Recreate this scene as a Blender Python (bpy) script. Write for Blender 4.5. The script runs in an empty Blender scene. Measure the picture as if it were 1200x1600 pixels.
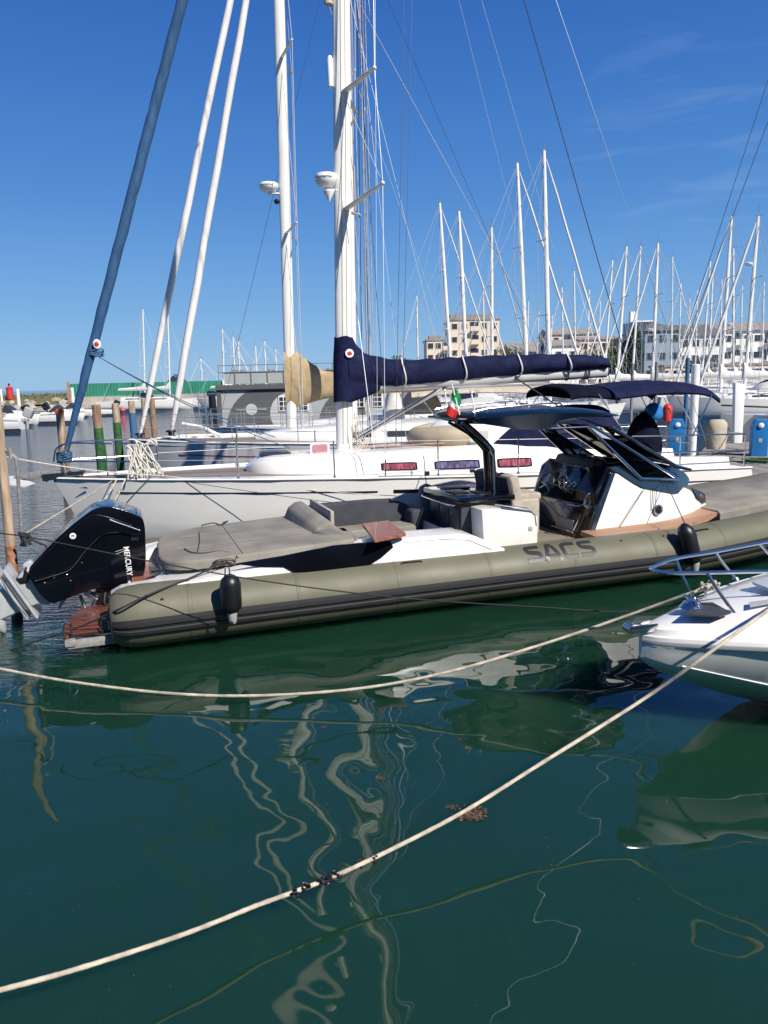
import bpy, bmesh, math, random
from mathutils import Vector, Matrix
random.seed(7)
PI = math.pi
RAD = math.radians
scene = bpy.context.scene
COL = scene.collection
V = Vector

# ------------------------------------------------------------------ camera model
H = 2.7; PIT = RAD(10); ROL = RAD(1.4); FPX = 1155.0
_f = V((0, math.cos(PIT), -math.sin(PIT)))
_u0 = V((0, math.sin(PIT), math.cos(PIT)))
_r = V((1, 0, 0)) * math.cos(ROL) - _u0 * math.sin(ROL)
_u = _u0 * math.cos(ROL) + V((1, 0, 0)) * math.sin(ROL)
def ray(px, py): return _f + _r * ((px - 600) / FPX) + _u * ((800 - py) / FPX)
def at_z(px, py, z):
    d = ray(px, py); t = (z - H) / d.z
    return V((d.x * t, d.y * t, z))
def at_y(px, py, Y):
    d = ray(px, py); t = Y / d.y
    return V((d.x * t, Y, H + d.z * t))
class Frame:
    """a thing's own axes: s along it, t across it (away from the viewer), z up"""
    def __init__(self, x, y, deg, z=0):
        self.o = V((x, y, z)); self.a = RAD(deg)
        self.e = V((math.cos(self.a), math.sin(self.a), 0)); self.n = V((-math.sin(self.a), math.cos(self.a), 0))
    def loc(self, p):
        q = p - self.o
        return V((q.dot(self.e), q.dot(self.n), p.z))
    def at(self, px, py, t):
        d = ray(px, py)
        k = (t + self.o.dot(self.n)) / d.dot(self.n)
        return self.loc(V((d.x * k, d.y * k, H + d.z * k)))
    def az(self, px, py, z): return self.loc(at_z(px, py, z))
    def w(self, s, t, z): return self.o + self.e * s + self.n * t + V((0, 0, z))

# ------------------------------------------------------------------ materials
MAT = {}
def mat(name, base=(.8, .8, .8), rough=.5, metal=0.0, noise=0.0, nscale=4.0, bump=0.0, bscale=60.0, coat=0.0, col2=None, spec=None, stretch=None, detail=6):
    m = bpy.data.materials.new(name); m.use_nodes = True
    nt = m.node_tree; b = nt.nodes['Principled BSDF']
    b.inputs['Base Color'].default_value = (*base, 1); b.inputs['Roughness'].default_value = rough
    b.inputs['Metallic'].default_value = metal
    if coat: b.inputs['Coat Weight'].default_value = coat; b.inputs['Coat Roughness'].default_value = .05
    if spec is not None: b.inputs['Specular IOR Level'].default_value = spec
    tc = nt.nodes.new('ShaderNodeTexCoord'); src = tc.outputs['Object']
    if stretch:
        mp = nt.nodes.new('ShaderNodeMapping'); mp.inputs['Scale'].default_value = stretch
        nt.links.new(src, mp.inputs['Vector']); src = mp.outputs['Vector']
    if noise or col2:
        n = nt.nodes.new('ShaderNodeTexNoise'); n.inputs['Scale'].default_value = nscale; n.inputs['Detail'].default_value = detail
        nt.links.new(src, n.inputs['Vector'])
        r = nt.nodes.new('ShaderNodeValToRGB')
        c2 = col2 if col2 else tuple(c * (1 - noise) for c in base)
        r.color_ramp.elements[0].position = .35; r.color_ramp.elements[1].position = .65
        r.color_ramp.elements[0].color = (*c2, 1); r.color_ramp.elements[1].color = (*base, 1)
        nt.links.new(n.outputs['Fac'], r.inputs['Fac']); nt.links.new(r.outputs['Color'], b.inputs['Base Color'])
        mr = nt.nodes.new('ShaderNodeMapRange'); mr.inputs['To Min'].default_value = min(1, rough * 1.35 + .03); mr.inputs['To Max'].default_value = rough * .85
        nt.links.new(n.outputs['Fac'], mr.inputs['Value']); nt.links.new(mr.outputs['Result'], b.inputs['Roughness'])
    if bump:
        n2 = nt.nodes.new('ShaderNodeTexNoise'); n2.inputs['Scale'].default_value = bscale; n2.inputs['Detail'].default_value = 4
        nt.links.new(src, n2.inputs['Vector'])
        bp = nt.nodes.new('ShaderNodeBump'); bp.inputs['Strength'].default_value = 1.0; bp.inputs['Distance'].default_value = bump
        nt.links.new(n2.outputs['Fac'], bp.inputs['Height']); nt.links.new(bp.outputs['Normal'], b.inputs['Normal'])
    MAT[name] = m
    return m
def planks(name, c1, c2, seam, width, axis='Y', rough=.7, seamw=.06):
    """boards: noise along the grain and dark seams every `width` metres"""
    m = mat(name, c1, rough)
    nt = m.node_tree; b = nt.nodes['Principled BSDF']
    tc = nt.nodes.new('ShaderNodeTexCoord'); sp = nt.nodes.new('ShaderNodeSeparateXYZ'); nt.links.new(tc.outputs['Object'], sp.inputs[0])
    dv = nt.nodes.new('ShaderNodeMath'); dv.operation = 'DIVIDE'; dv.inputs[1].default_value = width; nt.links.new(sp.outputs[axis], dv.inputs[0])
    fr = nt.nodes.new('ShaderNodeMath'); fr.operation = 'FRACT'; nt.links.new(dv.outputs[0], fr.inputs[0])
    fl = nt.nodes.new('ShaderNodeMath'); fl.operation = 'FLOOR'; nt.links.new(dv.outputs[0], fl.inputs[0])
    wn = nt.nodes.new('ShaderNodeTexWhiteNoise'); wn.noise_dimensions = '1D'; nt.links.new(fl.outputs[0], wn.inputs['W'])
    mp = nt.nodes.new('ShaderNodeMapping'); mp.inputs['Scale'].default_value = (3, 40, 40) if axis == 'Y' else (40, 3, 40)
    nt.links.new(tc.outputs['Object'], mp.inputs['Vector'])
    ns = nt.nodes.new('ShaderNodeTexNoise'); ns.inputs['Scale'].default_value = 1; ns.inputs['Detail'].default_value = 6; nt.links.new(mp.outputs[0], ns.inputs['Vector'])
    ad = nt.nodes.new('ShaderNodeMath'); ad.operation = 'ADD'; nt.links.new(ns.outputs['Fac'], ad.inputs[0])
    ml = nt.nodes.new('ShaderNodeMath'); ml.operation = 'MULTIPLY_ADD'; ml.inputs[1].default_value = .5; ml.inputs[2].default_value = -.25
    nt.links.new(wn.outputs['Value'], ml.inputs[0]); nt.links.new(ml.outputs[0], ad.inputs[1])
    r = nt.nodes.new('ShaderNodeValToRGB'); r.color_ramp.elements[0].position = .25; r.color_ramp.elements[1].position = .75
    r.color_ramp.elements[0].color = (*c2, 1); r.color_ramp.elements[1].color = (*c1, 1); nt.links.new(ad.outputs[0], r.inputs['Fac'])
    gt = nt.nodes.new('ShaderNodeMath'); gt.operation = 'LESS_THAN'; gt.inputs[1].default_value = seamw; nt.links.new(fr.outputs[0], gt.inputs[0])
    mx = nt.nodes.new('ShaderNodeMix'); mx.data_type = 'RGBA'; mx.inputs['B'].default_value = (*seam, 1)
    nt.links.new(gt.outputs[0], mx.inputs['Factor']); nt.links.new(r.outputs['Color'], mx.inputs['A']); nt.links.new(mx.outputs['Result'], b.inputs['Base Color'])
    bp = nt.nodes.new('ShaderNodeBump'); bp.inputs['Distance'].default_value = .004; bp.invert = True
    nt.links.new(gt.outputs[0], bp.inputs['Height']); nt.links.new(bp.outputs[0], b.inputs['Normal'])
    return m

mat('gelcoat', (.80, .785, .74), .24, noise=.13, nscale=2.2, coat=.3)
mat('hull_white', (.80, .785, .74), .16, noise=.06, nscale=1.3, coat=.5, stretch=(.5, 1, 2.5))
mat('hull_grey', (.52, .53, .53), .25, noise=.08, nscale=1.5, coat=.3)
mat('far_white', (.78, .78, .76), .35, noise=.08, nscale=.8)
mat('mast_white', (.74, .72, .67), .35, noise=.08, nscale=3, stretch=(2, 2, .4))
mat('aluminium', (.62, .63, .64), .32, metal=.85, noise=.15, nscale=5)
mat('boom_grey', (.56, .55, .53), .4, noise=.12, nscale=3)
mat('stainless', (.62, .62, .63), .12, metal=1.0, noise=.1, nscale=20)
mat('wire', (.42, .43, .46), .35, metal=.7)
mat('wire_light', (.62, .63, .64), .4, metal=.3)
mat('wire_dark', (.05, .05, .07), .5)
mat('olive', (.126, .123, .080), .5, noise=.16, nscale=1.9, bump=.002, bscale=9, coat=0, detail=8)
mat('olive_seam', (.106, .104, .067), .5, noise=.12, nscale=5)
mat('rubber', (.016, .016, .019), .5, noise=.3, nscale=8)
mat('rubber_grey', (.05, .05, .055), .45, noise=.2, nscale=8)
mat('gloss_black', (.0025, .003, .006), .12, coat=.6, spec=.35, noise=.3, nscale=5)
mat('satin_black', (.008, .008, .010), .35, noise=.4, nscale=9)
mat('panel_black', (.003, .003, .005), .09, spec=.25)
mat('hardtop_blue', (.003, .011, .024), .2, spec=.35, coat=.08, noise=.3, nscale=1.5)
mat('smoke_blue', (.018, .035, .055), .10, coat=1.0, noise=.15, nscale=2)
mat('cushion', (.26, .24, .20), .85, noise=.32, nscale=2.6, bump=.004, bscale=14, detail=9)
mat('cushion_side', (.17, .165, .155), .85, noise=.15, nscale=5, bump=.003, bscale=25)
mat('cushion_pale', (.42, .37, .30), .8, noise=.22, nscale=9, bump=.006, bscale=13)
mat('cushion_dark', (.045, .05, .062), .8, noise=.2, nscale=6, bump=.003, bscale=20)
mat('silver_paint', (.62, .64, .66), .25, metal=.3, noise=.2, nscale=6, coat=.4)
mat('mahogany', (.34, .13, .075), .35, col2=(.20, .07, .042), nscale=4, stretch=(2, 9, 9), coat=.3)
mat('navy', (.008, .012, .052), .8, noise=.35, nscale=5, bump=.022, bscale=8, spec=.2)
mat('navy_dark', (.006, .007, .02), .85, noise=.3, nscale=5, bump=.01, bscale=6, spec=.1)
mat('sail_blue', (.022, .085, .20), .75, noise=.3, nscale=9, bump=.004, bscale=12, stretch=(1, 1, .3))
mat('tan', (.42, .31, .17), .8, noise=.25, nscale=4, bump=.02, bscale=5)
mat('sail_white', (.72, .70, .66), .7, noise=.12, nscale=8, bump=.004, bscale=16, stretch=(1, 1, .25))
mat('sail_grey', (.55, .54, .52), .75, noise=.2, nscale=6, bump=.004, bscale=16)
mat('beige_cover', (.50, .44, .35), .85, noise=.2, nscale=5, bump=.01, bscale=7)
mat('blue_cover', (.01, .20, .55), .7, noise=.25, nscale=7, bump=.01, bscale=8)
mat('pedestal_blue', (.01, .17, .45), .4, noise=.15, nscale=5)
mat('rope', (.60, .52, .40), .85, noise=.42, nscale=11, bump=.004, bscale=90)
mat('rope_white', (.66, .63, .56), .85, noise=.2, nscale=30, bump=.003, bscale=90)
mat('rope_dark', (.03, .032, .036), .8, noise=.3, nscale=30, bump=.002, bscale=90)
mat('rope_blue', (.05, .14, .26), .8, noise=.2, nscale=30)
mat('rope_wet', (.30, .30, .28), .6, noise=.3, nscale=20)
mat('mussel', (.012, .012, .016), .4, noise=.5, nscale=30)
mat('red_plastic', (.55, .03, .03), .5, noise=.15, nscale=6)
mat('orange', (.75, .13, .04), .6, noise=.15, nscale=9)
mat('pink_buoy', (.65, .08, .12), .5, noise=.15, nscale=6)
mat('green_algae', (.035, .13, .035), .8, noise=.5, nscale=9, bump=.01, bscale=25)
mat('wood_pole', (.36, .24, .15), .85, col2=(.17, .10, .06), nscale=5, stretch=(5, 5, .7), bump=.01, bscale=12)
mat('wood_pale', (.52, .40, .28), .85, col2=(.24, .17, .11), nscale=4, stretch=(4, 4, .5), bump=.01, bscale=12)
mat('rust', (.22, .07, .035), .85, col2=(.36, .2, .12), nscale=14, bump=.006, bscale=40)
mat('galvanised', (.33, .32, .31), .6, metal=.4, noise=.4, nscale=20)
mat('curtain_pink', (.36, .06, .11), .7, noise=.8, nscale=9, stretch=(3, 3, .15))
mat('curtain_violet', (.12, .09, .24), .7, noise=.85, nscale=9, stretch=(3, 3, .15))
mat('hatch_pink', (.50, .24, .28), .25, noise=.2, nscale=5, coat=.6)
mat('dark_glass', (.012, .014, .018), .06, coat=.5)
mat('window_dark', (.035, .04, .05), .15)
mat('stripe_navy', (.015, .008, .045), .3)
mat('stripe_black', (.005, .005, .012), .3)
mat('stripe_red', (.20, .02, .03), .4)
mat('plastic_white', (.8, .8, .78), .35)
mat('plastic_grey', (.35, .35, .35), .5)
mat('flag_green', (.005, .24, .06), .8); mat('flag_white', (.78, .78, .75), .8); mat('flag_red', (.55, .02, .02), .8)
mat('fence_green', (.018, .20, .125), .5, noise=.2, nscale=.5)
mat('concrete', (.40, .37, .32), .85, noise=.25, nscale=.6, bump=.02, bscale=4)
mat('rock', (.46, .40, .33), .9, noise=.35, nscale=1.1, bump=.15, bscale=2)
mat('grass', (.10, .11, .035), .95, col2=(.17, .14, .06), nscale=.25, bump=.2, bscale=2)
mat('mural_grey', (.38, .40, .39), .7, noise=.08, nscale=1.2)
mat('mural_dark', (.10, .103, .105), .7, noise=.12, nscale=2)
mat('mural_pale', (.50, .51, .49), .7, noise=.06, nscale=2)
mat('stucco_cream', (.74, .63, .50), .9, noise=.12, nscale=.12)
mat('stucco_white', (.82, .80, .75), .9, noise=.08, nscale=.12)
mat('stucco_blue', (.26, .32, .38), .9, noise=.1, nscale=.12)
mat('stucco_pink', (.74, .60, .50), .9, noise=.1, nscale=.12)
mat('roof_grey', (.30, .27, .24), .9, noise=.25, nscale=.4)
mat('roof_dark', (.13, .13, .13), .9, noise=.25, nscale=.4)
mat('glass_blue', (.02, .07, .16), .15)
mat('leaf', (.055, .085, .02), .75, noise=.5, nscale=.6)
mat('leaf_dark', (.018, .04, .016), .75, noise=.5, nscale=.8)
mat('bark', (.09, .06, .04), .9, noise=.3, nscale=4)
mat('weed', (.16, .085, .055), .8, noise=.6, nscale=40)
mat('decal_grey', (.03, .03, .031), .35)
mat('white_mark', (.75, .75, .75), .4)
mat('dinghy_beige', (.42, .35, .25), .55, noise=.15, nscale=5)
planks('teak_grey', (.27, .225, .18), (.16, .13, .105), (.04, .035, .03), .055, 'Y', .8)
planks('teak_red', (.25, .075, .045), (.10, .032, .024), (.012, .01, .01), .05, 'Y', .4, .3)
planks('teak_trim', (.42, .25, .15), (.32, .18, .11), (.2, .1, .06), .2, 'Y', .6, .02)
planks('pontoon_boards', (.30, .28, .25), (.20, .185, .165), (.05, .05, .05), .14, 'X', .85, .08)
def glass_mat(name, tint, fac):
    m = bpy.data.materials.new(name); m.use_nodes = True; nt = m.node_tree
    for n in list(nt.nodes):
        if n.type != 'OUTPUT_MATERIAL': nt.nodes.remove(n)
    out = [n for n in nt.nodes if n.type == 'OUTPUT_MATERIAL'][0]
    tr = nt.nodes.new('ShaderNodeBsdfTransparent'); tr.inputs[0].default_value = (*tint, 1)
    gl = nt.nodes.new('ShaderNodeBsdfGlossy'); gl.inputs['Roughness'].default_value = .03; gl.inputs['Color'].default_value = (.9, .9, .9, 1)
    fr = nt.nodes.new('ShaderNodeFresnel'); fr.inputs[0].default_value = 1.5
    mx = nt.nodes.new('ShaderNodeMixShader')
    nt.links.new(fr.outputs[0], mx.inputs[0]); nt.links.new(tr.outputs[0], mx.inputs[1]); nt.links.new(gl.outputs[0], mx.inputs[2]); nt.links.new(mx.outputs[0], out.inputs[0])
    MAT[name] = m
glass_mat('tinted_glass', (.16, .20, .26), 0)
glass_mat('dark_tint', (.035, .05, .075), 0)
glass_mat('side_tint', (.10, .13, .18), 0)
glass_mat('clear_glass', (.75, .82, .86), 0)

# ------------------------------------------------------------------ mesh helpers
class MB:
    def __init__(self): self.v = []; self.f = []; self.m = []; self.mi = 0
    def add(self, vs, fs, mi=None):
        k = len(self.v); self.v += [tuple(p) for p in vs]
        self.f += [tuple(i + k for i in q) for q in fs]; self.m += [self.mi if mi is None else mi] * len(fs)
        return self
    def bm(self, b):
        b.verts.ensure_lookup_table(); b.verts.index_update()
        self.add([v.co.copy() for v in b.verts], [[v.index for v in f.verts] for f in b.faces]); b.free(); return self
    def box(self, c, size, rz=0, ry=0, rx=0, bev=0, seg=2, taper=None):
        b = bmesh.new(); bmesh.ops.create_cube(b, size=1)
        for v in b.verts:
            k = 1.0
            if taper is not None and v.co.z > 0: v.co.x *= taper; v.co.y *= taper
            v.co = V((v.co.x * size[0], v.co.y * size[1], v.co.z * size[2]))
        if bev: bmesh.ops.bevel(b, geom=b.edges[:], offset=bev, segments=seg, affect='EDGES', profile=.6)
        M = Matrix.Translation(V(c)) @ Matrix.Rotation(rz, 4, 'Z') @ Matrix.Rotation(ry, 4, 'Y') @ Matrix.Rotation(rx, 4, 'X')
        b.transform(M); return self.bm(b)
    def tube(self, pts, r, n=8, cap=True, closed=False, up=None):
        pts = [V(p) for p in pts]; N = len(pts); rs = r if isinstance(r, (list, tuple)) else [r] * N
        vs = []; fs = []; prev = None
        for i, p in enumerate(pts):
            if closed: d = pts[(i + 1) % N] - pts[i - 1]
            else: d = (pts[min(i + 1, N - 1)] - pts[max(i - 1, 0)])
            d = d.normalized() if d.length > 1e-9 else V((0, 0, 1))
            if prev is None:
                a = V((0, 0, 1)) if abs(d.z) < .9 else V((1, 0, 0))
                x = d.cross(a).normalized()
            else:
                x = prev - d * prev.dot(d)
                x = x.normalized() if x.length > 1e-6 else d.orthogonal().normalized()
            prev = x; y = d.cross(x)
            rr = rs[i]; ra, rb = rr if isinstance(rr, tuple) else (rr, rr)
            for k in range(n):
                an = 2 * PI * k / n
                vs.append(p + x * math.cos(an) * ra + y * math.sin(an) * rb)
        M = N if closed else N - 1
        for i in range(M):
            j = (i + 1) % N
            for k in range(n):
                fs.append((i * n + k, i * n + (k + 1) % n, j * n + (k + 1) % n, j * n + k))
        if cap and not closed:
            fs.append(tuple(range(n))[::-1]); fs.append(tuple((N - 1) * n + k for k in range(n)))
        return self.add(vs, fs)
    def loft(self, rings, closed=True, cap=True):
        n = len(rings[0]); vs = [p for r in rings for p in r]; fs = []
        for i in range(len(rings) - 1):
            for k in range(n if closed else n - 1):
                fs.append((i * n + k, i * n + (k + 1) % n, (i + 1) * n + (k + 1) % n, (i + 1) * n + k))
        if cap and closed:
            fs.append(tuple(range(n))[::-1]); fs.append(tuple((len(rings) - 1) * n + k for k in range(n)))
        return self.add(vs, fs)
    def prism(self, poly, a, b, axis='Y', bev=0, seg=2, fn=None):
        """extrude a 2-D outline; axis Y: poly is (x,z) from y=a to y=b; axis Z: poly is (x,y)"""
        q = bmesh.new(); n = len(poly)
        def P(p, k):
            if axis == 'Y': return V((p[0], k, p[1]))
            if axis == 'Z': return V((p[0], p[1], k))
            return V((k, p[0], p[1]))
        va = [q.verts.new(P(p, a)) for p in poly]; vb = [q.verts.new(P(p, b)) for p in poly]
        q.faces.new(va); q.faces.new(vb[::-1])
        for i in range(n): q.faces.new((va[i], vb[i], vb[(i + 1) % n], va[(i + 1) % n]))
        bmesh.ops.recalc_face_normals(q, faces=q.faces[:])
        if bev: bmesh.ops.bevel(q, geom=q.edges[:], offset=bev, segments=seg, affect='EDGES', profile=.6, clamp_overlap=True)
        if fn:
            for v in q.verts: v.co = V(fn(v.co))
        return self.bm(q)
    def lathe(self, prof, c=(0, 0, 0), n=16, M=None):
        vs = []; fs = []
        for r, z in prof:
            for k in range(n):
                a = 2 * PI * k / n; vs.append(V((r * math.cos(a), r * math.sin(a), z)))
        for i in range(len(prof) - 1):
            for k in range(n): fs.append((i * n + k, i * n + (k + 1) % n, (i + 1) * n + (k + 1) % n, (i + 1) * n + k))
        fs.append(tuple(range(n))[::-1]); fs.append(tuple((len(prof) - 1) * n + k for k in range(n)))
        if M is not None: vs = [M @ p for p in vs]
        c = V(c); vs = [p + c for p in vs]
        return self.add(vs, fs)
    def quad(self, a, b, c, d): return self.add([a, b, c, d], [(0, 1, 2, 3)])
    def blob(self, c, r, sub=2, jit=0.0, sc=(1, 1, 1)):
        b = bmesh.new(); bmesh.ops.create_icosphere(b, subdivisions=sub, radius=r)
        for v in b.verts:
            k = 1 + random.uniform(-jit, jit); v.co = V((v.co.x * sc[0] * k, v.co.y * sc[1] * k, v.co.z * sc[2] * k)) + V(c)
        return self.bm(b)
    def slab(self, fpts, th, nrm):
        """thin solid from a polygon, thickness th along nrm"""
        n = len(fpts); a = [V(p) for p in fpts]; b = [p + V(nrm) * th for p in a]
        fs = [tuple(range(n)), tuple(range(n, 2 * n))[::-1]] + [(i, i + n, (i + 1) % n + n, (i + 1) % n) for i in range(n)]
        return self.add(a + b, fs)
    def build(self, name, mats, parent=None, smooth=True, label=None, angle=35, recenter=True):
        me = bpy.data.meshes.new(name)
        off = V((0, 0, 0))
        if parent is None and recenter and self.v:
            xs = [p[0] for p in self.v]; ys = [p[1] for p in self.v]; zs = [p[2] for p in self.v]
            off = V(((min(xs) + max(xs)) / 2, (min(ys) + max(ys)) / 2, min(zs)))
        me.from_pydata([V(p) - off for p in self.v], [], self.f)
        if isinstance(mats, str): mats = [mats]
        for m in mats: me.materials.append(MAT[m])
        for p, k in zip(me.polygons, self.m): p.material_index = k; p.use_smooth = smooth
        b = bmesh.new(); b.from_mesh(me); bmesh.ops.recalc_face_normals(b, faces=b.faces[:])
        if smooth:
            for e in b.edges:
                if len(e.link_faces) == 2 and e.calc_face_angle(0) > RAD(angle): e.smooth = False
        b.to_mesh(me); b.free()
        o = bpy.data.objects.new(name, me); COL.objects.link(o); o.location = off
        if parent is not None: o.parent = parent
        if label: o['label'] = label
        return o
def each(q, name, mats, parent=None, **kw):
    par = list(range(len(q.v)))
    def fd(a):
        while par[a] != a: par[a] = par[par[a]]; a = par[a]
        return a
    for f in q.f:
        for i in f[1:]: par[fd(i)] = fd(f[0])
    gr = {}
    for f in q.f: gr.setdefault(fd(f[0]), []).append(f)
    out = []
    for g in gr.values():
        ids = sorted({i for f in g for i in f}); mp = {i: k for k, i in enumerate(ids)}
        n = MB(); n.add([q.v[i] for i in ids], [[mp[i] for i in f] for f in g]); out.append(n.build(name, mats, parent, **kw))
    return out
def empty(name, loc=(0, 0, 0), rz=0, label=None, cat=None, group=None):
    o = bpy.data.objects.new(name, None); COL.objects.link(o); o.location = loc; o.rotation_euler = (0, 0, rz); o.empty_display_size = .2
    return tag(o, label, cat, group)
def tag(o, label=None, cat=None, group=None, kind=None):
    if label: o['label'] = label
    if cat: o['category'] = cat
    if group: o['group'] = group
    if kind: o['kind'] = kind
    return o
def fempty(name, F, label, cat, group=None): return empty(name, F.o, F.a, label, cat, group)
def copy_tree(o, parent=None):
    c = o.copy(); COL.objects.link(c)
    if parent is not None: c.parent = parent
    for ch in list(o.children): copy_tree(ch, c)
    return c
def lerp(a, b, t): return a + (b - a) * t
def interp(tab, x):
    if x <= tab[0][0]: return tab[0][1]
    for (x0, y0), (x1, y1) in zip(tab, tab[1:]):
        if x <= x1:
            t = (x - x0) / (x1 - x0); t2 = t
            return y0 + (y1 - y0) * t2
    return tab[-1][1]
def catmull(P, n=8):
    P = [V(p) for p in P]; out = []
    for i in range(len(P) - 1):
        p0 = P[max(i - 1, 0)]; p1 = P[i]; p2 = P[i + 1]; p3 = P[min(i + 2, len(P) - 1)]
        for k in range(n):
            t = k / n
            out.append(.5 * ((2 * p1) + (p2 - p0) * t + (2 * p0 - 5 * p1 + 4 * p2 - p3) * t * t + (3 * p1 - p0 - 3 * p2 + p3) * t ** 3))
    out.append(P[-1]); return out
def sag(a, b, s, n=16):
    a = V(a); b = V(b); return [a.lerp(b, i / n) - V((0, 0, s * 4 * (i / n) * (1 - i / n))) for i in range(n + 1)]
def text_mesh(txt, size, off=0.0, sx=1.0, cuts=0, shear=0.0):
    cu = bpy.data.curves.new('lettering', 'FONT'); cu.body = txt; cu.size = size; cu.offset = off; cu.shear = shear; cu.resolution_u = 3
    cu.space_character = 1.05
    ob = bpy.data.objects.new('lettering_tmp', cu); COL.objects.link(ob)
    dg = bpy.context.evaluated_depsgraph_get(); me = bpy.data.meshes.new_from_object(ob.evaluated_get(dg))
    b = bmesh.new(); b.from_mesh(me)
    bmesh.ops.remove_doubles(b, verts=b.verts[:], dist=1e-5)
    bmesh.ops.triangulate(b, faces=b.faces[:])
    for _ in range(cuts): bmesh.ops.subdivide_edges(b, edges=b.edges[:], cuts=1, use_grid_fill=True)
    b.verts.index_update(); vs = [V((v.co.x * sx, v.co.y, 0)) for v in b.verts]; fs = [[v.index for v in f.verts] for f in b.faces]
    b.free(); bpy.data.objects.remove(ob); bpy.data.curves.remove(cu)
    return vs, fs

# ------------------------------------------------------------------ camera, light, sky, water
cam = bpy.data.cameras.new('camera'); co = bpy.data.objects.new('camera', cam); COL.objects.link(co)
M3 = Matrix((_r, _u, -_f)).transposed()
co.matrix_world = Matrix.Translation((0, 0, H)) @ M3.to_4x4()
cam.sensor_fit = 'VERTICAL'; cam.sensor_height = 36; cam.lens = 36 * FPX / 1600; cam.clip_end = 20000; cam.clip_start = .05
scene.camera = co
scene.render.resolution_x = 768; scene.render.resolution_y = 1024
scene.view_settings.view_transform = 'Standard'; scene.view_settings.look = 'None'; scene.view_settings.gamma = 1
scene.view_settings.exposure = 0.35
SUN_AZ, SUN_EL = RAD(138), RAD(42)
w = bpy.data.worlds.new('World'); scene.world = w; w.use_nodes = True
nt = w.node_tree; bg = nt.nodes['Background']; sky = nt.nodes.new('ShaderNodeTexSky'); sky.sky_type = 'NISHITA'
sky.sun_disc = False; sky.sun_elevation = SUN_EL; sky.sun_rotation = SUN_AZ; sky.air_density = 1.0; sky.dust_density = .25; sky.ozone_density = 3.0
tcw = nt.nodes.new('ShaderNodeTexCoord'); spw = nt.nodes.new('ShaderNodeSeparateXYZ'); nt.links.new(tcw.outputs['Generated'], spw.inputs[0])
rmp = nt.nodes.new('ShaderNodeValToRGB'); nt.links.new(spw.outputs['Z'], rmp.inputs['Fac'])
cr = rmp.color_ramp; cr.interpolation = 'B_SPLINE'
for i, (ps, c) in enumerate([(0.0, (.28, .51, .77)), (.09, (.165, .40, .75)), (.22, (.065, .25, .66)), (.42, (.020, .125, .49)), (.7, (.010, .075, .35)), (1.0, (.010, .06, .28))]):
    e = cr.elements[i] if i < 2 else cr.elements.new(ps)
    e.position = ps; e.color = (*c, 1)
mxw = nt.nodes.new('ShaderNodeMix'); mxw.data_type = 'RGBA'; mxw.inputs['Factor'].default_value = .09
vmw = nt.nodes.new('ShaderNodeVectorMath'); vmw.operation = 'SCALE'; vmw.inputs['Scale'].default_value = 7.0
nt.links.new(rmp.outputs['Color'], vmw.inputs[0]); nt.links.new(vmw.outputs[0], mxw.inputs['A']); nt.links.new(sky.outputs[0], mxw.inputs['B']); # a few faint streaks of cirrus on the right
cdir = ray(1075, 235).normalized(); dtp = nt.nodes.new('ShaderNodeVectorMath'); dtp.operation = 'DOT_PRODUCT'; dtp.inputs[1].default_value = cdir; nt.links.new(tcw.outputs['Generated'], dtp.inputs[0])
msk = nt.nodes.new('ShaderNodeMapRange'); msk.inputs['From Min'].default_value = .982; msk.inputs['From Max'].default_value = 1.0; nt.links.new(dtp.outputs['Value'], msk.inputs['Value'])
cmp_ = nt.nodes.new('ShaderNodeMapping'); cmp_.inputs['Rotation'].default_value = (0, RAD(24), 0); cmp_.inputs['Scale'].default_value = (3.5, 3, 22); nt.links.new(tcw.outputs['Generated'], cmp_.inputs[0])
cn = nt.nodes.new('ShaderNodeTexNoise'); cn.inputs['Scale'].default_value = 2.2; cn.inputs['Detail'].default_value = 7; cn.inputs['Distortion'].default_value = .5; nt.links.new(cmp_.outputs[0], cn.inputs[0])
cr2 = nt.nodes.new('ShaderNodeMapRange'); cr2.inputs['From Min'].default_value = .5; cr2.inputs['From Max'].default_value = .8; cr2.inputs['To Max'].default_value = .13; nt.links.new(cn.outputs['Fac'], cr2.inputs['Value'])
cm = nt.nodes.new('ShaderNodeMath'); cm.operation = 'MULTIPLY'; nt.links.new(cr2.outputs[0], cm.inputs[0]); nt.links.new(msk.outputs[0], cm.inputs[1])
mx2 = nt.nodes.new('ShaderNodeMix'); mx2.data_type = 'RGBA'; mx2.inputs['B'].default_value = (4.5, 5.6, 7.0, 1); nt.links.new(cm.outputs[0], mx2.inputs['Factor']); nt.links.new(mxw.outputs['Result'], mx2.inputs['A']); nt.links.new(mx2.outputs['Result'], bg.inputs['Color']); bg.inputs['Strength'].default_value = .11
sd = bpy.data.lights.new('sun', 'SUN'); sd.energy = 5.0; sd.angle = RAD(.5); sd.color = (1, .94, .85)
so = bpy.data.objects.new('sun', sd); COL.objects.link(so)
D = V((math.sin(SUN_AZ) * math.cos(SUN_EL), math.cos(SUN_AZ) * math.cos(SUN_EL), math.sin(SUN_EL)))
so.rotation_euler = D.to_track_quat('Z', 'Y').to_euler()
scene.cycles.max_bounces = 8; scene.cycles.transparent_max_bounces = 12; scene.cycles.use_denoising = True
scene.cycles.caustics_reflective = False; scene.cycles.caustics_refractive = False

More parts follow.
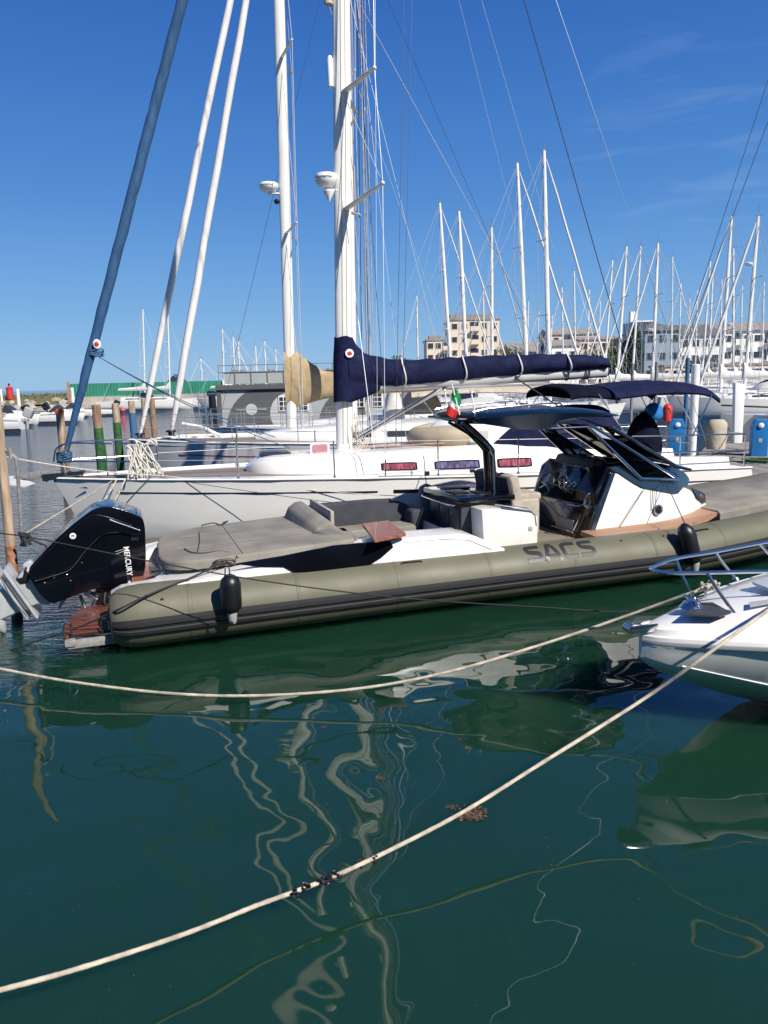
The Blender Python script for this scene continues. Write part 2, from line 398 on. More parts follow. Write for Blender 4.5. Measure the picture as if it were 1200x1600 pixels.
def water():
    m = bpy.data.materials.new('water'); m.use_nodes = True; nt = m.node_tree; b = nt.nodes['Principled BSDF']
    b.subsurface_method = 'BURLEY'; b.inputs['Subsurface Weight'].default_value = 1; b.inputs['Subsurface Radius'].default_value = (.5, 1, .9); b.inputs['Subsurface Scale'].default_value = .5
    b.inputs['Base Color'].default_value = (.0075, .034, .0195, 1); b.inputs['Roughness'].default_value = .015; b.inputs['IOR'].default_value = 1.5
    tc = nt.nodes.new('ShaderNodeTexCoord')
    def noise(scale, detail, st=(1, 1, 1), dist=0.0, rough=.5):
        mp = nt.nodes.new('ShaderNodeMapping'); mp.inputs['Scale'].default_value = st; nt.links.new(tc.outputs['Object'], mp.inputs[0])
        n = nt.nodes.new('ShaderNodeTexNoise'); n.inputs['Scale'].default_value = scale; n.inputs['Detail'].default_value = detail
        n.inputs['Distortion'].default_value = dist; n.inputs['Roughness'].default_value = rough
        nt.links.new(mp.outputs[0], n.inputs[0]); return n.outputs['Fac']
    def math_(op, a, c):
        q = nt.nodes.new('ShaderNodeMath'); q.operation = op
        for i, x in enumerate((a, c)):
            if isinstance(x, (int, float)): q.inputs[i].default_value = x
            else: nt.links.new(x, q.inputs[i])
        return q.outputs[0]
    swell = math_('MULTIPLY', noise(1.02, 0.0, (1, 1.1, 1), .35), .046)          # smooth long undulations of sheltered water
    mid = math_('MULTIPLY', noise(3.4, 0.0, (1, 1.2, 1), .3), .0042)
    sp = nt.nodes.new('ShaderNodeSeparateXYZ'); nt.links.new(tc.outputs['Object'], sp.inputs[0])
    # open basin behind the boats and to the left gets wind ripples
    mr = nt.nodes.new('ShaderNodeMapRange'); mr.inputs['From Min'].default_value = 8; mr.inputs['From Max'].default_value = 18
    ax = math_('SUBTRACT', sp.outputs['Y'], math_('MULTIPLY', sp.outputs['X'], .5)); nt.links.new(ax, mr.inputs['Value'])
    rip = math_('MULTIPLY', math_('MULTIPLY', noise(3.3, 4.0, (.7, 2.2, 1), .4, .6), .2), mr.outputs['Result'])
    fine = math_('MULTIPLY', math_('MULTIPLY', noise(9, 2.0, (.6, 1.7, 1), .2), .014), mr.outputs['Result'])
    cmx = nt.nodes.new('ShaderNodeMix'); cmx.data_type = 'RGBA'; cmx.inputs['A'].default_value = (.0075, .034, .0195, 1); cmx.inputs['B'].default_value = (.004, .022, .040, 1)   # bluer base colour stands in for sky reflected by the open basin
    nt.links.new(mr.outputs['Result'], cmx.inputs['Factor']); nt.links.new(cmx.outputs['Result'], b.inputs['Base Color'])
    hgt = math_('ADD', math_('ADD', swell, mid), math_('ADD', rip, fine))
    bp = nt.nodes.new('ShaderNodeBump'); bp.inputs['Strength'].default_value = 1; bp.inputs['Distance'].default_value = 1
    nt.links.new(hgt, bp.inputs['Height']); nt.links.new(bp.outputs[0], b.inputs['Normal'])
    MAT['water'] = m
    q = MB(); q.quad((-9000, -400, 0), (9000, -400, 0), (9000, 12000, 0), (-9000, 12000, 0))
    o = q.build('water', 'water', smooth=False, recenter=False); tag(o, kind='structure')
water()

# ------------------------------------------------------------------ the rigid inflatable boat
FR = Frame(-2.68, 7.35, 19)
rib = fempty('inflatable_motorboat', FR, 'long olive green inflatable motorboat with black hardtop and tilted black outboard', 'motorboat')
ZT = [(-1, .365), (1, .375), (7, .375), (8.5, .47), (10, .64), (11.7, .95)]
def tube_c(s, side=0):
    t = interp([(7.4, 0), (8.5, .05), (9.5, .2), (10.4, .46), (11.2, .85), (11.6, 1.2)], s)
    return V((s, t if side == 0 else 2.4 - t, interp(ZT, s)))
TR = [(0, .328), (3, .315), (8, .305), (10, .285), (11.7, .25)]
ss = [-.17, -.165, -.14, -.08, .02, .15] + [.5 * i for i in range(1, 15)] + [7.4, 7.8, 8.2, 8.6, 9, 9.4, 9.8, 10.1, 10.4, 10.7, 11, 11.25, 11.45, 11.57]
rr0 = [.02, .20, .25, .29, .318, .327]
near = [tube_c(s) for s in ss]; rn = rr0 + [interp(TR, s) for s in ss[6:]]
path = near + [V((11.63, 1.2, .985))] + [tube_c(s, 1) for s in ss[::-1]]
rads = rn + [.25] + rn[::-1]
q = MB(); q.tube(path, rads, n=40); tubeo = q.build('inflatable_tube', 'olive', rib, angle=50)
# wide black rubbing strake with three ridges, both sides and round the bow
def strake(side):
    P = [tube_c(s, side) for s in ss[2:]]; q = MB(); rings = []
    Rr = (rn[2:])
    prof = []
    A0, A1 = 9, -21
    pr = [(A0, .0), (A0 - .5, .012), (A0 - 6, .014), (A0 - 7.5, .030), (A0 - 12, .032), (A0 - 13.5, .012), (A0 - 19, .012), (A0 - 20.5, .026), (A0 - 26, .028), (A0 - 27.5, .012), (A1 + .7, .012), (A1, .0)]
    for i, p in enumerate(P):
        d = (P[min(i + 1, len(P) - 1)] - P[max(i - 1, 0)]); d.z = 0; d.normalize()
        o = V((d.y, -d.x, 0)) if side == 0 else V((-d.y, d.x, 0))
        ring = [p + o * (math.cos(RAD(a)) * (Rr[i] + h)) + V((0, 0, math.sin(RAD(a)) * (Rr[i] + h))) for a, h in pr]
        ring += [p + o * (math.cos(RAD(a)) * (Rr[i] - .02)) + V((0, 0, math.sin(RAD(a)) * (Rr[i] - .02))) for a in (A1, A0)]
        rings.append(ring)
    q.loft(rings); return q.build('rubbing_strake', 'rubber', tubeo, angle=20)
strake(0); strake(1)
# lettering wrapped over the tube's shoulder
def on_tube(s, arc, lift=.003):
    c = tube_c(s); r = interp(TR, s) + lift; a = arc / .31
    return V((s, c.y - math.cos(a) * r, c.z + math.sin(a) * r))
def stroke(q, pts, wd, fmap, sub=4):
    P = []
    for i in range(len(pts) - 1):
        for k in range(sub): P.append(V((*pts[i], 0)).lerp(V((*pts[i + 1], 0)), k / sub))
    P.append(V((*pts[-1], 0))); vs = []; n = 3
    for i, p in enumerate(P):
        d = (P[min(i + 1, len(P) - 1)] - P[max(i - 1, 0)]).normalized(); nn = V((-d.y, d.x, 0))
        for k in range(n + 1): vs.append(fmap(p + nn * wd * (k / n - .5)))
    q.add(vs, [(i * (n + 1) + k, i * (n + 1) + k + 1, (i + 1) * (n + 1) + k + 1, (i + 1) * (n + 1) + k) for i in range(len(P) - 1) for k in range(n)])
s_a = FR.at(822, 872, -.2).x; s_b = FR.at(928, 858, -.2).x
S_ = [(1.0, .87), (.30, .87), (.15, .82), (.11, .72), (.15, .60), (.28, .545), (.78, .46), (.89, .40), (.92, .28), (.88, .18), (.75, .13), (.0, .13)]
A_l = [(.0, 0), (.40, .92), (.60, .92), (1.02, 0)]; C_ = [(1.0, .87), (.32, .87), (.16, .80), (.11, .66), (.11, .34), (.16, .20), (.32, .13), (1.0, .13)]
for k, L_s in enumerate(([S_], [A_l, [(.28, .26), (.76, .26)]], [C_], [S_])):
    q = MB()
    for ln_ in L_s:
        stroke(q, ln_, .24 if len(ln_) > 2 else .18, lambda p, k=k, e=(.0015 if len(ln_) > 2 else 0): on_tube(s_a + (k * 1.19 + p.x) / 4.57 * (s_b - s_a), .150 + p.y * .262, .003 + e))
    q.build('letter', 'decal_grey', tubeo, smooth=False)
q = MB()
for s in (.35, 1.05, 5.95, 6.6):      # black valves on top of the tube
    p = on_tube(s, .22 if s < 2 else .33, 0); q.blob(p, .018, 2, 0, (1, 1, .7))
each(q, 'valve', 'rubber', tubeo)
q = MB()      # glued cross seams of the tube
for s in (.62, 1.75, 2.9, 4.05, 5.2, 6.4, 7.5, 8.6):
    c_ = tube_c(s); r_ = interp(TR, s) + .0005
    q.loft([[V((s + dx, c_.y - math.cos(a) * (r_ + h), c_.z + math.sin(a) * (r_ + h))) for a in [RAD(-75 + 7 * j) for j in range(25)]] for dx, h in ((-.022, 0), (-.020, .002), (.020, .002), (.022, 0))], closed=False)
each(q, 'tube_seam', 'olive_seam', tubeo)
q = MB()      # grab handle patches on the shoulder
for s in (3.1, 7.2):
    q.tube([on_tube(s - .13, .34, .0), on_tube(s - .10, .34, .018), on_tube(s + .10, .34, .018), on_tube(s + .13, .34, .0)], [(.018, .006)] * 4, 8)
each(q, 'grab_handle', 'rubber', tubeo)
# hull below and between the tubes, cockpit floor
q = MB(); rings = []
for s in (-.05, 1, 3, 5, 7, 8.5, 9.8, 10.8, 11.3):
    k = interp([(7, 1), (8.5, .93), (9.8, .75), (10.8, .4), (11.3, .1)], s); zt = interp(ZT, s) + .02; kz = interp([(7, -.35), (9, -.2), (10.8, .3), (11.3, .7)], s)
    rings.append([V((s, 1.2 - 1.0 * k, zt)), V((s, 1.2 - .95 * k, zt - .3)), V((s, 1.2, kz)), V((s, 1.2 + .95 * k, zt - .3)), V((s, 1.2 + 1.0 * k, zt))])
q.loft(rings); q.build('hull', 'gelcoat', rib, angle=30)
q = MB(); q.prism([(3.4, .5), (8.1, .5), (8.1, .53), (3.4, .53)], .25, 2.15); q.build('cockpit_floor', 'teak_grey', rib)
# white coaming along the near side (and its mirror): side outline with depth
def chaikin(P, it=2):
    for _ in range(it):
        Q = []
        for i in range(len(P)):
            a, b = P[i], P[(i + 1) % len(P)]; Q += [(a[0] * .75 + b[0] * .25, a[1] * .75 + b[1] * .25), (a[0] * .25 + b[0] * .75, a[1] * .25 + b[1] * .75)]
        P = Q
    return P
def PX(lst, t): return [FR.at(x, y, t) for x, y in lst]
def poly(lst, t): return [(p.x, p.z) for p in PX(lst, t)]
coam = [(-.14, .56), (-.15, .58), (-.04, .635), (.3, .665), (.9, .72), (1.35, .765), (1.9, .80), (2.4, .85), (2.95, .925), (3.75, .915), (3.95, .87), (4.32, .69), (4.32, .52), (2, .52)]
for t0, t1, fl in ((-.12, .34, 1), (2.06, 2.52, -1)):
    def lean(c, fl=fl):
        # outer face leans inward as it rises
        k = max(0, c.z - .62) * .22
        mid = .2 if fl == 1 else 2.2
        if (c.y - mid) * fl < 0: return (c.x, c.y + k * fl, c.z)
        return c
    q = MB(); q.prism(coam, t0, t1, bev=.022, seg=3, fn=lean); q.build('coaming', 'gelcoat', rib, angle=30)
# glossy dark panel set in the near coaming
pp = [(366, 880), (440, 868), (520, 852), (560, 848), (609, 845), (613, 854), (594, 869), (575, 880), (480, 892), (458, 892), (442, 884), (400, 884)]
pl = PX(pp, -.05)
q = MB(); va = [V((p.x, -.135 + max(0, p.z - .62) * .22, p.z)) for p in pl]
q.slab(va, .02, (0, 1, 0)); po = q.build('side_panel', 'panel_black', rib, smooth=False)
q = MB()
for x, y in [(468, 882), (497, 870), (520, 866), (552, 860), (510, 878), (545, 875), (580, 870)]:
    p = FR.at(x, y, -.07); q.blob((p.x, -.135 + max(0, p.z - .62) * .22, p.z), .006, 1)
each(q, 'screw', 'stainless', po)
# small groove lip on the forward coaming
q = MB(); q.tube([(x, -.125 + max(0, z - .62) * .22, z) for x, z in ((3.05, .885), (3.5, .88), (3.85, .84), (4.15, .70))], .006, 6); q.build('moulding', 'gelcoat', rib)
# engine well and aft deck
q = MB(); q.prism([(-.1, .3), (-.12, .48), (.15, .52), (.42, .66), (.42, .3)], .3, .62, bev=.02); q.prism([(-.1, .3), (-.12, .60), (.15, .63), (.42, .70), (.42, .3)], 1.78, 2.1, bev=.02)
q.prism([(.02, .25), (.02, .52), (.42, .55), (.42, .25)], .62, 1.78, bev=.02)
q.prism([(.34, .45), (.38, .66), (.62, .70), (2.5, .80), (4.0, .80), (4.0, .45)], .3, .42, bev=.02); q.prism([(.36, .45), (.40, .66), (.62, .70), (2.2, .76), (2.2, .45)], .42, 2.1, bev=.03)
q.build('aft_deck', 'gelcoat', rib, angle=30)
q = MB(); q.box((.24, .46, .62), (.16, .2, .025), ry=-.45, bev=.006); q.box((.1, 1.95, .66), (.3, .2, .025), bev=.006); q.box((.22, 1.2, .556), (.3, 1.0, .012)); q.build('step_pad', 'mahogany', rib)
# swim platform in slatted teak with two ladder loops and a bracket
q = MB(); q.prism([(-.62, -.05), (-.56, .0), (-.1, .0), (-.1, 1.0), (-.5, 1.0), (-.64, .5)], .22, .25, axis='Z', bev=.006); pf = q.build('swim_platform', 'teak_red', rib)
q = MB()
for s in (-.58, -.22): q.tube(catmull([(s - .03, -.05, .27), (s - .03, -.05, .36), (s, -.05, .40), (s + .04, -.05, .36), (s + .04, -.05, .27)], 5), .011, 8)
each(q, 'ladder_loop', 'stainless', pf)
q = MB(); q.box((-.36, -.03, .16), (.46, .04, .09), bev=.01); q.box((-.56, -.03, .18), (.10, .08, .07), bev=.01); q.build('bracket', 'rope_wet', pf)
# aft sun pad: rounded at the stern
def roundpoly(P, r, n=5):
    out = []; N = len(P); rs = r if isinstance(r, list) else [r] * N
    for i in range(N):
        p = V((*P[i], 0)); a = V((*P[i - 1], 0)); c = V((*P[(i + 1) % N], 0))
        u = (a - p); v = (c - p); rad = min(rs[i], u.length * .49, v.length * .49)
        A = p + u.normalized() * rad; B = p + v.normalized() * rad
        for k in range(n + 1):
            t = k / n; q = A * (1 - t) ** 2 + p * 2 * t * (1 - t) + B * t * t
            out.append((q.x, q.y))
    return out
def pad(P, rad, z0, z1, name, m, bev=.03, parent=rib, slope=0.0, s0=0, wav=.004):
    pl = roundpoly(P, rad)
    q = MB(); b = bmesh.new()
    va = [b.verts.new((x, y, z0)) for x, y in pl]; f = b.faces.new(va)
    ext = bmesh.ops.extrude_face_region(b, geom=[f]); 
    for e in ext['geom']:
        if isinstance(e, bmesh.types.BMVert): e.co.z = z1
    bmesh.ops.recalc_face_normals(b, faces=b.faces[:])
    top = [e for e in b.edges if all(v.co.z > z1 - 1e-4 for v in e.verts)]
    bmesh.ops.bevel(b, geom=top, offset=bev, segments=3, affect='EDGES', profile=.6)
    for v in b.verts: v.co.z += slope * (v.co.x - s0)
    q.bm(b); return q.build(name, m, parent, angle=40)
sp = pad([(.36, .17), (2.55, .17), (2.55, 2.14), (.40, 2.14)], [.55, .12, .12, .75], .735, .835, 'sun_pad', 'cushion', slope=.042, s0=.4)
q = MB()
def padz(s_): return .835 + .042 * (s_ - .4) + .003
for t_ in (.82, 1.48): q.tube([(s_, t_, padz(s_)) for s_ in (.42, .9, 1.5, 2.05)], .0045, 5)
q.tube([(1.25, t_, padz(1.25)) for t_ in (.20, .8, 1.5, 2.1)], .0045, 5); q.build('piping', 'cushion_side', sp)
q = MB(); z = .845   # seams and a stray black cord on the pad
q.tube(catmull([FR.az(288, 857, .86), FR.az(300, 863, .86), FR.az(320, 864, .86), FR.az(345, 861, .86), FR.az(365, 866, .86), FR.az(372, 872, .855)], 5), .006, 6)
q.tube(catmull([FR.az(311, 831, .87), FR.az(312, 845, .87), FR.az(309, 861, .87)], 4), .004, 6)
q.tube(catmull([FR.az(315, 821, .885), FR.az(333, 817, .885), FR.az(345, 820, .885), FR.az(356, 814, .885), FR.az(348, 817, .885)], 5), .008, 6)
tag(q.build('cord', 'rope_dark'), 'thin black cord lying loose on the grey sun pad', 'cord')
for ob in [COL.objects[-1]]:
    ob.location = FR.w(*(ob.location)); ob.rotation_euler = (0, 0, FR.a)
# horseshoe sofa forward of the pad
q = MB(); prof = [(2.04, .82), (2.14, .98), (2.24, 1.045), (2.33, 1.05), (2.42, .96), (2.44, .70), (2.40, .55), (2.06, .55)]
q.prism([(x_, z_ + (.07 if z_ > .9 else 0)) for x_, z_ in prof], .72, 2.02, bev=.04, seg=3, fn=lambda c: (c.x + max(0, 1.0 - c.y) * .3, c.y, c.z - max(0, 1.2 - c.y) * .18 * (c.z > .8))); bk = q.build('seat_back', 'cushion', rib)
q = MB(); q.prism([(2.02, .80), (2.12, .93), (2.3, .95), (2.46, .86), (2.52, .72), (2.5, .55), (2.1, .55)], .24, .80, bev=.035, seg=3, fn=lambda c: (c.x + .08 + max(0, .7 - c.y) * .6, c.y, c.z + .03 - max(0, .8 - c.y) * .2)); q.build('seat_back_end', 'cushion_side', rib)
q = MB(); q.box((2.46, 1.42, .965), (.05, 1.10, .36), bev=.02); q.build('backrest_cushion', 'cushion_pale', rib)
q = MB(); fb = [(2.3, .72), (2.32, 1.0), (2.5, 1.06), (3.3, 1.065), (3.66, 1.05), (3.86, .96), (3.98, .82), (4.0, .6), (2.4, .6)]
q.prism(fb, 1.93, 2.08, bev=.03, seg=3); q.build('side_backrest', 'cushion_dark', rib)
q = MB(); q.box((3.95, 1.9, .73), (.3, .55, .4), bev=.06, seg=3); q.build('corner_cushion', 'cushion_dark', rib)
q = MB(); q.box((3.15, 1.72, .64), (1.35, .42, .2), bev=.04, seg=3); q.box((2.68, 1.1, .64), (.42, 1.4, .2), bev=.04, seg=3); q.box((3.2, .62, .72), (1.2, .4, .16), bev=.04, seg=3); q.build('seat', 'cushion', rib)
q = MB(); a = [FR.az(x, y, 1.0) for x, y in [(566, 818), (607, 813), (634, 833), (586, 843)]]
q.slab(a, .035, (0, 0, -1)); tb = q.build('table', 'mahogany', rib, smooth=False)
c0 = sum((V(p) for p in a), V()) / 4
q = MB(); q.tube([(c0.x, c0.y, .9), (c0.x, c0.y, .52)], .04, 12); q.build('pedestal', 'stainless', tb)
q = MB(); q.prism([(2.45, .5), (2.45, .84), (3.0, .90), (3.9, .88), (3.95, .5)], .30, .52, bev=.02); q.build('side_liner', 'hull_grey', rib)
q = MB(); q.prism([(3.95, .5), (4.3, .5), (4.3, .62), (3.98, .78)], .4, 2.05, bev=.03); q.build('seat_base', 'hull_grey', rib)
# galley unit: dark cupboard, black worktop, white near housing with a folded top
q = MB(); q.box((4.42, 1.3, .82), (.52, 1.05, .62), bev=.02); cb = q.build('galley_cabinet', 'cushion_dark', rib)
q = MB()
for y in (.98, 1.3, 1.62): q.box((4.155, y, .80), (.012, .29, .46), bev=.004)
each(q, 'cupboard_door', 'rubber_grey', cb)
q = MB()
for y in (1.06, 1.38): q.box((4.145, y, .96), (.012, .035, .03), bev=.004)
each(q, 'latch', 'stainless', cb)
q = MB(); q.box((4.5, 1.3, 1.165), (.82, 1.2, .07), bev=.02); wt = q.build('worktop', 'gloss_black', rib)
q = MB(); q.box((4.3, 1.2, 1.212), (.22, .3, .02), bev=.006); q.box((4.45, 1.6, 1.212), (.34, .3, .02), bev=.006); q.box((4.6, 1.05, 1.208), (.25, .3, .014), bev=.005); q.build('hob_lid', 'satin_black', wt)
q = MB(); q.tube(catmull([(4.14, .85, 1.10), (4.05, .88, 1.09), (4.03, 1.2, 1.09), (4.03, 1.7, 1.09), (4.05, 1.85, 1.09), (4.14, 1.88, 1.10)], 4), .013, 8); q.build('grab_rail', 'stainless', wt)
hp = roundpoly(poly([(752, 797), (770, 794), (829, 801), (839, 806), (838, 851), (756, 861)], .45), [.01, .05, .08, .05, .01, .01], 4)
q = MB(); q.prism([(p[0], max(p[1], .5)) for p in hp], .43, .76, bev=.018, seg=3); hs = q.build('side_locker', 'gelcoat', rib)
q = MB(); p = FR.at(829, 826, .425); q.box((p.x, .426, p.z), (.055, .012, .055), bev=.008); q.build('latch', 'plastic_grey', hs)
q = MB(); a = FR.at(784, 795, .43); b_ = FR.at(836, 803, .43)
q.tube([(a.x, .44, a.z + .01), (b_.x - .06, .44, b_.z + .03), (b_.x, .44, b_.z - .02), (b_.x + .02, .44, b_.z - .16)], .014, 8)
q.tube([(a.x, .62, a.z + .03), (b_.x, .62, b_.z + .04), (b_.x + .06, .60, b_.z - .12)], .012, 8); q.build('lid_frame', 'stainless', hs)
# helm seats
def helm(y):
    q = MB(); q.box((5.12, y, .86), (.42, .5, .5), bev=.05, seg=3); o = q.build('helm_seat', 'cushion_pale', rib)
    q = MB(); q.box((4.98, y, 1.22), (.14, .48, .42), ry=RAD(-12), bev=.05, seg=3); q.build('backrest', 'cushion_pale', o)
    q = MB(); q.box((4.90, y, 1.22), (.05, .42, .38), ry=RAD(-12), bev=.02, seg=2); q.build('back_shell', 'cushion_dark', o)
    q = MB(); q.box((5.18, y, 1.13), (.36, .46, .10), bev=.04, seg=3); q.build('cushion_pad', 'cushion_pale', o)
helm(1.02); helm(1.6)
# console
cp = [(921, 843), (959, 738), (973, 742), (993, 756), (1004, 763), (1069, 772), (1083, 764), (1118, 778), (1137, 797), (1124, 812)]
cpl = poly(cp, .45); bot = .50
zb = cpl[0][0]
body = [(cpl[0][0], bot)] + cpl[:] ; body[-1] = (cpl[-1][0], cpl[-1][1]); body.append((cpl[-1][0] - .1, bot))
smx = max(p[0] for p in body)
def nose(c):
    k = interp([(6.9, 0), (7.4, .10), (7.8, .30), (smx, .55)], c.x); lean = max(0, c.z - .9) * .25
    y = 1.2 + (c.y - 1.2) * (1 - k)
    y = y + lean * (1 if y < 1.2 else -1) * min(1, abs(y - 1.2) / .5)
    return (c.x, y, c.z)
def nose_side(x, z): return nose(V((x, .42, z)))[1]
q = MB()
# ring-based shell so that the nose curves in
q2 = bmesh.new()
def shell(poly2, a, b, bev=.03, cuts=8):
    bb = bmesh.new(); va = [bb.verts.new((p[0], a, p[1])) for p in poly2]; vb = [bb.verts.new((p[0], b, p[1])) for p in poly2]
    n = len(poly2); bb.faces.new(va); bb.faces.new(vb[::-1])
    for i in range(n): bb.faces.new((va[i], vb[i], vb[(i + 1) % n], va[(i + 1) % n]))
    bmesh.ops.recalc_face_normals(bb, faces=bb.faces[:])
    for k in range(1, cuts):
        for ax in (0,):
            x = 6.6 + (smx - 6.6) * k / cuts
            bmesh.ops.bisect_plane(bb, geom=bb.verts[:] + bb.edges[:] + bb.faces[:], plane_co=(x, 0, 0), plane_no=(1, 0, 0))
    if bev: 
        es = [e for e in bb.edges if len(e.link_faces) == 2 and e.calc_face_angle(0) > RAD(25)]
        bmesh.ops.bevel(bb, geom=es, offset=bev, segments=3, affect='EDGES', profile=.6, clamp_overlap=True)
    for v in bb.verts: v.co = V(nose(v.co))
    return bb
q.bm(shell(body, .42, 1.98)); console = q.build('console', 'gelcoat', rib, angle=28)
# teak toe strip at its base
q = MB(); st = [(5.75, .16, .665), (6.5, .17, .675), (7.2, .22, .69), (7.7, .33, .72), (8.05, .5, .76)]
q.loft([[V(p) + V((0, -.06, -.05)), V(p) + V((0, -.06, .0)), V(p) + V((0, .28, .012)), V(p) + V((0, .28, -.05))] for p in st]); q.build('side_deck', 'teak_trim', rib)
# smoked cowl over the console nose
cw = [(957, 734), (975, 741), (995, 757), (1010, 765), (1060, 774), (1069, 773), (1083, 764), (1094, 762), (1100, 752), (1093, 743), (1075, 733), (1052, 727), (1000, 722)]
q = MB(); q.bm(shell(poly(cw, .42), .405, 1.995, bev=.02)); q.build('smoked_cowl', 'smoke_blue', rib, angle=28)
# headlight
hl = [(1087, 763), (1112, 771), (1120, 776), (1120, 787), (1116, 790), (1100, 779)]
q = MB(); pts = []
for x, y in hl:
    p = FR.at(x, y, .55); pts.append(V((p.x, nose_side(p.x, p.z) - .03, p.z)))
q.slab(pts, .02, (0, 1, 0)); hd = q.build('headlight', 'dark_glass', rib, smooth=False)
q = MB(); c0 = sum(pts, V()) / len(pts); q.blob(c0 + V((0, -.006, 0)), .03, 2, 0, (1.2, .3, .8)); q.build('lamp', 'stainless', hd)
# porthole with chrome ring
p = FR.at(1027, 796, .45); y0 = nose_side(p.x, p.z)
q = MB(); q.tube([V((p.x + .062 * math.cos(a), y0 - .006, p.z + .062 * math.sin(a))) for a in [2 * PI * k / 24 for k in range(24)]], .012, 8, closed=True); ph = q.build('porthole', 'stainless', rib)
q = MB(); q.lathe([(.001, 0), (.055, 0), (.055, .006)], n=24, M=Matrix.Rotation(RAD(90), 4, 'X')); q.v = [tuple(V(v) + V((p.x, y0 + .002, p.z))) for v in q.v]; q.build('pane', 'dark_glass', ph)
# dashboard: black aft face of the console, slanting, with wheel and instruments
A = FR.at(921, 843, .45); B = FR.at(958, 738, .45)
dv = V((B.x - A.x, 0, B.z - A.z)); dl = dv.length; dv.normalize(); dn = V((-dv.z, 0, dv.x))   # dn points aft and up
def dash(u, t, h=0.0): return V((A.x, 0, A.z)) + dv * u + dn * h + V((0, t, 0))
lo = -.12
q = MB(); q.prism([(p.x, p.z) for p in (dash(lo, 0, -.05), dash(lo, 0, .05), dash(dl * .45, 0, .06), dash(dl * .62, 0, .16), dash(dl * 1.04, 0, .10), dash(dl * 1.05, 0, -.05))], .47, 1.93, bev=.03, seg=3); ds = q.build('dashboard', 'gloss_black', rib)
q = MB(); q.prism([(p.x, p.z) for p in (dash(lo, 0, -.06), dash(lo, 0, .075), dash(dl * .5, 0, .11), dash(dl * .9, 0, .13), dash(dl * 1.06, 0, .02), dash(dl * 1.0, 0, -.06))], 1.93, 2.03, bev=.04, seg=3)
q.prism([(p.x, p.z) for p in (dash(lo, 0, -.02), dash(lo, 0, .06), dash(dl * .5, 0, .07), dash(dl * .98, 0, .05), dash(dl * 1.0, 0, -.02))], .41, .475, bev=.02, seg=3); each(q, 'cheek', 'smoke_blue', ds)
q = MB(); q.prism([(p.x, p.z) for p in (dash(dl * .98, 0, .12), dash(dl * 1.14, 0, .10), dash(dl * 1.18, 0, -.02), dash(dl * 1.1, 0, -.22), dash(dl * .95, 0, -.1))], .75, 1.75, bev=.05, seg=3); q.build('instrument_hood', 'satin_black', ds)
q = MB(); q.box(dash(dl * .83, 1.15, .15), (.02, .5, .26), ry=-math.atan2(dv.x, dv.z) * -1, bev=.006); q.build('screen', 'dark_glass', ds)
def ringpts(c, r, n, nrm):
    a = V((0, 1, 0)); b = nrm.cross(a).normalized(); return [c + a * math.cos(2 * PI * k / n) * r + b * math.sin(2 * PI * k / n) * r for k in range(n)]
wc = dash(dl * .60, 1.50, .26)
q = MB(); q.tube(ringpts(wc, .175, 28, dn), .014, 8, closed=True); sw = q.build('steering_wheel', 'satin_black', ds)
q = MB()
for k in range(3):
    a = RAD(90 + 120 * k); q.tube([wc, wc + V((0, 1, 0)) * math.cos(a) * .17 + dv * math.sin(a) * .17], .010, 6)
q.blob(wc, .04, 2); q.tube([wc, dash(dl * .6, 1.5, .05)], .025, 8); q.build('spokes', 'stainless', sw)
q = MB()
for (u, t, r) in ((.70, 1.08, .045), (.70, .96, .035), (.5, .62, .05)): q.tube(ringpts(dash(dl * u, t, .17 if u > .6 else .09), r, 18, dn), .007, 6, closed=True)
q.tube([dash(dl * .55, 1.15, .1), dash(dl * .62, 1.15, .27), dash(dl * .66, 1.10, .29)], .016, 8); q.tube([dash(dl * .55, 1.02, .1), dash(dl * .62, 1.02, .27), dash(dl * .66, .98, .29)], .016, 8)
q.blob(dash(dl * .67, 1.12, .29), .03, 2); q.blob(dash(dl * .67, .99, .29), .03, 2)
q.tube(catmull([dash(dl * .42, 1.35, .07), dash(dl * .40, 1.3, .14), dash(dl * .40, .8, .15), dash(dl * .45, .72, .08)], 5), .012, 8)
q.tube(catmull([dash(dl * .62, .55, .1), dash(dl * .6, .55, .19), dash(dl * .45, .55, .19), dash(dl * .4, .55, .07)], 5), .012, 8); q.build('throttle_and_gauges', 'stainless', ds)
q = MB(); q.box(dash(dl * .12, 1.0, .07), (.04, .45, .16), bev=.01); q.tube([dash(dl * .3, .72, .07), dash(dl * .05, .72, .1)], .008, 6); q.tube([dash(.02, .72, .1), dash(.02, 1.25, .1)], .01, 6); q.build('footrest', 'plastic_grey', ds)
q = MB(); q.lathe([(.001, 0), (.05, 0), (.055, .012), (.001, .014)], n=20, M=dn.to_track_quat('Z', 'Y').to_matrix().to_4x4()); q.v = [tuple(V(v) + dash(dl * .47, .60, .055)) for v in q.v]; q.build('speaker', 'plastic_grey', ds)
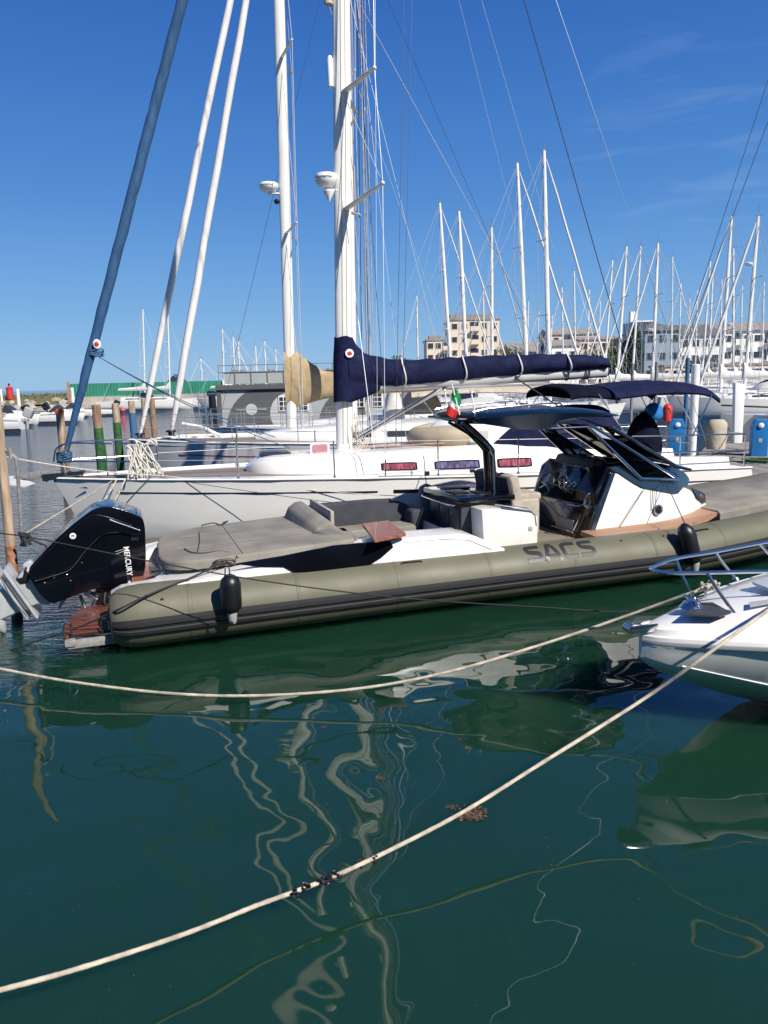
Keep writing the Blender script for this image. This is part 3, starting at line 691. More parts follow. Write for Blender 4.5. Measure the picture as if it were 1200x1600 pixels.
# windscreen: stainless side frames, tinted panes
ta, tb_ = .50, 1.90
def fr(x, y, t=.5): return FR.at(x, y, t)
W = {k: fr(*p) for k, p in dict(a=(919, 667), b=(1001, 748), c=(1060, 749), d=(962, 688), e=(941, 684)).items()}
def onside(p, t): return V((p.x, t, p.z))
for t in (ta, tb_):
    q = MB()
    q.tube([onside(W['a'], t), onside(W['b'], t), onside(W['c'], t)], [.022, .03, .02], 10)
    q.tube([onside(W['c'], t), onside(W['d'], t), onside(W['a'] + V((.03, 0, .02)), t)], .02, 10)
    q.tube([onside(W['a'], t), onside(fr(850, 670), t)], .016, 8)
    fr_o = q.build('windscreen_frame', 'stainless', rib)
    q = MB(); q.slab([onside(p, t - .008) for p in (W['a'] + V((.02, 0, 0)), W['e'], W['d'])], .014, (0, 1, 0)); q.build('gusset', 'silver_paint', fr_o, smooth=False)
    q = MB(); q.slab([onside(p, t + .002) for p in (W['e'], W['b'], W['c'], W['d'])], .006, (0, 1, 0)); q.build('side_pane', 'side_tint', fr_o, smooth=False)
top_ = fr(958, 668); base_ = fr(1052, 728)
base_in = V((base_.x, 0, base_.z))
q = MB(); N = 10
rings = []
for k in range(N + 1):
    t = lerp(.44, 1.96, k / N); bow = .14 * (1 - (2 * k / N - 1) ** 2)
    a = V((top_.x + bow * .4, lerp(.55, 1.85, k / N), top_.z - .01)); b = V((base_.x + .02 + bow, t, base_.z - .01))
    rings.append([a, a + V((.012, 0, .012)), b + V((.012, 0, .012)), b])
q.loft(rings); q.build('windscreen', 'dark_tint', rib, angle=60)
q = MB()
for t in (.505, 1.895):
    a = V((top_.x, t + (.05 if t < 1 else -.05), top_.z)); b = V((base_.x, t - (.05 if t < 1 else -.05), base_.z)); q.tube([a, b, V((base_.x + .25, b.y, base_.z - .06))], [(.045, .03), (.05, .03), (.04, .02)], 8)
each(q, 'screen_pillar', 'smoke_blue', rib)
q = MB()
for (x0, y0, x1, y1) in ((862, 668, 905, 717), (884, 668, 943, 709)):
    a = fr(x0, y0, 1.75); b = fr(x1, y1, 1.75); q.tube([V((a.x, 1.75, a.z)), V((b.x, 1.75, b.z))], .022, 8)
each(q, 'hardtop_strut', 'satin_black', rib)
# hardtop
top_line = [(3.86, 2.255), (4.2, 2.285), (4.8, 2.315), (5.2, 2.32), (5.7, 2.30), (6.15, 2.24), (6.36, 2.185)]
def skirt(s): return interp([(3.86, 2.235), (4.2, 2.15), (4.6, 2.075), (4.95, 2.05), (5.08, 2.08), (5.25, 2.16), (5.5, 2.19), (6.0, 2.165), (6.36, 2.165)], s)
def halfw(s): return interp([(4.12, .62), (4.35, .76), (4.9, .82), (5.6, .80), (6.15, .68), (6.36, .50)], s)
rings = []
for i in range(27):
    s = 4.12 + 2.24 * i / 26; z1 = interp(top_line, s); z0 = skirt(s); hw = halfw(s)
    rings.append([V((s, 1.2 - hw * .55, z1)), V((s, 1.2 - hw * .93, z1 - .03)), V((s, 1.2 - hw, z1 - .065 if z1 - .065 > z0 else (z1 + z0) / 2)), V((s, 1.2 - hw * .97, z0)), V((s, 1.2 - hw * .90, z0)),
                  V((s, 1.2 - hw * .82, max(z0, z1 - .09))), V((s, 1.2 + hw * .82, max(z0, z1 - .09))), V((s, 1.2 + hw * .90, z0)), V((s, 1.2 + hw * .97, z0)), V((s, 1.2 + hw, z1 - .065 if z1 - .065 > z0 else (z1 + z0) / 2)), V((s, 1.2 + hw * .93, z1 - .03)), V((s, 1.2 + hw * .55, z1))])
q = MB(); q.loft(rings); ht = q.build('hardtop', 'hardtop_blue', rib, angle=50)
q = MB()
for y in (.6, 1.8):
    q.tube([(4.1, y, 2.30), (4.3, y, 2.335), (5.0, y, 2.37), (5.35, y, 2.37), (5.4, y, 2.32)], .012, 8)
    for s in (4.3, 4.7, 5.2): q.tube([(s, y, 2.28), (s, y, 2.36)], .009, 6)
q.build('roof_rail', 'stainless', ht)
q = MB()
for (s, y, h) in ((4.2, .75, .28), (4.25, 1.7, .3), (5.15, 1.0, .12)): q.tube([(s, y, 2.25), (s - .05, y, 2.25 + h)], .011, 6); q.tube([(s - .05, y, 2.25 + h), (s - .05, y, 2.28 + h)], .02, 8)
q.blob((5.15, 1.2, 2.37), .05, 2, 0, (1.3, 1.3, .6)); each(q, 'antenna_piece', 'plastic_white', ht)
q = MB()
for y in (.72, 1.68):
    q.tube([(3.95, y, 2.21), (4.15, y, 2.20), (4.45, y, 2.16)], .016, 8)
q.tube([(3.95, .72, 2.21), (3.95, 1.68, 2.21)], .016, 8)
for k in range(3): q.tube([(4.02 + .08 * k, .72, 2.205), (4.02 + .08 * k, 1.68, 2.205)], .009, 6)
q.build('aft_rack', 'satin_black', ht)
ht.location.x = .15
q = MB()
for y in (.92, 1.10):
    q.tube(catmull([(4.72, y, .7), (4.71, y, 1.2), (4.68, y, 1.70), (4.65, y, 1.80), (4.45, y, 2.0), (4.25, y, 2.16)], 5), .042, 12)
q.tube([(4.62, .92, 1.85), (4.05, .9, 2.17)], .02, 8); each(q, 'support_pole', 'gloss_black', rib)
q = MB(); q.tube([(4.69, .87, 1.15), (4.665, .87, 1.7), (4.61, .87, 1.82), (4.3, .87, 2.09)], .012, 8); q.build('pole_trim', 'stainless', rib)
# bow cushion and foredeck
q = MB(); rings = []
for s in (8.0, 8.5, 9.2, 10, 10.6, 11.0):
    hw = interp([(8, .84), (9.2, .78), (10, .6), (10.6, .42), (11, .22)], s); zt = interp(ZT, s) + .34
    rings.append([V((s, 1.2 - hw, zt - .24)), V((s, 1.2 - hw, zt - .04)), V((s, 1.2 - hw + .05, zt)), V((s, 1.2 + hw - .05, zt)), V((s, 1.2 + hw, zt - .04)), V((s, 1.2 + hw, zt - .24))])
q.loft(rings); q.build('bow_pad', 'cushion', rib, angle=40)
# stern cleat on the near coaming
p = FR.at(350, 880, .12)
q = MB(); q.tube(catmull([p + V((-.12, 0, .0)), p + V((-.08, 0, .03)), p + V((0, 0, .035)), p + V((.08, 0, .03)), p + V((.12, 0, 0))], 4), .013, 8); q.blob(p + V((0, 0, .01)), .03, 2, 0, (1.3, .8, .7)); q.build('cleat', 'satin_black', rib)
# oval scupper on the aft quarter
p = FR.at(262, 889, .2); q = MB(); q.blob((p.x - .1, .35, .735), .06, 2, 0, (1.3, .7, .3)); q.build('vent', 'dark_glass', rib)

# ---- outboard, tilted up
eng_t = .88
def E2(lst, t=eng_t): return [(p.x, p.z) for p in [FR.at(x, y, t) for x, y in lst]]
cowl = E2([(38, 896), (58, 874), (80, 850), (106, 826), (130, 807), (146, 796), (168, 791), (190, 796), (214, 805), (226, 812), (228, 850), (228, 888), (222, 908), (200, 916), (168, 919), (146, 921), (104, 937), (74, 948)])
q = MB()
def cowl_fn(c):
    # crown the sides: narrower towards the top and bottom edges
    return (c.x, c.y, c.z)
q.prism(chaikin(cowl), eng_t + .03, 1.52, bev=.06, seg=5); engine = q.build('outboard_engine', 'gloss_black', rib, angle=30)
sidep = E2([(42, 896), (60, 876), (84, 852), (110, 829), (134, 808), (148, 803), (168, 807), (195, 816), (218, 827), (219, 838), (190, 830), (168, 832), (155, 838), (133, 860), (110, 888), (78, 900), (52, 908)])
q = MB(); q.prism(chaikin(sidep), eng_t - .016, eng_t + .06, bev=.022, seg=4); q.build('side_cowl', 'gloss_black', engine, angle=30)
q = MB(); P_ = [FR.at(x, y, eng_t) for x, y in ((190, 831), (168, 833), (155, 839), (133, 861), (110, 889), (78, 901), (54, 908))]
q.tube(catmull([V((p_.x, eng_t - .004, p_.z)) for p_ in P_], 6), .005, 6); q.build('cowl_edge', 'rubber_grey', engine)
q = MB()
for x_, y_ in ((84, 904), (105, 898), (110, 908), (70, 912), (128, 880)): p_ = FR.at(x_, y_, eng_t); q.blob((p_.x, eng_t + .028, p_.z), .009, 2)
each(q, 'bolt', 'stainless', engine)
q = MB()
for k in range(4): a_ = FR.at(206 + 3 * k, 835 + 0 * k, eng_t); q.box((a_.x, eng_t + .028, a_.z - .03), (.008, .012, .09), ry=.1, bev=.002)
each(q, 'vent_slot', 'rubber_grey', engine)
q = MB(); q.prism(E2([(176, 800), (215, 810), (218, 818), (178, 806)]), eng_t + .12, 1.4, bev=.006, fn=lambda c: (c.x, c.y, c.z + .035)); q.build('air_intake', 'satin_black', engine)
q = MB(); a, b_ = [FR.at(x, y, eng_t) for x, y in ((172, 812), (218, 828))]; q.tube([V((a.x, eng_t - .02, a.z)), V((b_.x, eng_t - .02, b_.z))], .007, 8); q.blob((a.x, eng_t - .02, a.z), .014, 2); q.blob((b_.x, eng_t - .02, b_.z), .012, 2); q.build('trim', 'stainless', engine)
p = FR.at(114, 837, eng_t); q = MB(); q.lathe([(.001, 0), (.034, 0), (.034, .006), (.001, .008)], n=24, M=Matrix.Rotation(RAD(90), 4, 'X')); q.v = [tuple(V(v) + V((p.x, eng_t - .014, p.z))) for v in q.v]; em = q.build('emblem', 'white_mark', engine)
q = MB(); q.tube(catmull([(p.x - .016, eng_t - .024, p.z - .012), (p.x - .008, eng_t - .024, p.z + .014), (p.x, eng_t - .024, p.z - .004), (p.x + .008, eng_t - .024, p.z + .014), (p.x + .016, eng_t - .024, p.z - .012)], 4), .003, 5); q.build('mark', 'decal_grey', em)
vs, fs = text_mesh('MERCURY', .084, off=.0018)
a = FR.at(193, 855, eng_t); b_ = FR.at(199, 901, eng_t); w0 = max(v.x for v in vs)
dd = V((b_.x - a.x, 0, b_.z - a.z)); L_ = dd.length; dd.normalize(); up = V((-dd.z, 0, dd.x)) if -dd.z > 0 else V((dd.z, 0, -dd.x))
q = MB(); q.add([V((a.x, eng_t + .022, a.z)) + dd * (v.x / w0 * L_) + up * v.y for v in vs], fs); q.build('lettering', 'white_mark', engine, smooth=False)
q = MB()     # two thin white swashes beside the name
for k in (0, 1):
    p = FR.at(180, 863 + k * 4, eng_t); p2 = FR.at(196, 858 + k * 3, eng_t); q.tube([V((p.x, eng_t + .027, p.z)), V((p2.x, eng_t + .027, p2.z))], .002, 4)
q.build('swash', 'white_mark', engine)
# lower unit in its own axes: a = forward along the plates, b = down the leg
P0 = FR.at(38, 896, eng_t); P1 = FR.at(76, 950, eng_t)
ea = V((P1.x - P0.x, 0, P1.z - P0.z)); fl_len = ea.length; ea.normalize(); eb = V((ea.z, 0, -ea.x)) if ea.z < 0 else V((-ea.z, 0, ea.x))
TC = 1.2
def LU(a, b, t=0.0): return V((P0.x, 0, P0.z)) + ea * a + eb * b + V((0, TC + t, 0))
def lu_prism(q, pts, w, bev=.015, tap=None):
    bb = bmesh.new(); va = [bb.verts.new(LU(a, b, -w / 2)) for a, b in pts]; vb = [bb.verts.new(LU(a, b, w / 2)) for a, b in pts]; n = len(pts)
    bb.faces.new(va); bb.faces.new(vb[::-1])
    for i in range(n): bb.faces.new((va[i], vb[i], vb[(i + 1) % n], va[(i + 1) % n]))
    bmesh.ops.recalc_face_normals(bb, faces=bb.faces[:]); bmesh.ops.bevel(bb, geom=bb.edges[:], offset=bev, segments=3, affect='EDGES', profile=.6, clamp_overlap=True); q.bm(bb)
F_ = fl_len
q = MB()
lu_prism(q, [(.0, -.03), (F_ * .98, -.03), (F_ * 1.0, .015), (F_ * .85, .10), (F_ * .82, .17), (.05, .17), (.0, .06)], .36, .04)
lu_prism(q, [(-.12, .17), (F_ * 1.12, .17), (F_ * 1.16, .185), (F_ * 1.10, .20), (-.12, .20)], .40, .006)
lu_prism(q, [(.02, .19), (F_ * .95, .19), (F_ * .88, .27), (.0, .27)], .22, .03)
lu_prism(q, [(-.22, .27), (F_ * 1.05, .27), (F_ * 1.09, .283), (F_ * 1.02, .295), (-.22, .295)], .34, .006)
lu_prism(q, [(.05, .28), (F_ * .86, .28), (F_ * .80, .62), (.10, .62)], .15, .05)
rings = [(-.12, .05), (-.05, .09), (.1, .105), (.3, .10), (.42, .075), (.50, .04), (.53, .01)]
q.loft([[LU(a, .60 + r * math.sin(2 * PI * k / 20), r * math.cos(2 * PI * k / 20)) for k in range(20)] for a, r in rings])
lu_prism(q, [(.0, .66), (.36, .66), (.22, .88), (.02, .88)], .03, .008)
lu_prism(q, [(-.06, -.06), (.02, -.09), (.07, -.02), (.02, .05), (-.06, .02)], .12, .02)
lu = q.build('lower_unit', 'silver_paint', engine, angle=30)
q = MB(); lu_prism(q, [(-.03, .0), (.08, -.01), (.13, .06), (.1, .13), (.02, .14), (.05, .07)], .40, .02); q.build('water_deflector', 'satin_black', engine)
q = MB(); lu_prism(q, [(.30 + F_ * .35, -.17), (.36 + F_ * .35, -.17), (.44 + F_ * .35, -.02), (.40 + F_ * .35, -.02)], .06, .012)
q.build('trim_anode', 'silver_paint', engine)
q = MB(); q.loft([[LU(a, .60 + r * math.sin(2 * PI * k / 16), r * math.cos(2 * PI * k / 16)) for k in range(16)] for a, r in ((-.12, .05), (-.2, .06), (-.3, .045), (-.34, .01))])
for j in range(3):
    A_ = 2 * PI * j / 3 + .4; bl = []
    for k in range(9):
        rr = .05 + .15 * k / 8; wd = .09 * math.sin(PI * min(1, (k + 1.2) / 9.5)); tw = .5
        c, s_ = math.cos(A_), math.sin(A_)
        def PP(off, ax): return LU(-.21 + ax, .60 + rr * s_ + off * c, rr * c - off * s_)
        bl.append([PP(-wd, .04), PP(wd, -.04), PP(wd, -.046), PP(-wd, .034)])
    q.loft(bl)
q.build('propeller', 'silver_paint', engine)
# mounting bracket, tilt ram and hoses
q = MB()
for y in (1.02, 1.38):
    q.prism(E2([(150, 915), (186, 912), (196, 905), (210, 910), (200, 945), (178, 950), (150, 945)], y), y - .03, y + .03, bev=.01)
q.prism(E2([(176, 912), (228, 905), (232, 940), (186, 950)], 1.1), 1.0, 1.4, bev=.02); q.build('transom_bracket', 'satin_black', engine)
q = MB(); r1 = FR.at(128, 928, 1.1); r2 = FR.at(136, 958, 1.1)
q.tube([FR.at(125, 930, 1.0), FR.at(137, 960, 1.0)], .02, 10); q.tube([FR.at(120, 925, 1.0), FR.at(137, 924, 1.0), FR.at(150, 935, 1.0)], .022, 8); q.tube([FR.at(150, 935, 1.0), FR.at(140, 960, 1.0), FR.at(146, 975, 1.0)], .02, 8)
q.box(FR.at(143, 928, 1.05), (.16, .2, .05), ry=.5, bev=.015); q.build('tilt_ram', 'stainless', engine)
q = MB()
for k in range(5):
    a = FR.at(166 + 5 * k, 920, 1.02 + .06 * k); b_ = FR.at(175 + 4 * k, 952, .98 + .05 * k); q.tube(catmull([a, (a + b_) / 2 + V((-.05 + .02 * k, -.05, -.03)), b_, b_ + V((.15, 0, .03))], 5), .014, 8)
q.blob(FR.at(160, 918, 1.0), .05, 2, .1); q.blob(FR.at(172, 935, 1.0), .045, 2, .15); q.build('hose', 'rubber', engine)

# ------------------------------------------------------------------ sailing boats
BU = [(0, .015), (.04, .17), (.1, .37), (.18, .57), (.28, .76), (.4, .91), (.52, .985), (.62, 1.0), (.75, .97), (.88, .89), (1, .78)]
def hull_pts(L, B, fb, fm, fs, rake=.45, tr=.25, n=14, K=7, depth=.35):
    rings = []
    for i in range(n + 1):
        u = (i / n) ** 1.15; hb = max(.012, B / 2 * interp(BU, u)); zs = (1 - u) ** 2 * fb + 2 * u * (1 - u) * (2 * fm - (fb + fs) / 2) + u * u * fs
        zs = max(zs, .1); side = []
        for k in range(K):
            a = k / (K - 1)                    # 0 sheer, 1 keel
            z = zs + (-depth - zs) * a ** 1.1
            wd = hb * (1 - .05 * a - .95 * a ** 7)
            fl = 1 - .14 * (1 - u) ** 3 * a     # flare at the bow
            x = u * L + (zs - z) * rake * (1 - u) ** 5 + (zs - z) * tr * max(0, u - .9) * 10
            side.append(V((x, -wd * fl, z)))
        rings.append(side + [V((p.x, -p.y, p.z)) for p in side[::-1]])
    return rings
def sheer(L, B, fb, fm, fs, u):
    return V((u * L, -B / 2 * interp(BU, u), (1 - u) ** 2 * fb + 2 * u * (1 - u) * (2 * fm - (fb + fs) / 2) + u * u * fs))
def make_hull(root, L, B, fb, fm, fs, m='hull_white', deckm='teak_grey', stripes=(), toerail=True, rake=.45, n=14, tr=.25):
    q = MB(); q.loft(hull_pts(L, B, fb, fm, fs, rake, n=n, tr=tr)); h = q.build('hull', m, root, angle=40)
    us = [i / 24 for i in range(25)]
    q = MB(); S = [sheer(L, B, fb, fm, fs, u) for u in us]
    q.loft([[p + V((0, min(.04, -p.y * .5), -.02)), V((p.x, -p.y * 0, p.z + .03)), V((p.x, -p.y - min(.04, -p.y * .5), p.z - .02)), V((p.x, -p.y - .05, p.z - .06)), V((p.x, p.y + .05, p.z - .06))] for p in S])
    d = q.build('deck', deckm, root, angle=30)
    if toerail:
        for sg in (1, -1):
            q = MB(); q.tube([V((p.x, p.y * sg, p.z + .012)) for p in S], [(.028, .022)] * len(S), 6); q.build('toe_rail', 'gelcoat' if deckm != 'gelcoat' else 'aluminium', root)
    for (u0, u1, dz, hh, mm) in stripes:
        q = MB(); rings = []
        for i in range(25):
            u = lerp(u0, u1, i / 24); p = sheer(L, B, fb, fm, fs, u); y = hull_y(L, B, fb, fm, fs, u, p.z - dz, rake)
            y2 = hull_y(L, B, fb, fm, fs, u, p.z - dz - hh, rake); xx = p.x + dz * rake * (1 - u) ** 5
            rings.append([V((xx, y - .004, p.z - dz)), V((xx, y2 - .004, p.z - dz - hh)), V((xx, y2 + .01, p.z - dz - hh)), V((xx, y + .01, p.z - dz))])
        q.loft(rings); q.build('hull_stripe', mm, h, smooth=False)
    return h
def hull_y(L, B, fb, fm, fs, u, z, rake, depth=.35):
    zs = sheer(L, B, fb, fm, fs, u).z; a = max(0, min(1, (zs - z) / (zs + depth))) ** (1 / 1.1)
    hb = max(.012, B / 2 * interp(BU, u)); return -hb * (1 - .05 * a - .95 * a ** 7) * (1 - .14 * (1 - u) ** 3 * a)
def roof_ring(x, wd, z, h):
    half = [(-wd, z - .05), (-wd, z + h * .10), (-wd * .93, z + h * .62), (-wd * .86, z + h * .86), (-wd * .72, z + h * .97), (-wd * .35, z + h * 1.03)]
    return [V((x, y, zz)) for y, zz in half] + [V((x, -y, zz)) for y, zz in half[::-1]]
def coachroof(root, xs, m='gelcoat', n=20):
    """xs: list of (x, half width, deck z, height)"""
    rings = []
    tw = [(a[0], a[1]) for a in xs]; tz = [(a[0], a[2]) for a in xs]; th = [(a[0], a[3]) for a in xs]
    for i in range(n + 1):
        x = lerp(xs[0][0], xs[-1][0], i / n); rings.append(roof_ring(x, interp(tw, x), interp(tz, x), interp(th, x)))
    q = MB(); q.loft(rings); return q.build('coachroof', m, root, angle=45)
def pane_on_roof(xs, x0, x1, f0, f1, m, parent, name='window', framem=None, sg=1, lift=.006):
    tw = [(a[0], a[1]) for a in xs]; tz = [(a[0], a[2]) for a in xs]; th = [(a[0], a[3]) for a in xs]
    def pt(x, f, lf):
        wd, z, h = interp(tw, x), interp(tz, x), interp(th, x); k = (f - .10) / .52
        return V((x, sg * (-(wd + (wd * .93 - wd) * k) - lf), z + h * f))
    def panel(a0, a1, g0, g1, lf, nm, mm, par):
        rings = []; n = 8
        for i in range(n + 1):
            x = lerp(a0, a1, i / n); e = min(1, min(i, n - i) + .85); mid = (g0 + g1) / 2
            rings.append([pt(x, mid + (g0 - mid) * e, lf), pt(x, mid + (g1 - mid) * e, lf), pt(x, mid + (g1 - mid) * e, -.02), pt(x, mid + (g0 - mid) * e, -.02)])
        q = MB(); q.loft(rings); return q.build(nm, mm, par, smooth=False)
    if framem:
        fo = panel(x0 - .03, x1 + .03, f0 - .05, f1 + .05, lift, name, framem, parent); panel(x0, x1, f0, f1, lift + .005, 'pane', m, fo); return fo
    return panel(x0, x1, f0, f1, lift, name, m, parent)
def wire(pts, r, name, m, parent, n=5):
    q = MB(); q.tube(pts, r, n); return q.build(name, m, parent)

def mast_section(root, foot, top, a=.13, b=.075, m='mast_white', n=14):
    P = [foot.lerp(top, k / 6) for k in range(7)]; q = MB()
    rings = []
    for k, p in enumerate(P):
        s = 1 if k < 5 else (.9 if k == 5 else .7)
        rings.append([p + V((a * s * math.cos(2 * PI * j / n), b * s * math.sin(2 * PI * j / n), 0)) for j in range(n)])
    q.loft(rings); return q.build('mast', m, root, angle=50)

# ======== near sailing boat =========================================
FA = Frame(-5.6, 12.5, 11)
HA = (12.35, 3.5, 1.21, 1.13, .97)
bA = fempty('sailing_boat', FA, 'near white sailing boat with teak deck and navy boom cover behind the inflatable', 'sailing boat')
def uA(px, py): return FA.at(px, py, -1.6).x / HA[0]
make_hull(bA, *HA, stripes=((uA(160, 774), uA(590, 774), .20, .022, 'stripe_navy'), (uA(614, 771), uA(668, 771), .185, .06, 'stripe_black'), (uA(668, 772), .98, .20, .022, 'stripe_navy'), (0.35, .999, .93, .05, 'stripe_navy')))
xr0, xr1 = FA.at(385, 735, -.5).x, FA.at(985, 700, -1.0).x
XA = [(xr0, .18, 1.19, .10), (xr0 + .12, .42, 1.19, .24), (xr0 + .5, .62, 1.17, .30), (xr0 + 1.6, .92, 1.14, .36), (xr0 + 3, 1.12, 1.11, .42), (xr0 + 4.6, 1.18, 1.08, .48), (xr1 - .3, 1.14, 1.05, .52), (xr1, 1.10, 1.04, .50)]
crA = coachroof(bA, XA, n=28)
for x0, x1, m in ((601, 651, 'curtain_pink'), (683, 748, 'curtain_violet'), (780, 829, 'curtain_pink')):
    a, b = FA.at(x0, 725, -1.15).x, FA.at(x1, 720, -1.15).x
    pane_on_roof(XA, a, b, .24, .48, m, crA, framem='dark_glass')
pane_on_roof(XA, FA.at(600, 725, -1.15).x, FA.at(651, 725, -1.15).x, .20, .54, 'curtain_pink', crA, framem='dark_glass', sg=-1)
# open deck hatch with a pink tinted pane
p0 = FA.at(499, 701, -.25); q = MB()
rp = roundpoly([(-.17, -.01), (.17, -.01), (.17, .24), (-.17, .24)], .05, 4)
q.slab([V((p0.x + x, p0.y - .1, p0.z - .12 + z)) for x, z in rp], .03, (0, 1, 0)); hA = q.build('deck_hatch', 'plastic_white', crA, smooth=False)
rp = roundpoly([(-.135, .03), (.135, .03), (.135, .205), (-.135, .205)], .04, 4)
q = MB(); q.slab([V((p0.x + x, p0.y - .108, p0.z - .12 + z)) for x, z in rp], .01, (0, 1, 0)); q.build('pane', 'hatch_pink', hA, smooth=False)
q = MB(); p1 = FA.at(430, 716, -.1); q.box((p1.x, 0, 1.49), (.55, .5, .04), bev=.015); q.box((p1.x, 0, 1.515), (.46, .42, .02), bev=.008); q.build('skylight', 'window_dark', crA)
q = MB()   # grab rails and running lines along the roof
q.tube([(x, -.62, interp([(a[0], a[2] + a[3]) for a in XA], x) + .06) for x in [xr0 + 2 + .3 * k for k in range(12)]], .014, 6); q.build('grab_rail', 'mahogany', crA)
q = MB()
for k, y in enumerate((-.30, -.36, -.42, .2)):
    q.tube([(x, y, interp([(a[0], a[2] + a[3] * 1.03) for a in XA], x) + .02 + .01 * math.sin(3 * x + k)) for x in [xr0 + 2.2 + .3 * j for j in range(14)]], .009, 5)
tag(q.build('running_line', 'rope_dark', crA))
q = MB()
for x, y in ((xr0 + 5.3, -.45), (xr0 + 5.7, -.5), (xr0 + 6.1, -.75), (xr0 + 5.3, .45), (xr0 + 6.1, .75)):
    zz = interp([(a[0], a[2] + a[3]) for a in XA], x); q.lathe([(.05, 0), (.06, .02), (.04, .05), (.045, .10), (.06, .13), (.02, .14)], (x, y, zz), 14)
q.build('winch', 'stainless', crA)
# genoa track on the side deck
q = MB(); a, b = FA.at(590, 737, -1.3), FA.at(890, 732, -1.3); q.tube([(a.x, -1.38, 1.15), (b.x, -1.36, 1.07)], .014, 6)
for px in (667, 738): p = FA.at(px, 733, -1.38); q.box((p.x, -1.38, 1.17), (.09, .05, .06), bev=.015)
q.build('sheet_track', 'satin_black', bA)
# mast, spreaders, rigging
mf = FA.at(538, 697, 0); mt_ = FA.at(533, 0, 0)
slope = (mt_ - mf) / (mt_.z - mf.z)
def mastA(z): return mf + slope * (z - mf.z)
mtop = mastA(17.6)
mA = mast_section(bA, V((mf.x, 0, 1.45)), mtop, .150, .085)
q = MB()   # sail track and two grooves down the mast
for dx, dy in ((.152, 0), (-.03, -.086), (.05, -.082)): q.tube([mastA(1.6) + V((dx, dy, 0)), mastA(17.3) + V((dx * .8, dy, 0))], .006, 4)
q.build('mast_groove', 'plastic_grey', mA)
def zA(px, py, t=0): return FA.at(px, py, t).z
def spreader(px0, py0, px1, py1, t1, mirror=True, par=mA, F=FA, mast=mastA):
    tip = F.at(px1, py1, t1); z0 = F.at(px0, py0, -.08).z; root = mast(z0)
    res = []
    for sg in (1, -1):
        tp = V((tip.x, tip.y * sg, tip.z)); rt = root + V((.05, -.08 * sg, 0)); d = (tp - rt)
        q = MB(); q.tube([rt, rt.lerp(tp, .5), tp], [(.07, .025), (.055, .02), (.035, .018)], 10); q.blob(tp, .035, 2); q.build('spreader', 'mast_white', par); res.append(tp)
    return res
s1 = spreader(524, 326, 598, 286, -1.15)
s2 = spreader(538, 142, 585, 106, -.95)
s3 = [V((mastA(13.6).x + .35, -.72, 13.7)), V((mastA(13.6).x + .35, .72, 13.7))]
for tp in s3: 
    q = MB(); q.tube([mastA(13.55), tp], [(.06, .025), (.03, .018)], 8); q.build('spreader', 'mast_white', mA)
cp_ = FA.at(595, 732, -1.5)
for i, sg in enumerate((1, -1)):
    ch = V((mf.x + .45, -1.5 * sg, 1.12))
    wire([ch, s1[i], s2[i], s3[i], mtop], .0065, 'cap_shroud', 'wire_light', mA); wire([ch + V((-.12, 0, 0)), mastA(s1[i].z) + V((0, -.08 * sg, 0))], .0055, 'lower_shroud', 'wire', mA)
    wire([s1[i], mastA(s2[i].z)], .005, 'diagonal_stay', 'wire_light', mA); wire([s2[i], mastA(s3[i].z)], .005, 'diagonal_stay', 'wire_light', mA)
    q = MB(); q.tube([ch, ch + V((.01, 0, .32))], .014, 8); q.blob(ch, .03, 2, 0, (2, 1.2, .8)); q.build('chainplate', 'stainless', mA)
wire([V((FA.at(1030, 740, 0).x, -.5, 1.0)), V((FA.at(985, 585, 0).x, 0, FA.at(985, 585, 0).z)), mtop], .009, 'backstay', 'wire_dark', mA)
wire([V((FA.at(1110, 730, .5).x, .5, 1.0)), mtop + V((.1, 0, -.4))], .006, 'backstay', 'wire', mA)
q = MB()
for dx, top in ((.22, 15), (.30, 17), (.27, 12)): q.tube([(mf.x + dx * 1.6 + .1, -.1 + dx * .3, 1.6), mastA(top) + V((.2, 0, 0))], .006, 5)
q.build('halyard', 'rope', mA)
q = MB()
for dx, top in ((.5, 16), (.36, 14)): q.tube([(mf.x + dx, .1, 1.6), mastA(top) + V((.22, 0, 0))], .007, 5)
q.build('halyard', 'rope_dark', mA)
for k, (x0, y0, x1, y1, mm) in enumerate([(608, 735, 556, 0, 'rope_dark'), (590, 735, 586, 0, 'wire_light'), (640, 735, 560, 20, 'wire_light'), (575, 700, 563, 0, 'stripe_red'), (627, 700, 640, 160, 'wire_dark'), (618, 700, 628, 180, 'wire_dark'), (730, 735, 562, 60, 'wire_light')]):
    t_ = -.5 + .25 * (k % 4); a_ = FA.at(x0, y0, t_); b_ = FA.at(x1, y1, t_ * .3); wire([V((a_.x, a_.y, max(1.1, a_.z))), b_, b_ + (b_ - a_) * .35], .0045, 'running_line', mm, mA)
q = MB()     # rope tails at the foot of the mast
for k in range(9):
    x = mf.x + .16 + .06 * (k % 4); y = -.25 + .07 * k; q.tube(catmull([(x, y, 1.95 + .1 * (k % 3)), (x + .03, y, 1.75), (x + .08, y - .04, 1.62), (x + .04, y - .08, 1.56), (x - .05, y, 1.6)], 4), .009, 5)
q.build('rope_tail', 'rope', mA)
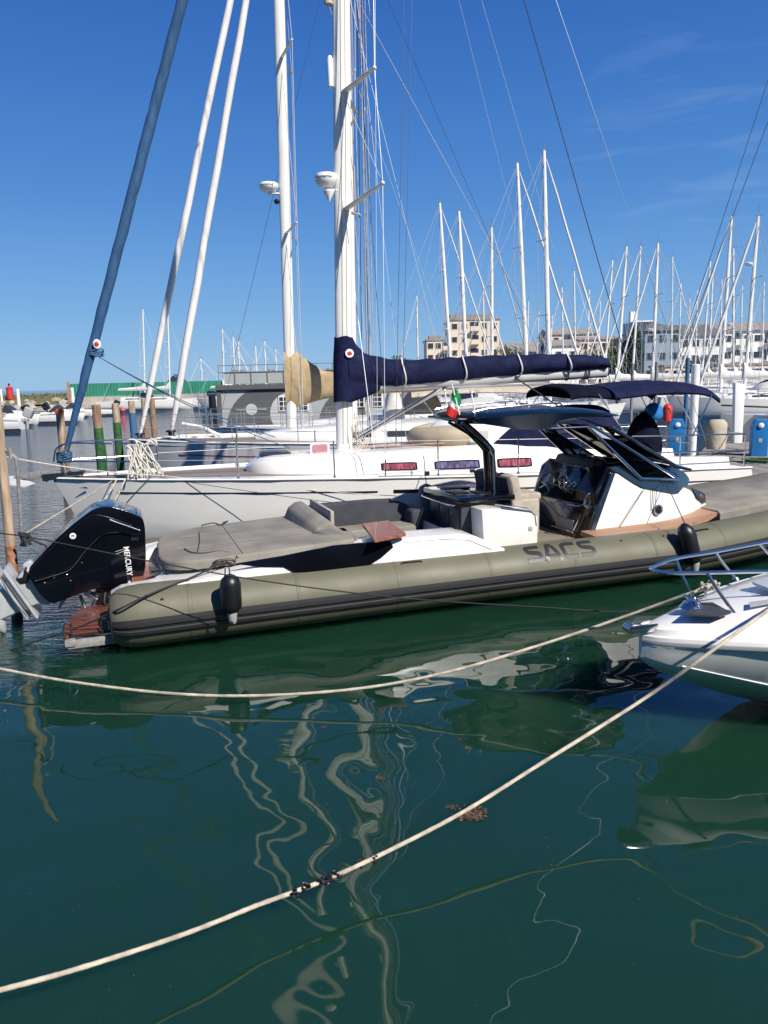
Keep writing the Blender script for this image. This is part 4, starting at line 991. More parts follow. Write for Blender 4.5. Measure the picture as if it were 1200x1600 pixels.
# radome, radar reflector, antenna on the mast
def radome(px, py, w, F, mastf, par, t=0, dxm=-.1):
    c = F.at(px, py, t); q = MB(); r = w / 2
    q.lathe([(r * .55, -.125), (r * .85, -.07), (r, -.01), (r * 1.0, .05), (r * .92, .085), (r * .3, .10), (.01, .102)], c, 28); o = q.build('radome', 'plastic_white', par, angle=40)
    q = MB(); mp_ = mastf(c.z - .17); q.tube([c + V((0, 0, -.12)), c + V((.05, 0, -.18)), mp_ + V((dxm, 0, 0))], .035, 8); q.box(c + V((.12, 0, -.17)), (.3, .12, .03), bev=.01); q.build('radome_bracket', 'plastic_white', o)
    vs, fs = text_mesh('Raymarine', .062, off=.001, cuts=1); w0 = max(v.x for v in vs)
    q = MB(); q.add([c + V((math.cos(-PI / 2 - F.a + (v.x / w0 - .5) * 1.35 - .15) * (r + .004), math.sin(-PI / 2 - F.a + (v.x / w0 - .5) * 1.35 - .15) * (r + .004), v.y - .005)) for v in vs], fs); q.build('lettering', 'decal_grey', o, smooth=False)
    return o
radome(510, 281, .40, FA, mastA, mA)
p = FA.at(514, 307, -.05); q = MB(); q.lathe([(.005, -.09), (.09, .06), (.095, .08), (.01, .085)], p, 14); q.tube([p + V((0, 0, .07)), mastA(p.z + .1)], .015, 6); q.build('spotlight', 'plastic_white', mA)
p = FA.at(516, 113, -.02); q = MB(); q.lathe([(.02, -.24), (.045, -.22), (.05, -.1), (.05, .2), (.03, .25)], p, 14); q.tube([p, mastA(p.z)], .015, 6); q.build('radar_reflector', 'plastic_white', mA)
p = FA.at(513, 4, -.02); q = MB(); q.lathe([(.03, -.05), (.07, -.03), (.07, .08), (.03, .1)], p, 14); q.tube([p, mastA(p.z)], .02, 6); q.build('deck_light', 'beige_cover', mA)
q = MB(); a = FA.at(555, 330, .3); q.tube([a, a + V((0, 0, .75))], .02, 8); q.tube([a + V((0, 0, .75)), a + V((0, 0, .95))], .006, 5); q.build('mast_antenna', 'plastic_grey', mA)
# gooseneck boom, vang, sail cover
b0 = FA.at(560, 603, 0); b1 = FA.at(947, 580, 0)
def bz(x): return lerp(b0.z, b1.z, (x - b0.x) / (b1.x - b0.x))
q = MB(); P = [V((lerp(mf.x + .12, b1.x, k / 10), 0, bz(lerp(mf.x + .12, b1.x, k / 10)))) for k in range(11)]
q.tube(P, [(.085, .115)] * 11, 16); bm_ = q.build('boom', 'boom_grey', mA)
q = MB(); q.tube([P[-1] + V((-.05, 0, 0)), P[-1] + V((.06, 0, 0))], [(.07, .1), (.05, .08)], 12); q.build('boom_end', 'satin_black', bm_)
q = MB()
for px in (885, 912, 917): x = FA.at(px, 590, 0).x; q.tube([V((x, .11 * math.cos(a), bz(x) + .13 * math.sin(a))) for a in [2 * PI * k / 16 for k in range(16)]], .012, 5, closed=True)
q.build('boom_strap', 'rope_dark', bm_)
# navy cover along the boom
n_ = 34; rings = []
for i in range(n_ + 1):
    x = lerp(mf.x + .1, b1.x - .02, i / n_); px = 548 + (947 - 548) * i / n_
    ytop = interp([(548, 540), (560, 545), (585, 556), (620, 562), (650, 562), (740, 556), (850, 553), (930, 555), (947, 560)], px); ybot = interp([(548, 610), (600, 605), (640, 603), (740, 593), (850, 583), (947, 577)], px)
    zt = FA.at(px, ytop, 0).z; zb_ = FA.at(px, ybot, -.1).z; h = (zt - zb_) / 2; c = (zt + zb_) / 2; wd = .17 + .02 * math.sin(i * 1.3) + h * .12
    ring = []
    for k in range(20):
        a = 2 * PI * k / 20; yy = math.sin(a) * wd * (1 + .04 * math.sin(5 * a + i * .7)); zz = math.cos(a) * h; 
        if zz < 0: yy *= 1.05
        ring.append(V((x, yy, c + zz + .012 * math.sin(i * 2.1 + k))))
    rings.append(ring)
q = MB(); q.loft(rings); cvA = q.build('sail_cover', 'navy', bA, angle=70)
# collar of the cover round the mast
rings = []
for i in range(15):
    py = lerp(527, 627, i / 14); z = FA.at(545, py, 0).z; m_ = mastA(z)
    xr = interp([(527, .16), (540, .22), (556, .42), (580, .62), (600, .78), (614, .62), (627, .20)], py); xl = interp([(527, .165), (560, .19), (600, .19), (627, .19)], py)
    ring = []
    for k in range(24):
        a = 2 * PI * k / 24; ca = math.cos(a); x = (xr if ca > 0 else xl) * ca; yy = math.sin(a) * (.20 if ca < 0 else .20 + .0 * ca) * (1 + .05 * math.sin(7 * a + i))
        ring.append(V((m_.x + x, yy, z + .015 * math.sin(3 * a + i))))
    rings.append(ring)
q = MB(); q.loft(rings); cl = q.build('mast_collar', 'navy', cvA, angle=70)
p = FA.at(546, 552, -.22); q = MB(); q.lathe([(.001, 0), (.075, 0), (.075, .004), (.001, .006)], n=22, M=Matrix.Rotation(RAD(90), 4, 'X')); q.v = [tuple(V(v) + V((p.x, -.235, p.z))) for v in q.v]; em = q.build('emblem', 'white_mark', cl)
q = MB(); q.blob((p.x, -.243, p.z), .04, 2, .2, (1.1, .1, .9)); q.build('mark', 'red_plastic', em)
q = MB()
for px in (628, 722, 808, 884):
    x = FA.at(px, 575, 0).x; rg = min(rings, key=lambda r: 1); i = max(0, min(n_, round((x - (mf.x + .1)) / (b1.x - .02 - mf.x - .1) * n_)))
    zt = bz(x) + .1; ct = [V(v) for v in []]
    ytop = interp([(548, 540), (585, 556), (620, 562), (740, 556), (850, 553), (930, 555)], px); ybot = interp([(600, 605), (640, 603), (740, 593), (850, 583)], px)
    z1 = FA.at(px, ytop, 0).z; z0 = FA.at(px, ybot, -.1).z; h = (z1 - z0) / 2 + .012; c = (z1 + z0) / 2; wd = .205 + h * .12
    q.tube([V((x + .03 * math.sin(a * 2), math.sin(a) * wd, c + math.cos(a) * h)) for a in [2 * PI * k / 24 for k in range(24)]], .016, 6, closed=True)
each(q, 'cover_tie', 'sail_white', cvA)
q = MB(); a = FA.at(556, 684, -.0); b = FA.at(690, 608, -.0); q.tube([a, a.lerp(b, .55), a.lerp(b, .56), b], [.055, .055, .04, .04], 14); q.build('vang', 'aluminium', mA)
q = MB(); q.tube([V((mf.x + .25, -.06, 1.7)), b + V((-.1, -.06, .0))], .012, 6); q.tube([b + V((0, 0, .0)), V((b.x + .1, 0, bz(b.x) - .1))], .02, 6); q.build('vang_tackle', 'rope_dark', mA)
# mainsheet and topping line
wire([FA.at(805, 590, -.1), FA.at(880, 640, 0), FA.at(960, 690, 0)], .014, 'mainsheet', 'rope_dark', bm_)
# furled headsail
jf = FA.at(100, 716, 0); jt = FA.at(285, 0, 0); js = (jt - jf) / (jt.z - jf.z)
def jibA(z): return jf + js * (z - jf.z)
zt = 16.9
q = MB(); N = 60
rad_ = [(0, .04), (.02, .05), (.05, .062), (.12, .080), (.3, .088), (.6, .078), (.9, .06), (1, .03)]
q.tube([jibA(lerp(jf.z + .15, zt, k / N)) + V((.004 * math.sin(k * 1.9), .004 * math.cos(k * 1.7), 0)) for k in range(N + 1)], [interp(rad_, k / N) * (1 + .03 * math.sin(k * 2.3)) for k in range(N + 1)], 14); fj = q.build('furled_headsail', 'sail_blue', bA, angle=60)
q = MB()
for k in range(40):
    pass
q.tube([jibA(zz) + V((math.cos(zz * 3.2), math.sin(zz * 3.2), 0)) * (interp(rad_, (zz - jf.z) / (zt - jf.z)) + .004) for zz in [jf.z + .6 + .06 * j for j in range(250)]], .006, 4); q.build('sheet_wrap', 'rope_blue', fj)
q = MB(); q.lathe([(.09, 0), (.12, .01), (.12, .03), (.05, .04), (.05, .14), (.12, .15), (.12, .17), (.09, .18)], jf + V((0, 0, -.08)), 18); q.build('furling_drum', 'satin_black', fj)
p = FA.at(152, 538, -.1); q = MB(); q.blob(p + V((0, -.035, 0)), .075, 3, 0, (.85, .3, 1.1)); em = q.build('emblem', 'white_mark', fj)
q = MB(); q.blob(p + V((0, -.055, 0)), .04, 2, .15, (1, .3, 1)); q.build('mark', 'red_plastic', em)
q = MB()
for (px, py, n3) in ((150, 551, 4), (101, 716, 6)):
    c = FA.at(px, py, 0); q = MB()
    for k in range(n3): q.tube([c + V((math.cos(a) * .12, math.sin(a) * .12, .03 * k - .05 + .015 * math.sin(a * 2 + k))) for a in [2 * PI * j / 14 for j in range(14)]], .012, 5, closed=True)
    q.build('lashing', 'rope_blue', fj)
for (x1, y1) in ((430, 683), (452, 700)):
    wire(sag(FA.at(152, 556, -.05), FA.at(x1, y1, -.6), .10, 14), .008, 'headsail_sheet', 'rope_blue', fj)
# pulpit, stanchions, lifelines
def railing(F, root, pts_px, t, zdeck, h, r=.0125, name='stanchion'):
    out = []
    for px in pts_px:
        x = F.at(px, 745, t).x; out.append(x); q = MB(); q.tube([(x, t, zdeck(x)), (x, t, zdeck(x) + h)], r, 7); q.lathe([(.03, 0), (.02, .05)], (x, t, zdeck(x)), 10); q.build(name, 'stainless', root)
    return out
def zdA(x): return sheer(*HA, min(1, max(0, x / HA[0]))).z
def ydA(x): return sheer(*HA, min(1, max(0, x / HA[0]))).y + .09
q = MB()
for sg in (1, -1):
    def Y(x): return min(-.12, ydA(x)) * sg
    xa = [.05, .35, .8, 1.2, 1.55]
    q.tube(catmull([(.05, -.10 * sg, zdA(0) + .30), (.12, -.12 * sg, zdA(0) + .52), (.35, -.16 * sg, zdA(0) + .60), (.9, Y(.9), zdA(.9) + .60), (1.65, Y(1.65), zdA(1.65) + .60)], 6), .0135, 8)
    q.tube([(.12, -.13 * sg, zdA(.1) + .30), (.9, Y(.9), zdA(.9) + .30), (1.65, Y(1.65), zdA(1.65) + .30)], .011, 8)
    q.tube(catmull([(.22, -.12 * sg, zdA(.1)), (.20, -.12 * sg, zdA(0) + .3), (.3, -.15 * sg, zdA(0) + .58)], 5), .0135, 8)
    for x in (.95, 1.65): q.tube([(x, Y(x), zdA(x)), (x, Y(x), zdA(x) + .60)], .0135, 8)
q.build('pulpit', 'stainless', bA)
sx = []
for px in (372, 524, 683, 806):
    x = FA.at(px, 742, -1.55).x; sx.append(x)
sx.append(FA.at(905, 740, -1.6).x); sx.append(FA.at(985, 735, -1.55).x)
for sg in (1, -1):
    for x in sx:
        q = MB(); q.tube([(x, ydA(x) * sg, zdA(x)), (x, ydA(x) * sg, zdA(x) + .62)], .0125, 7); q.lathe([(.03, 0), (.018, .06)], (x, ydA(x) * sg, zdA(x)), 10); q.build('stanchion', 'stainless', bA)
    for h in (.60, .32):
        P = [(1.65, ydA(1.65) * sg, zdA(1.65) + h)] + [(x, ydA(x) * sg, zdA(x) + h) for x in sx]; wire(P, .0045, 'lifeline', 'wire_light', bA)
q = MB(); xs_ = [sx[-1], sx[-1] + 1.0, HA[0] - .1]
for sg in (1, -1):
    for h in (.62, .32): q.tube([(x, ydA(x) * sg, zdA(x) + h) for x in xs_] + ([(HA[0] - .02, -.45 * sg, zdA(HA[0]) + h)]), .013, 8)
    for x in xs_[1:]: q.tube([(x, ydA(x) * sg, zdA(x)), (x, ydA(x) * sg, zdA(x) + .62)], .013, 8)
q.build('pushpit', 'stainless', bA)
# anchor on the bow roller
q = MB(); q.prism([(-.62, 1.24), (-.60, 1.30), (-.2, 1.36), (.3, 1.33), (.45, 1.28), (.1, 1.25), (-.3, 1.22)], -.05, .05, bev=.012); an = q.build('anchor', 'galvanised', bA)
q = MB()
for sg in (1, -1): q.slab([(-.62, .0, 1.27), (-.86, .03 * sg, 1.27), (-.80, .16 * sg, 1.18), (-.45, .14 * sg, 1.10), (-.30, .02 * sg, 1.14)], .02, (0, 0, 1))
q.build('fluke', 'silver_paint', an)
q = MB(); q.prism([(-.16, 1.18), (-.16, 1.30), (.5, 1.33), (.5, 1.26)], -.09, -.07); q.prism([(-.16, 1.18), (-.16, 1.30), (.5, 1.33), (.5, 1.26)], .07, .09); q.tube([(-.1, -.08, 1.2), (-.1, .08, 1.2)], .03, 10); q.build('bow_roller', 'stainless', bA)
q = MB(); x = FA.at(133, 773, -.2).x; q.slab([(x - .07, hull_y(*HA, x / HA[0], 1.06, .45) - .012, 1.07), (x + .06, hull_y(*HA, x / HA[0], 1.06, .45) - .045, 1.085), (x + .08, hull_y(*HA, x / HA[0], 1.06, .45) - .045, 1.055)], .01, (0, 1, 0)); q.build('hull_mark', 'stripe_navy', bA, smooth=False)
# coils of rope hanging from the pulpit
q = MB()
for k in range(26):
    x0 = FA.at(198 + 34 * random.random(), 690, -.65).x; top = V((x0, -.62 - random.uniform(0, .1), zdA(1) + .60 - random.uniform(0, .06))); x2 = FA.at(198 + 55 * random.random() + k * .3, 735, -.65).x
    bt = V((x2, top.y - .06, zdA(1) + random.uniform(.02, .14)))
    q.tube(catmull([top, top.lerp(bt, .35) + V((random.uniform(-.05, .05), -.02, 0)), top.lerp(bt, .7) + V((random.uniform(-.05, .05), -.03, 0)), bt], 5), .013, 6)
for k in range(7):
    c = FA.at(207 + 32 * (k % 4) / 3, 690 + 55 * (k > 3), -.7)
    q.tube(catmull([c + V((random.uniform(-.09, .09), random.uniform(-.04, .02), random.uniform(-.06, .06))) for _ in range(6)], 4), .014, 6)
rc = q.build('rope_coil', 'rope_white'); tag(rc, 'tangle of white mooring ropes hung on the bow rail of the near sailing boat', 'rope')
rc.rotation_euler = (0, 0, FA.a); rc.location = FA.w(*rc.location)
def place(o, F):
    l = V(o.location); o.location = F.w(l.x, l.y, l.z - F.o.z if False else l.z); o.rotation_euler = (0, 0, F.a); return o
# sprayhood
xh0, xh1 = FA.at(772, 690, -.9).x, FA.at(962, 690, -.9).x
rings = []
for i in range(13):
    x = lerp(xh0, xh1, i / 12); h = interp([(xh0, .02), (xh0 + .35, .30), (xh0 + .8, .50), (xh1 - .5, .62), (xh1, .60)], x); wd = interp([(xh0, .75), (xh0 + .6, .98), (xh1, 1.12)], x); zb = interp([(a[0], a[2] + a[3]) for a in XA], x) - .12
    rings.append([V((x, -wd * math.cos(a), zb + (h + .12) * math.sin(a) ** .7)) for a in [PI * k / 16 for k in range(17)]] + [V((x, 0, zb - .02))])
q = MB(); q.loft(rings); shd = q.build('sprayhood', 'navy', bA, angle=60)
q = MB()
for a0, a1 in ((.18, .42), (.48, .72)):
    x0_, x1_ = lerp(xh0, xh1, a0), lerp(xh0, xh1, a1); 
    def sp_(x, an):
        h = interp([(xh0, .02), (xh0 + .35, .30), (xh0 + .8, .50), (xh1 - .5, .62), (xh1, .60)], x); wd = interp([(xh0, .75), (xh0 + .6, .98), (xh1, 1.12)], x); zb = interp([(a[0], a[2] + a[3]) for a in XA], x) - .12
        return V((x, -wd * 1.012 * math.cos(an), zb + (h + .125) * math.sin(an) ** .7))
    q.quad(sp_(x0_, .28), sp_(x1_, .28), sp_(x1_, .72), sp_(x0_, .72))
q.build('vinyl_window', 'window_dark', shd, smooth=False)
# bimini over the cockpit
def canopy(F, px0, px1, t_half, ys, name, m, root, label=None, arch=.18, n=16):
    rings = []
    for i in range(n + 1):
        px = lerp(px0, px1, i / n); p = F.at(px, interp(ys, px), -t_half * .2)
        rings.append([V((p.x, -t_half * math.cos(a), p.z - arch * (1 - math.sin(a)) ** 1.2)) for a in [PI * k / 14 for k in range(15)]] + [V((p.x, -t_half * math.cos(a) * .97, p.z - .03 - arch * (1 - math.sin(a)) ** 1.2)) for a in [PI * k / 14 for k in range(14, -1, -1)]])
    q = MB(); q.loft(rings); return q.build(name, m, root, angle=50)
bim = canopy(FA, 925, 1080, 1.15, [(925, 602), (950, 600), (980, 596), (1020, 594), (1055, 596), (1072, 601), (1080, 608)], 'bimini', 'navy', bA, arch=.22)
canopy(FA, 862, 935, 1.05, [(862, 603), (880, 599), (900, 600), (935, 604)], 'bimini_extension', 'navy_dark', bA, arch=.22)
q = MB()
for t in (-1.2, 1.2):
    for a, b in (((1058, 620), (1092, 680)), ((1112, 618), (1082, 682)), ((935, 615), (985, 690))):
        q.tube([FA.at(*a, t), FA.at(b[0], b[1], t)], .013, 8)
each(q, 'bimini_pole', 'stainless', bim)
# wheel under a dark cover, cockpit coaming
q = MB(); rings = []
c = FA.at(1002, 700, -.2)
for i in range(12):
    z = lerp(1.02, FA.at(1002, 643, -.2).z, i / 11); r = [.36, .40, .41, .41, .40, .39, .37, .34, .30, .24, .16, .03][i]; rings.append([V((c.x + r * .85 * math.cos(a) * (1 + .05 * math.sin(4 * a + i)), -.25 + r * .9 * math.sin(a), z)) for a in [2 * PI * k / 20 for k in range(20)]])
q.loft(rings); q.build('wheel_cover', 'navy_dark', bA, angle=60)
q = MB(); rings = []
for x, w_, h in ((xr1 - .2, 1.2, .34), (xr1 + .8, 1.22, .22), (HA[0] - 1.2, 1.2, .20), (HA[0] - .25, 1.1, .16)):
    rings.append([V((x, -w_, .96)), V((x, -w_ + .05, 1.0 + h)), V((x, -w_ + .3, 1.0 + h)), V((x, -w_ + .4, .96))])
q.loft(rings); q.loft([[V((p.x, -p.y, p.z)) for p in r] for r in rings]); q.build('cockpit_coaming', 'gelcoat', bA, angle=30)
q = MB(); q.tube([(HA[0] - .12, y, .72 + .0 * y) for y in (-1.3, 0, 1.3)], .05, 8); q.build('transom_fender', 'rubber_grey', bA)

# blue outboard cover hung on the stern rail
def bag(px0, px1, py0, py1, F, t, label, m, name, cat, depth=.3, rr_=(.62, .85, .95, 1, 1, .97, .92, .84, .68, .25)):
    a = F.at(px0, py1, t); b = F.at(px1, py0, t); cx = (a.x + b.x) / 2; hw = abs(b.x - a.x) / 2; rings = []
    for i in range(10):
        k = i / 9; r = rr_[i]
        rings.append([V((cx + hw * r * math.cos(an) * (1 + .06 * math.sin(5 * an + i * 1.3)), t + depth / 2 * r * math.sin(an), lerp(a.z, b.z, k))) for an in [2 * PI * j / 18 for j in range(18)]])
    q = MB(); q.loft(rings); o = q.build(name, m, angle=60); place(o, F); return tag(o, label, cat)
bag(1007, 1035, 629, 657, FA, .7, 'bright blue outboard cover on the stern rail under the navy bimini', 'blue_cover', 'outboard_cover', 'cover')
bag(1104, 1135, 655, 702, FA, -.6, 'beige fabric cover at the stern rail beside the blue pedestal', 'beige_cover', 'fabric_cover', 'cover', .35, (.88, .95, .93, 1, 1, .96, 1, .98, .92, .6))
q = MB(); c = FA.at(1043, 645, .9); q.lathe([(.02, -.2), (.09, -.17), (.1, .1), (.06, .17), (.02, .19)], c, 14); o = place(q.build('danbuoy', 'red_plastic'), FA); tag(o, 'small red float bag on the stern rail of the near sailing boat', 'float')

# inverted dinghy on the coachroof
FD = FA
d0 = FA.at(653, 690, -.35); d1 = FA.at(805, 672, -.35)
dg = empty('inflatable_dinghy', FA.w(d0.x, 0, 1.55), FA.a, 'beige and white inflatable dinghy stowed upside down on the coachroof', 'dinghy')
Ld = d1.x - d0.x
q = MB(); N = 18; pth = [(.85, -.50), (.62, -.52), (.42, -.46), (.22, -.32), (.10, -.12), (.08, 0), (.10, .12), (.22, .32), (.42, .46), (.62, .52), (.85, .50)]
q.tube(catmull([(x, y, .16 + max(0, .45 - x) * -.12) for x, y in pth], 4), .19, 16); q.build('inflatable_tube', 'dinghy_beige', dg)
q = MB(); rings = []
for x in (.30, .42, .7, 1.1, 1.5, Ld - .05):
    k = interp([(.3, .35), (.42, .65), (.7, .95), (1.1, 1.1), (9, 1.1)], x); rings.append([V((x, -.62 * k, -.05)), V((x, -.50 * k, .34 * k)), V((x, -.08, .12 + .40 * k)), V((x, .08, .12 + .40 * k)), V((x, .50 * k, .34 * k)), V((x, .62 * k, -.05))])
q.loft(rings); q.build('hull', 'plastic_white', dg, angle=30)
q = MB(); q.box((1.05, -.655, .14), (.36, .02, .2), rx=-.25); q.build('panel', 'plastic_grey', dg)

# ======== generic sailing boats =====================================
def yacht(name, label, group, x, y, deg, L=11, B=3.4, fb=1.35, fm=1.15, fs=1.05, mast_s=4.3, mast_top=15.5, rake=.0, lean=0.0, boom=4.2, cover='sail_white', jib='sail_white', jib_r=.06, hull='hull_white',
          deck='gelcoat', stripes=(), detail=1, mr=.09, hood=None, bim=None, wr=.012, wm='wire_light', ant=True, cat='sailing boat', jib_foot=.45, nsp=2, radar=False):
    F = Frame(x, y, deg); root = fempty(name, F, label, cat, group); Hd = (L, B, fb, fm, fs)
    if detail >= 1:
        make_hull(root, *Hd, m=hull, deckm=deck, stripes=stripes, toerail=detail > 1, n=14 if detail > 1 else 8)
        zd = sheer(*Hd, .45).z
        X = [(L * .24, .15, zd + .06, .08), (L * .27, .45, zd + .05, .22), (L * .4, B * .26, zd + .02, .36), (L * .55, B * .31, zd - .02, .44), (L * .68, B * .31, zd - .04, .46)]
        cr = coachroof(root, X, n=14 if detail > 1 else 6)
        if detail > 1:
            for a in (.40, .49, .58):
                for sg in (1, -1): pane_on_roof(X, L * a, L * (a + .06), .25, .60, 'window_dark', cr, sg=sg)
        else:
            for sg in (1, -1): pane_on_roof(X, L * .40, L * .62, .28, .60, 'window_dark', cr, sg=sg)
        q = MB()
        for sg in (1, -1):
            P = [sheer(*Hd, u) for u in [.02, .1, .2, .32, .45, .58, .72, .86, .98]]
            hh = .6
            for h in (hh, hh * .5): q.tube([V((p.x, (p.y + .05) * sg, p.z + h)) for p in P], .005 if detail > 1 else .010, 4)
            for p in P: q.tube([V((p.x, (p.y + .05) * sg, p.z)), V((p.x, (p.y + .05) * sg, p.z + hh))], .011 if detail > 1 else .014, 5)
        q.build('guard_rail', 'wire', root)
    zd = sheer(*Hd, .4).z
    foot = V((mast_s, 0, zd + .3)); top = V((mast_s + rake, lean, mast_top))
    def mfn(z): return foot.lerp(top, (z - foot.z) / (top.z - foot.z))
    m = mast_section(root, foot, top, mr, mr * .62, n=12 if detail > 1 else 8)
    hs = [.36, .66] if nsp == 2 else [.48]
    tips = []
    for h in hs:
        z = lerp(foot.z, mast_top, h); w_ = B * .30 * (1.15 - .45 * h)
        for sg in (1, -1):
            tp = mfn(z) + V((.28, -w_ * sg, .06)); tips.append((sg, tp)); q = MB(); q.tube([mfn(z), tp], [(.05, .02), (.03, .014)] if detail > 1 else .03, 6); q.build('spreader', 'mast_white', m)
    q = MB()
    for sg in (1, -1):
        ch = V((mast_s + .3, -B * .44 * sg, zd)); tt = [t for s_, t in tips if s_ == sg]
        q.tube([ch] + tt + [mfn(mast_top * .97)], wr, 4); q.tube([ch, mfn(lerp(foot.z, mast_top, hs[0]))], wr, 4)
        if len(tt) > 1: q.tube([tt[0], mfn(lerp(foot.z, mast_top, hs[1]))], wr * .8, 4)
    q.build('shroud', wm, m)
    wire([V((L * .97, 0, zd)), mfn(mast_top * .995)], wr, 'backstay', wm, m, 4)
    jz = mast_top * (.97 if jib_foot < .9 else .9); j0 = V((jib_foot, 0, sheer(*Hd, .03).z + .1)); j1 = mfn(jz) + V((-mr, 0, 0))
    if jib:
        q = MB(); N = 14
        q.tube([j0.lerp(j1, k / N) + V((.01 * math.sin(k * 2), .01 * math.cos(k * 3), 0)) for k in range(N + 1)], [jib_r * interp([(0, .45), (.05, .8), (.15, 1), (.8, .9), (.97, .6), (1, .3)], k / N) * (1 + .05 * math.sin(k * 2.2)) for k in range(N + 1)], 10); fj = q.build('furled_headsail', jib, root, angle=60)
        q = MB(); q.lathe([(jib_r * 1.3, 0), (jib_r * 1.5, .03), (jib_r * .8, .06), (jib_r * .8, .14), (jib_r * 1.5, .16), (jib_r * 1.2, .2)], j0 + V((0, 0, -.12)), 10); q.build('furling_drum', 'satin_black', fj)
    else: wire([j0, j1], wr, 'forestay', wm, m, 4)
    if boom:
        bz0 = zd + 1.25; q = MB(); q.tube([mfn(bz0) + V((mr, 0, 0)), V((mast_s + boom, 0, bz0 + .05))], .07, 8); bo = q.build('boom', 'boom_grey' if detail > 1 else 'mast_white', m)
        if cover:
            rings = []
            for i in range(15):
                k = i / 14; xx = mast_s - .12 + (boom + .0) * k; hh = interp([(0, .55), (.06, .48), (.15, .26), (.5, .19), (1, .12)] if cover != 'tan' else [(0, .78), (.08, .74), (.16, .50), (.24, .34), (.5, .26), (1, .16)], k); zc = bz0 + .05 * k + hh * (.8 if cover != 'tan' else .45)
                rings.append([V((xx, .15 * (1 - .3 * k) * math.sin(a) * (1 + .06 * math.sin(3 * a + i)), zc + hh * math.cos(a) + .01 * math.sin(i * 1.7))) for a in [2 * PI * j / 12 for j in range(12)]])
            q = MB(); q.loft(rings); q.build('sail_cover', cover, root, angle=70)
        wire([V((mast_s + boom, 0, bz0 + .1)), mfn(mast_top * .99)], wr * .7, 'topping_lift', wm, m, 4)
    if ant:
        q = MB(); q.tube([top, top + V((0, 0, .7))], wr * .9, 4); q.tube([top + V((-.25, 0, .05)), top + V((.28, 0, .08)), top + V((.28, 0, .2))], wr * 1.2, 4); q.build('masthead_antenna', 'wire', m)
    if radar:
        c = mfn(foot.z + (mast_top - foot.z) * radar) + V((-.35, 0, 0)); q = MB(); q.lathe([(.1, -.1), (.22, -.04), (.24, .05), (.1, .1)], c, 14); q.tube([c + V((0, 0, -.08)), c + V((.3, 0, -.1))], .03, 6); q.build('radome', 'plastic_white', m)
    if hood:
        rings = []; xh = L * .60
        for i in range(7):
            xx = xh + .25 * i; h = [.02, .28, .45, .55, .60, .62, .60][i]; rings.append([V((xx, -B * .28 * math.cos(a), zd + .35 + h * math.sin(a) ** .7)) for a in [PI * k / 10 for k in range(11)]] + [V((xx, 0, zd + .3))])
        q = MB(); q.loft(rings); q.build('sprayhood', hood, root, angle=60)
    if bim:
        rings = []
        for i in range(8):
            xx = L * .74 + .28 * i; zc = zd + 1.95 + .12 * math.sin(PI * i / 7); rings.append([V((xx, -B * .36 * math.cos(a), zc - .2 * (1 - math.sin(a)))) for a in [PI * k / 10 for k in range(11)]] + [V((xx, -B * .35 * math.cos(a), zc - .03 - .2 * (1 - math.sin(a)))) for a in [PI * k / 10 for k in range(10, -1, -1)]])
        q = MB(); q.loft(rings); bi = q.build('bimini', bim, root, angle=60)
        q = MB()
        for sg in (1, -1):
            for xx in (L * .75, L * .9): q.tube([(L * .83, -B * .36 * sg, zd), (xx, -B * .36 * sg, zd + 1.78)], .014, 6)
        q.build('bimini_frame', 'stainless', bi)
    return root, F, m, mfn
# second and third sailing boats behind the near one
pB = at_z(203, 690, 1.38)
def mast_tgt(F, bot, top, z=0):
    """mast foot and rake from where it stands and where it leaves the top of the photo, in the boat's centre plane"""
    a = F.at(*bot, 0); b = F.at(*top, 0); return a, (b - a) / (b.z - a.z)
FB = Frame(pB.x, pB.y, 8); a, sl = mast_tgt(FB, (552, 686), (545, 330))
rB, FB, mB, mfB = yacht('sailing_boat', 'grey white sailing boat with thin red hull stripe, directly behind the near one', None, pB.x, pB.y, 8, L=12.9, B=4.1, fb=1.42, fm=1.25, fs=1.2,
    mast_s=a.x, mast_top=21.5, rake=sl.x * 20, boom=5.4, cover='sail_grey', jib='sail_white', jib_r=.085, hull='hull_grey', deck='teak_grey', detail=2, mr=.13, wr=.007, wm='wire_light',
    stripes=((.03, .99, .045, .05, 'hull_grey'), (.09, .24, .30, .022, 'stripe_red'), (.27, .95, .30, .022, 'stripe_red')), hood='sail_grey', jib_foot=.25)
pC = at_z(256, 684, 1.35)
FC = Frame(pC.x, pC.y, 7); a, sl = mast_tgt(FC, (455, 660), (436, 0))
rC, FC, mC, mfC = yacht('sailing_boat', 'white sailing boat with tan sail cover on its boom and radar dome on the mast', None, pC.x, pC.y, 7, L=12.4, B=3.9, fb=1.38, fm=1.2, fs=1.1,
    mast_s=a.x, mast_top=15.6, rake=sl.x * 14, boom=4.8, cover='tan', jib='sail_white', jib_r=.10, hull='hull_white', deck='teak_grey', detail=2, mr=.145, wr=.009, wm='wire_light', hood='sail_grey', jib_foot=.2)
mcs = lambda z: mfC(z)
radome(420, 292, .50, FC, mcs, mC, dxm=-.15)
p = FC.at(432, 315, 0); q = MB(); q.blob(p, .07, 2, .1); q.tube([p, mfC(p.z)], .02, 5); q.build('spotlight', 'satin_black', mC)
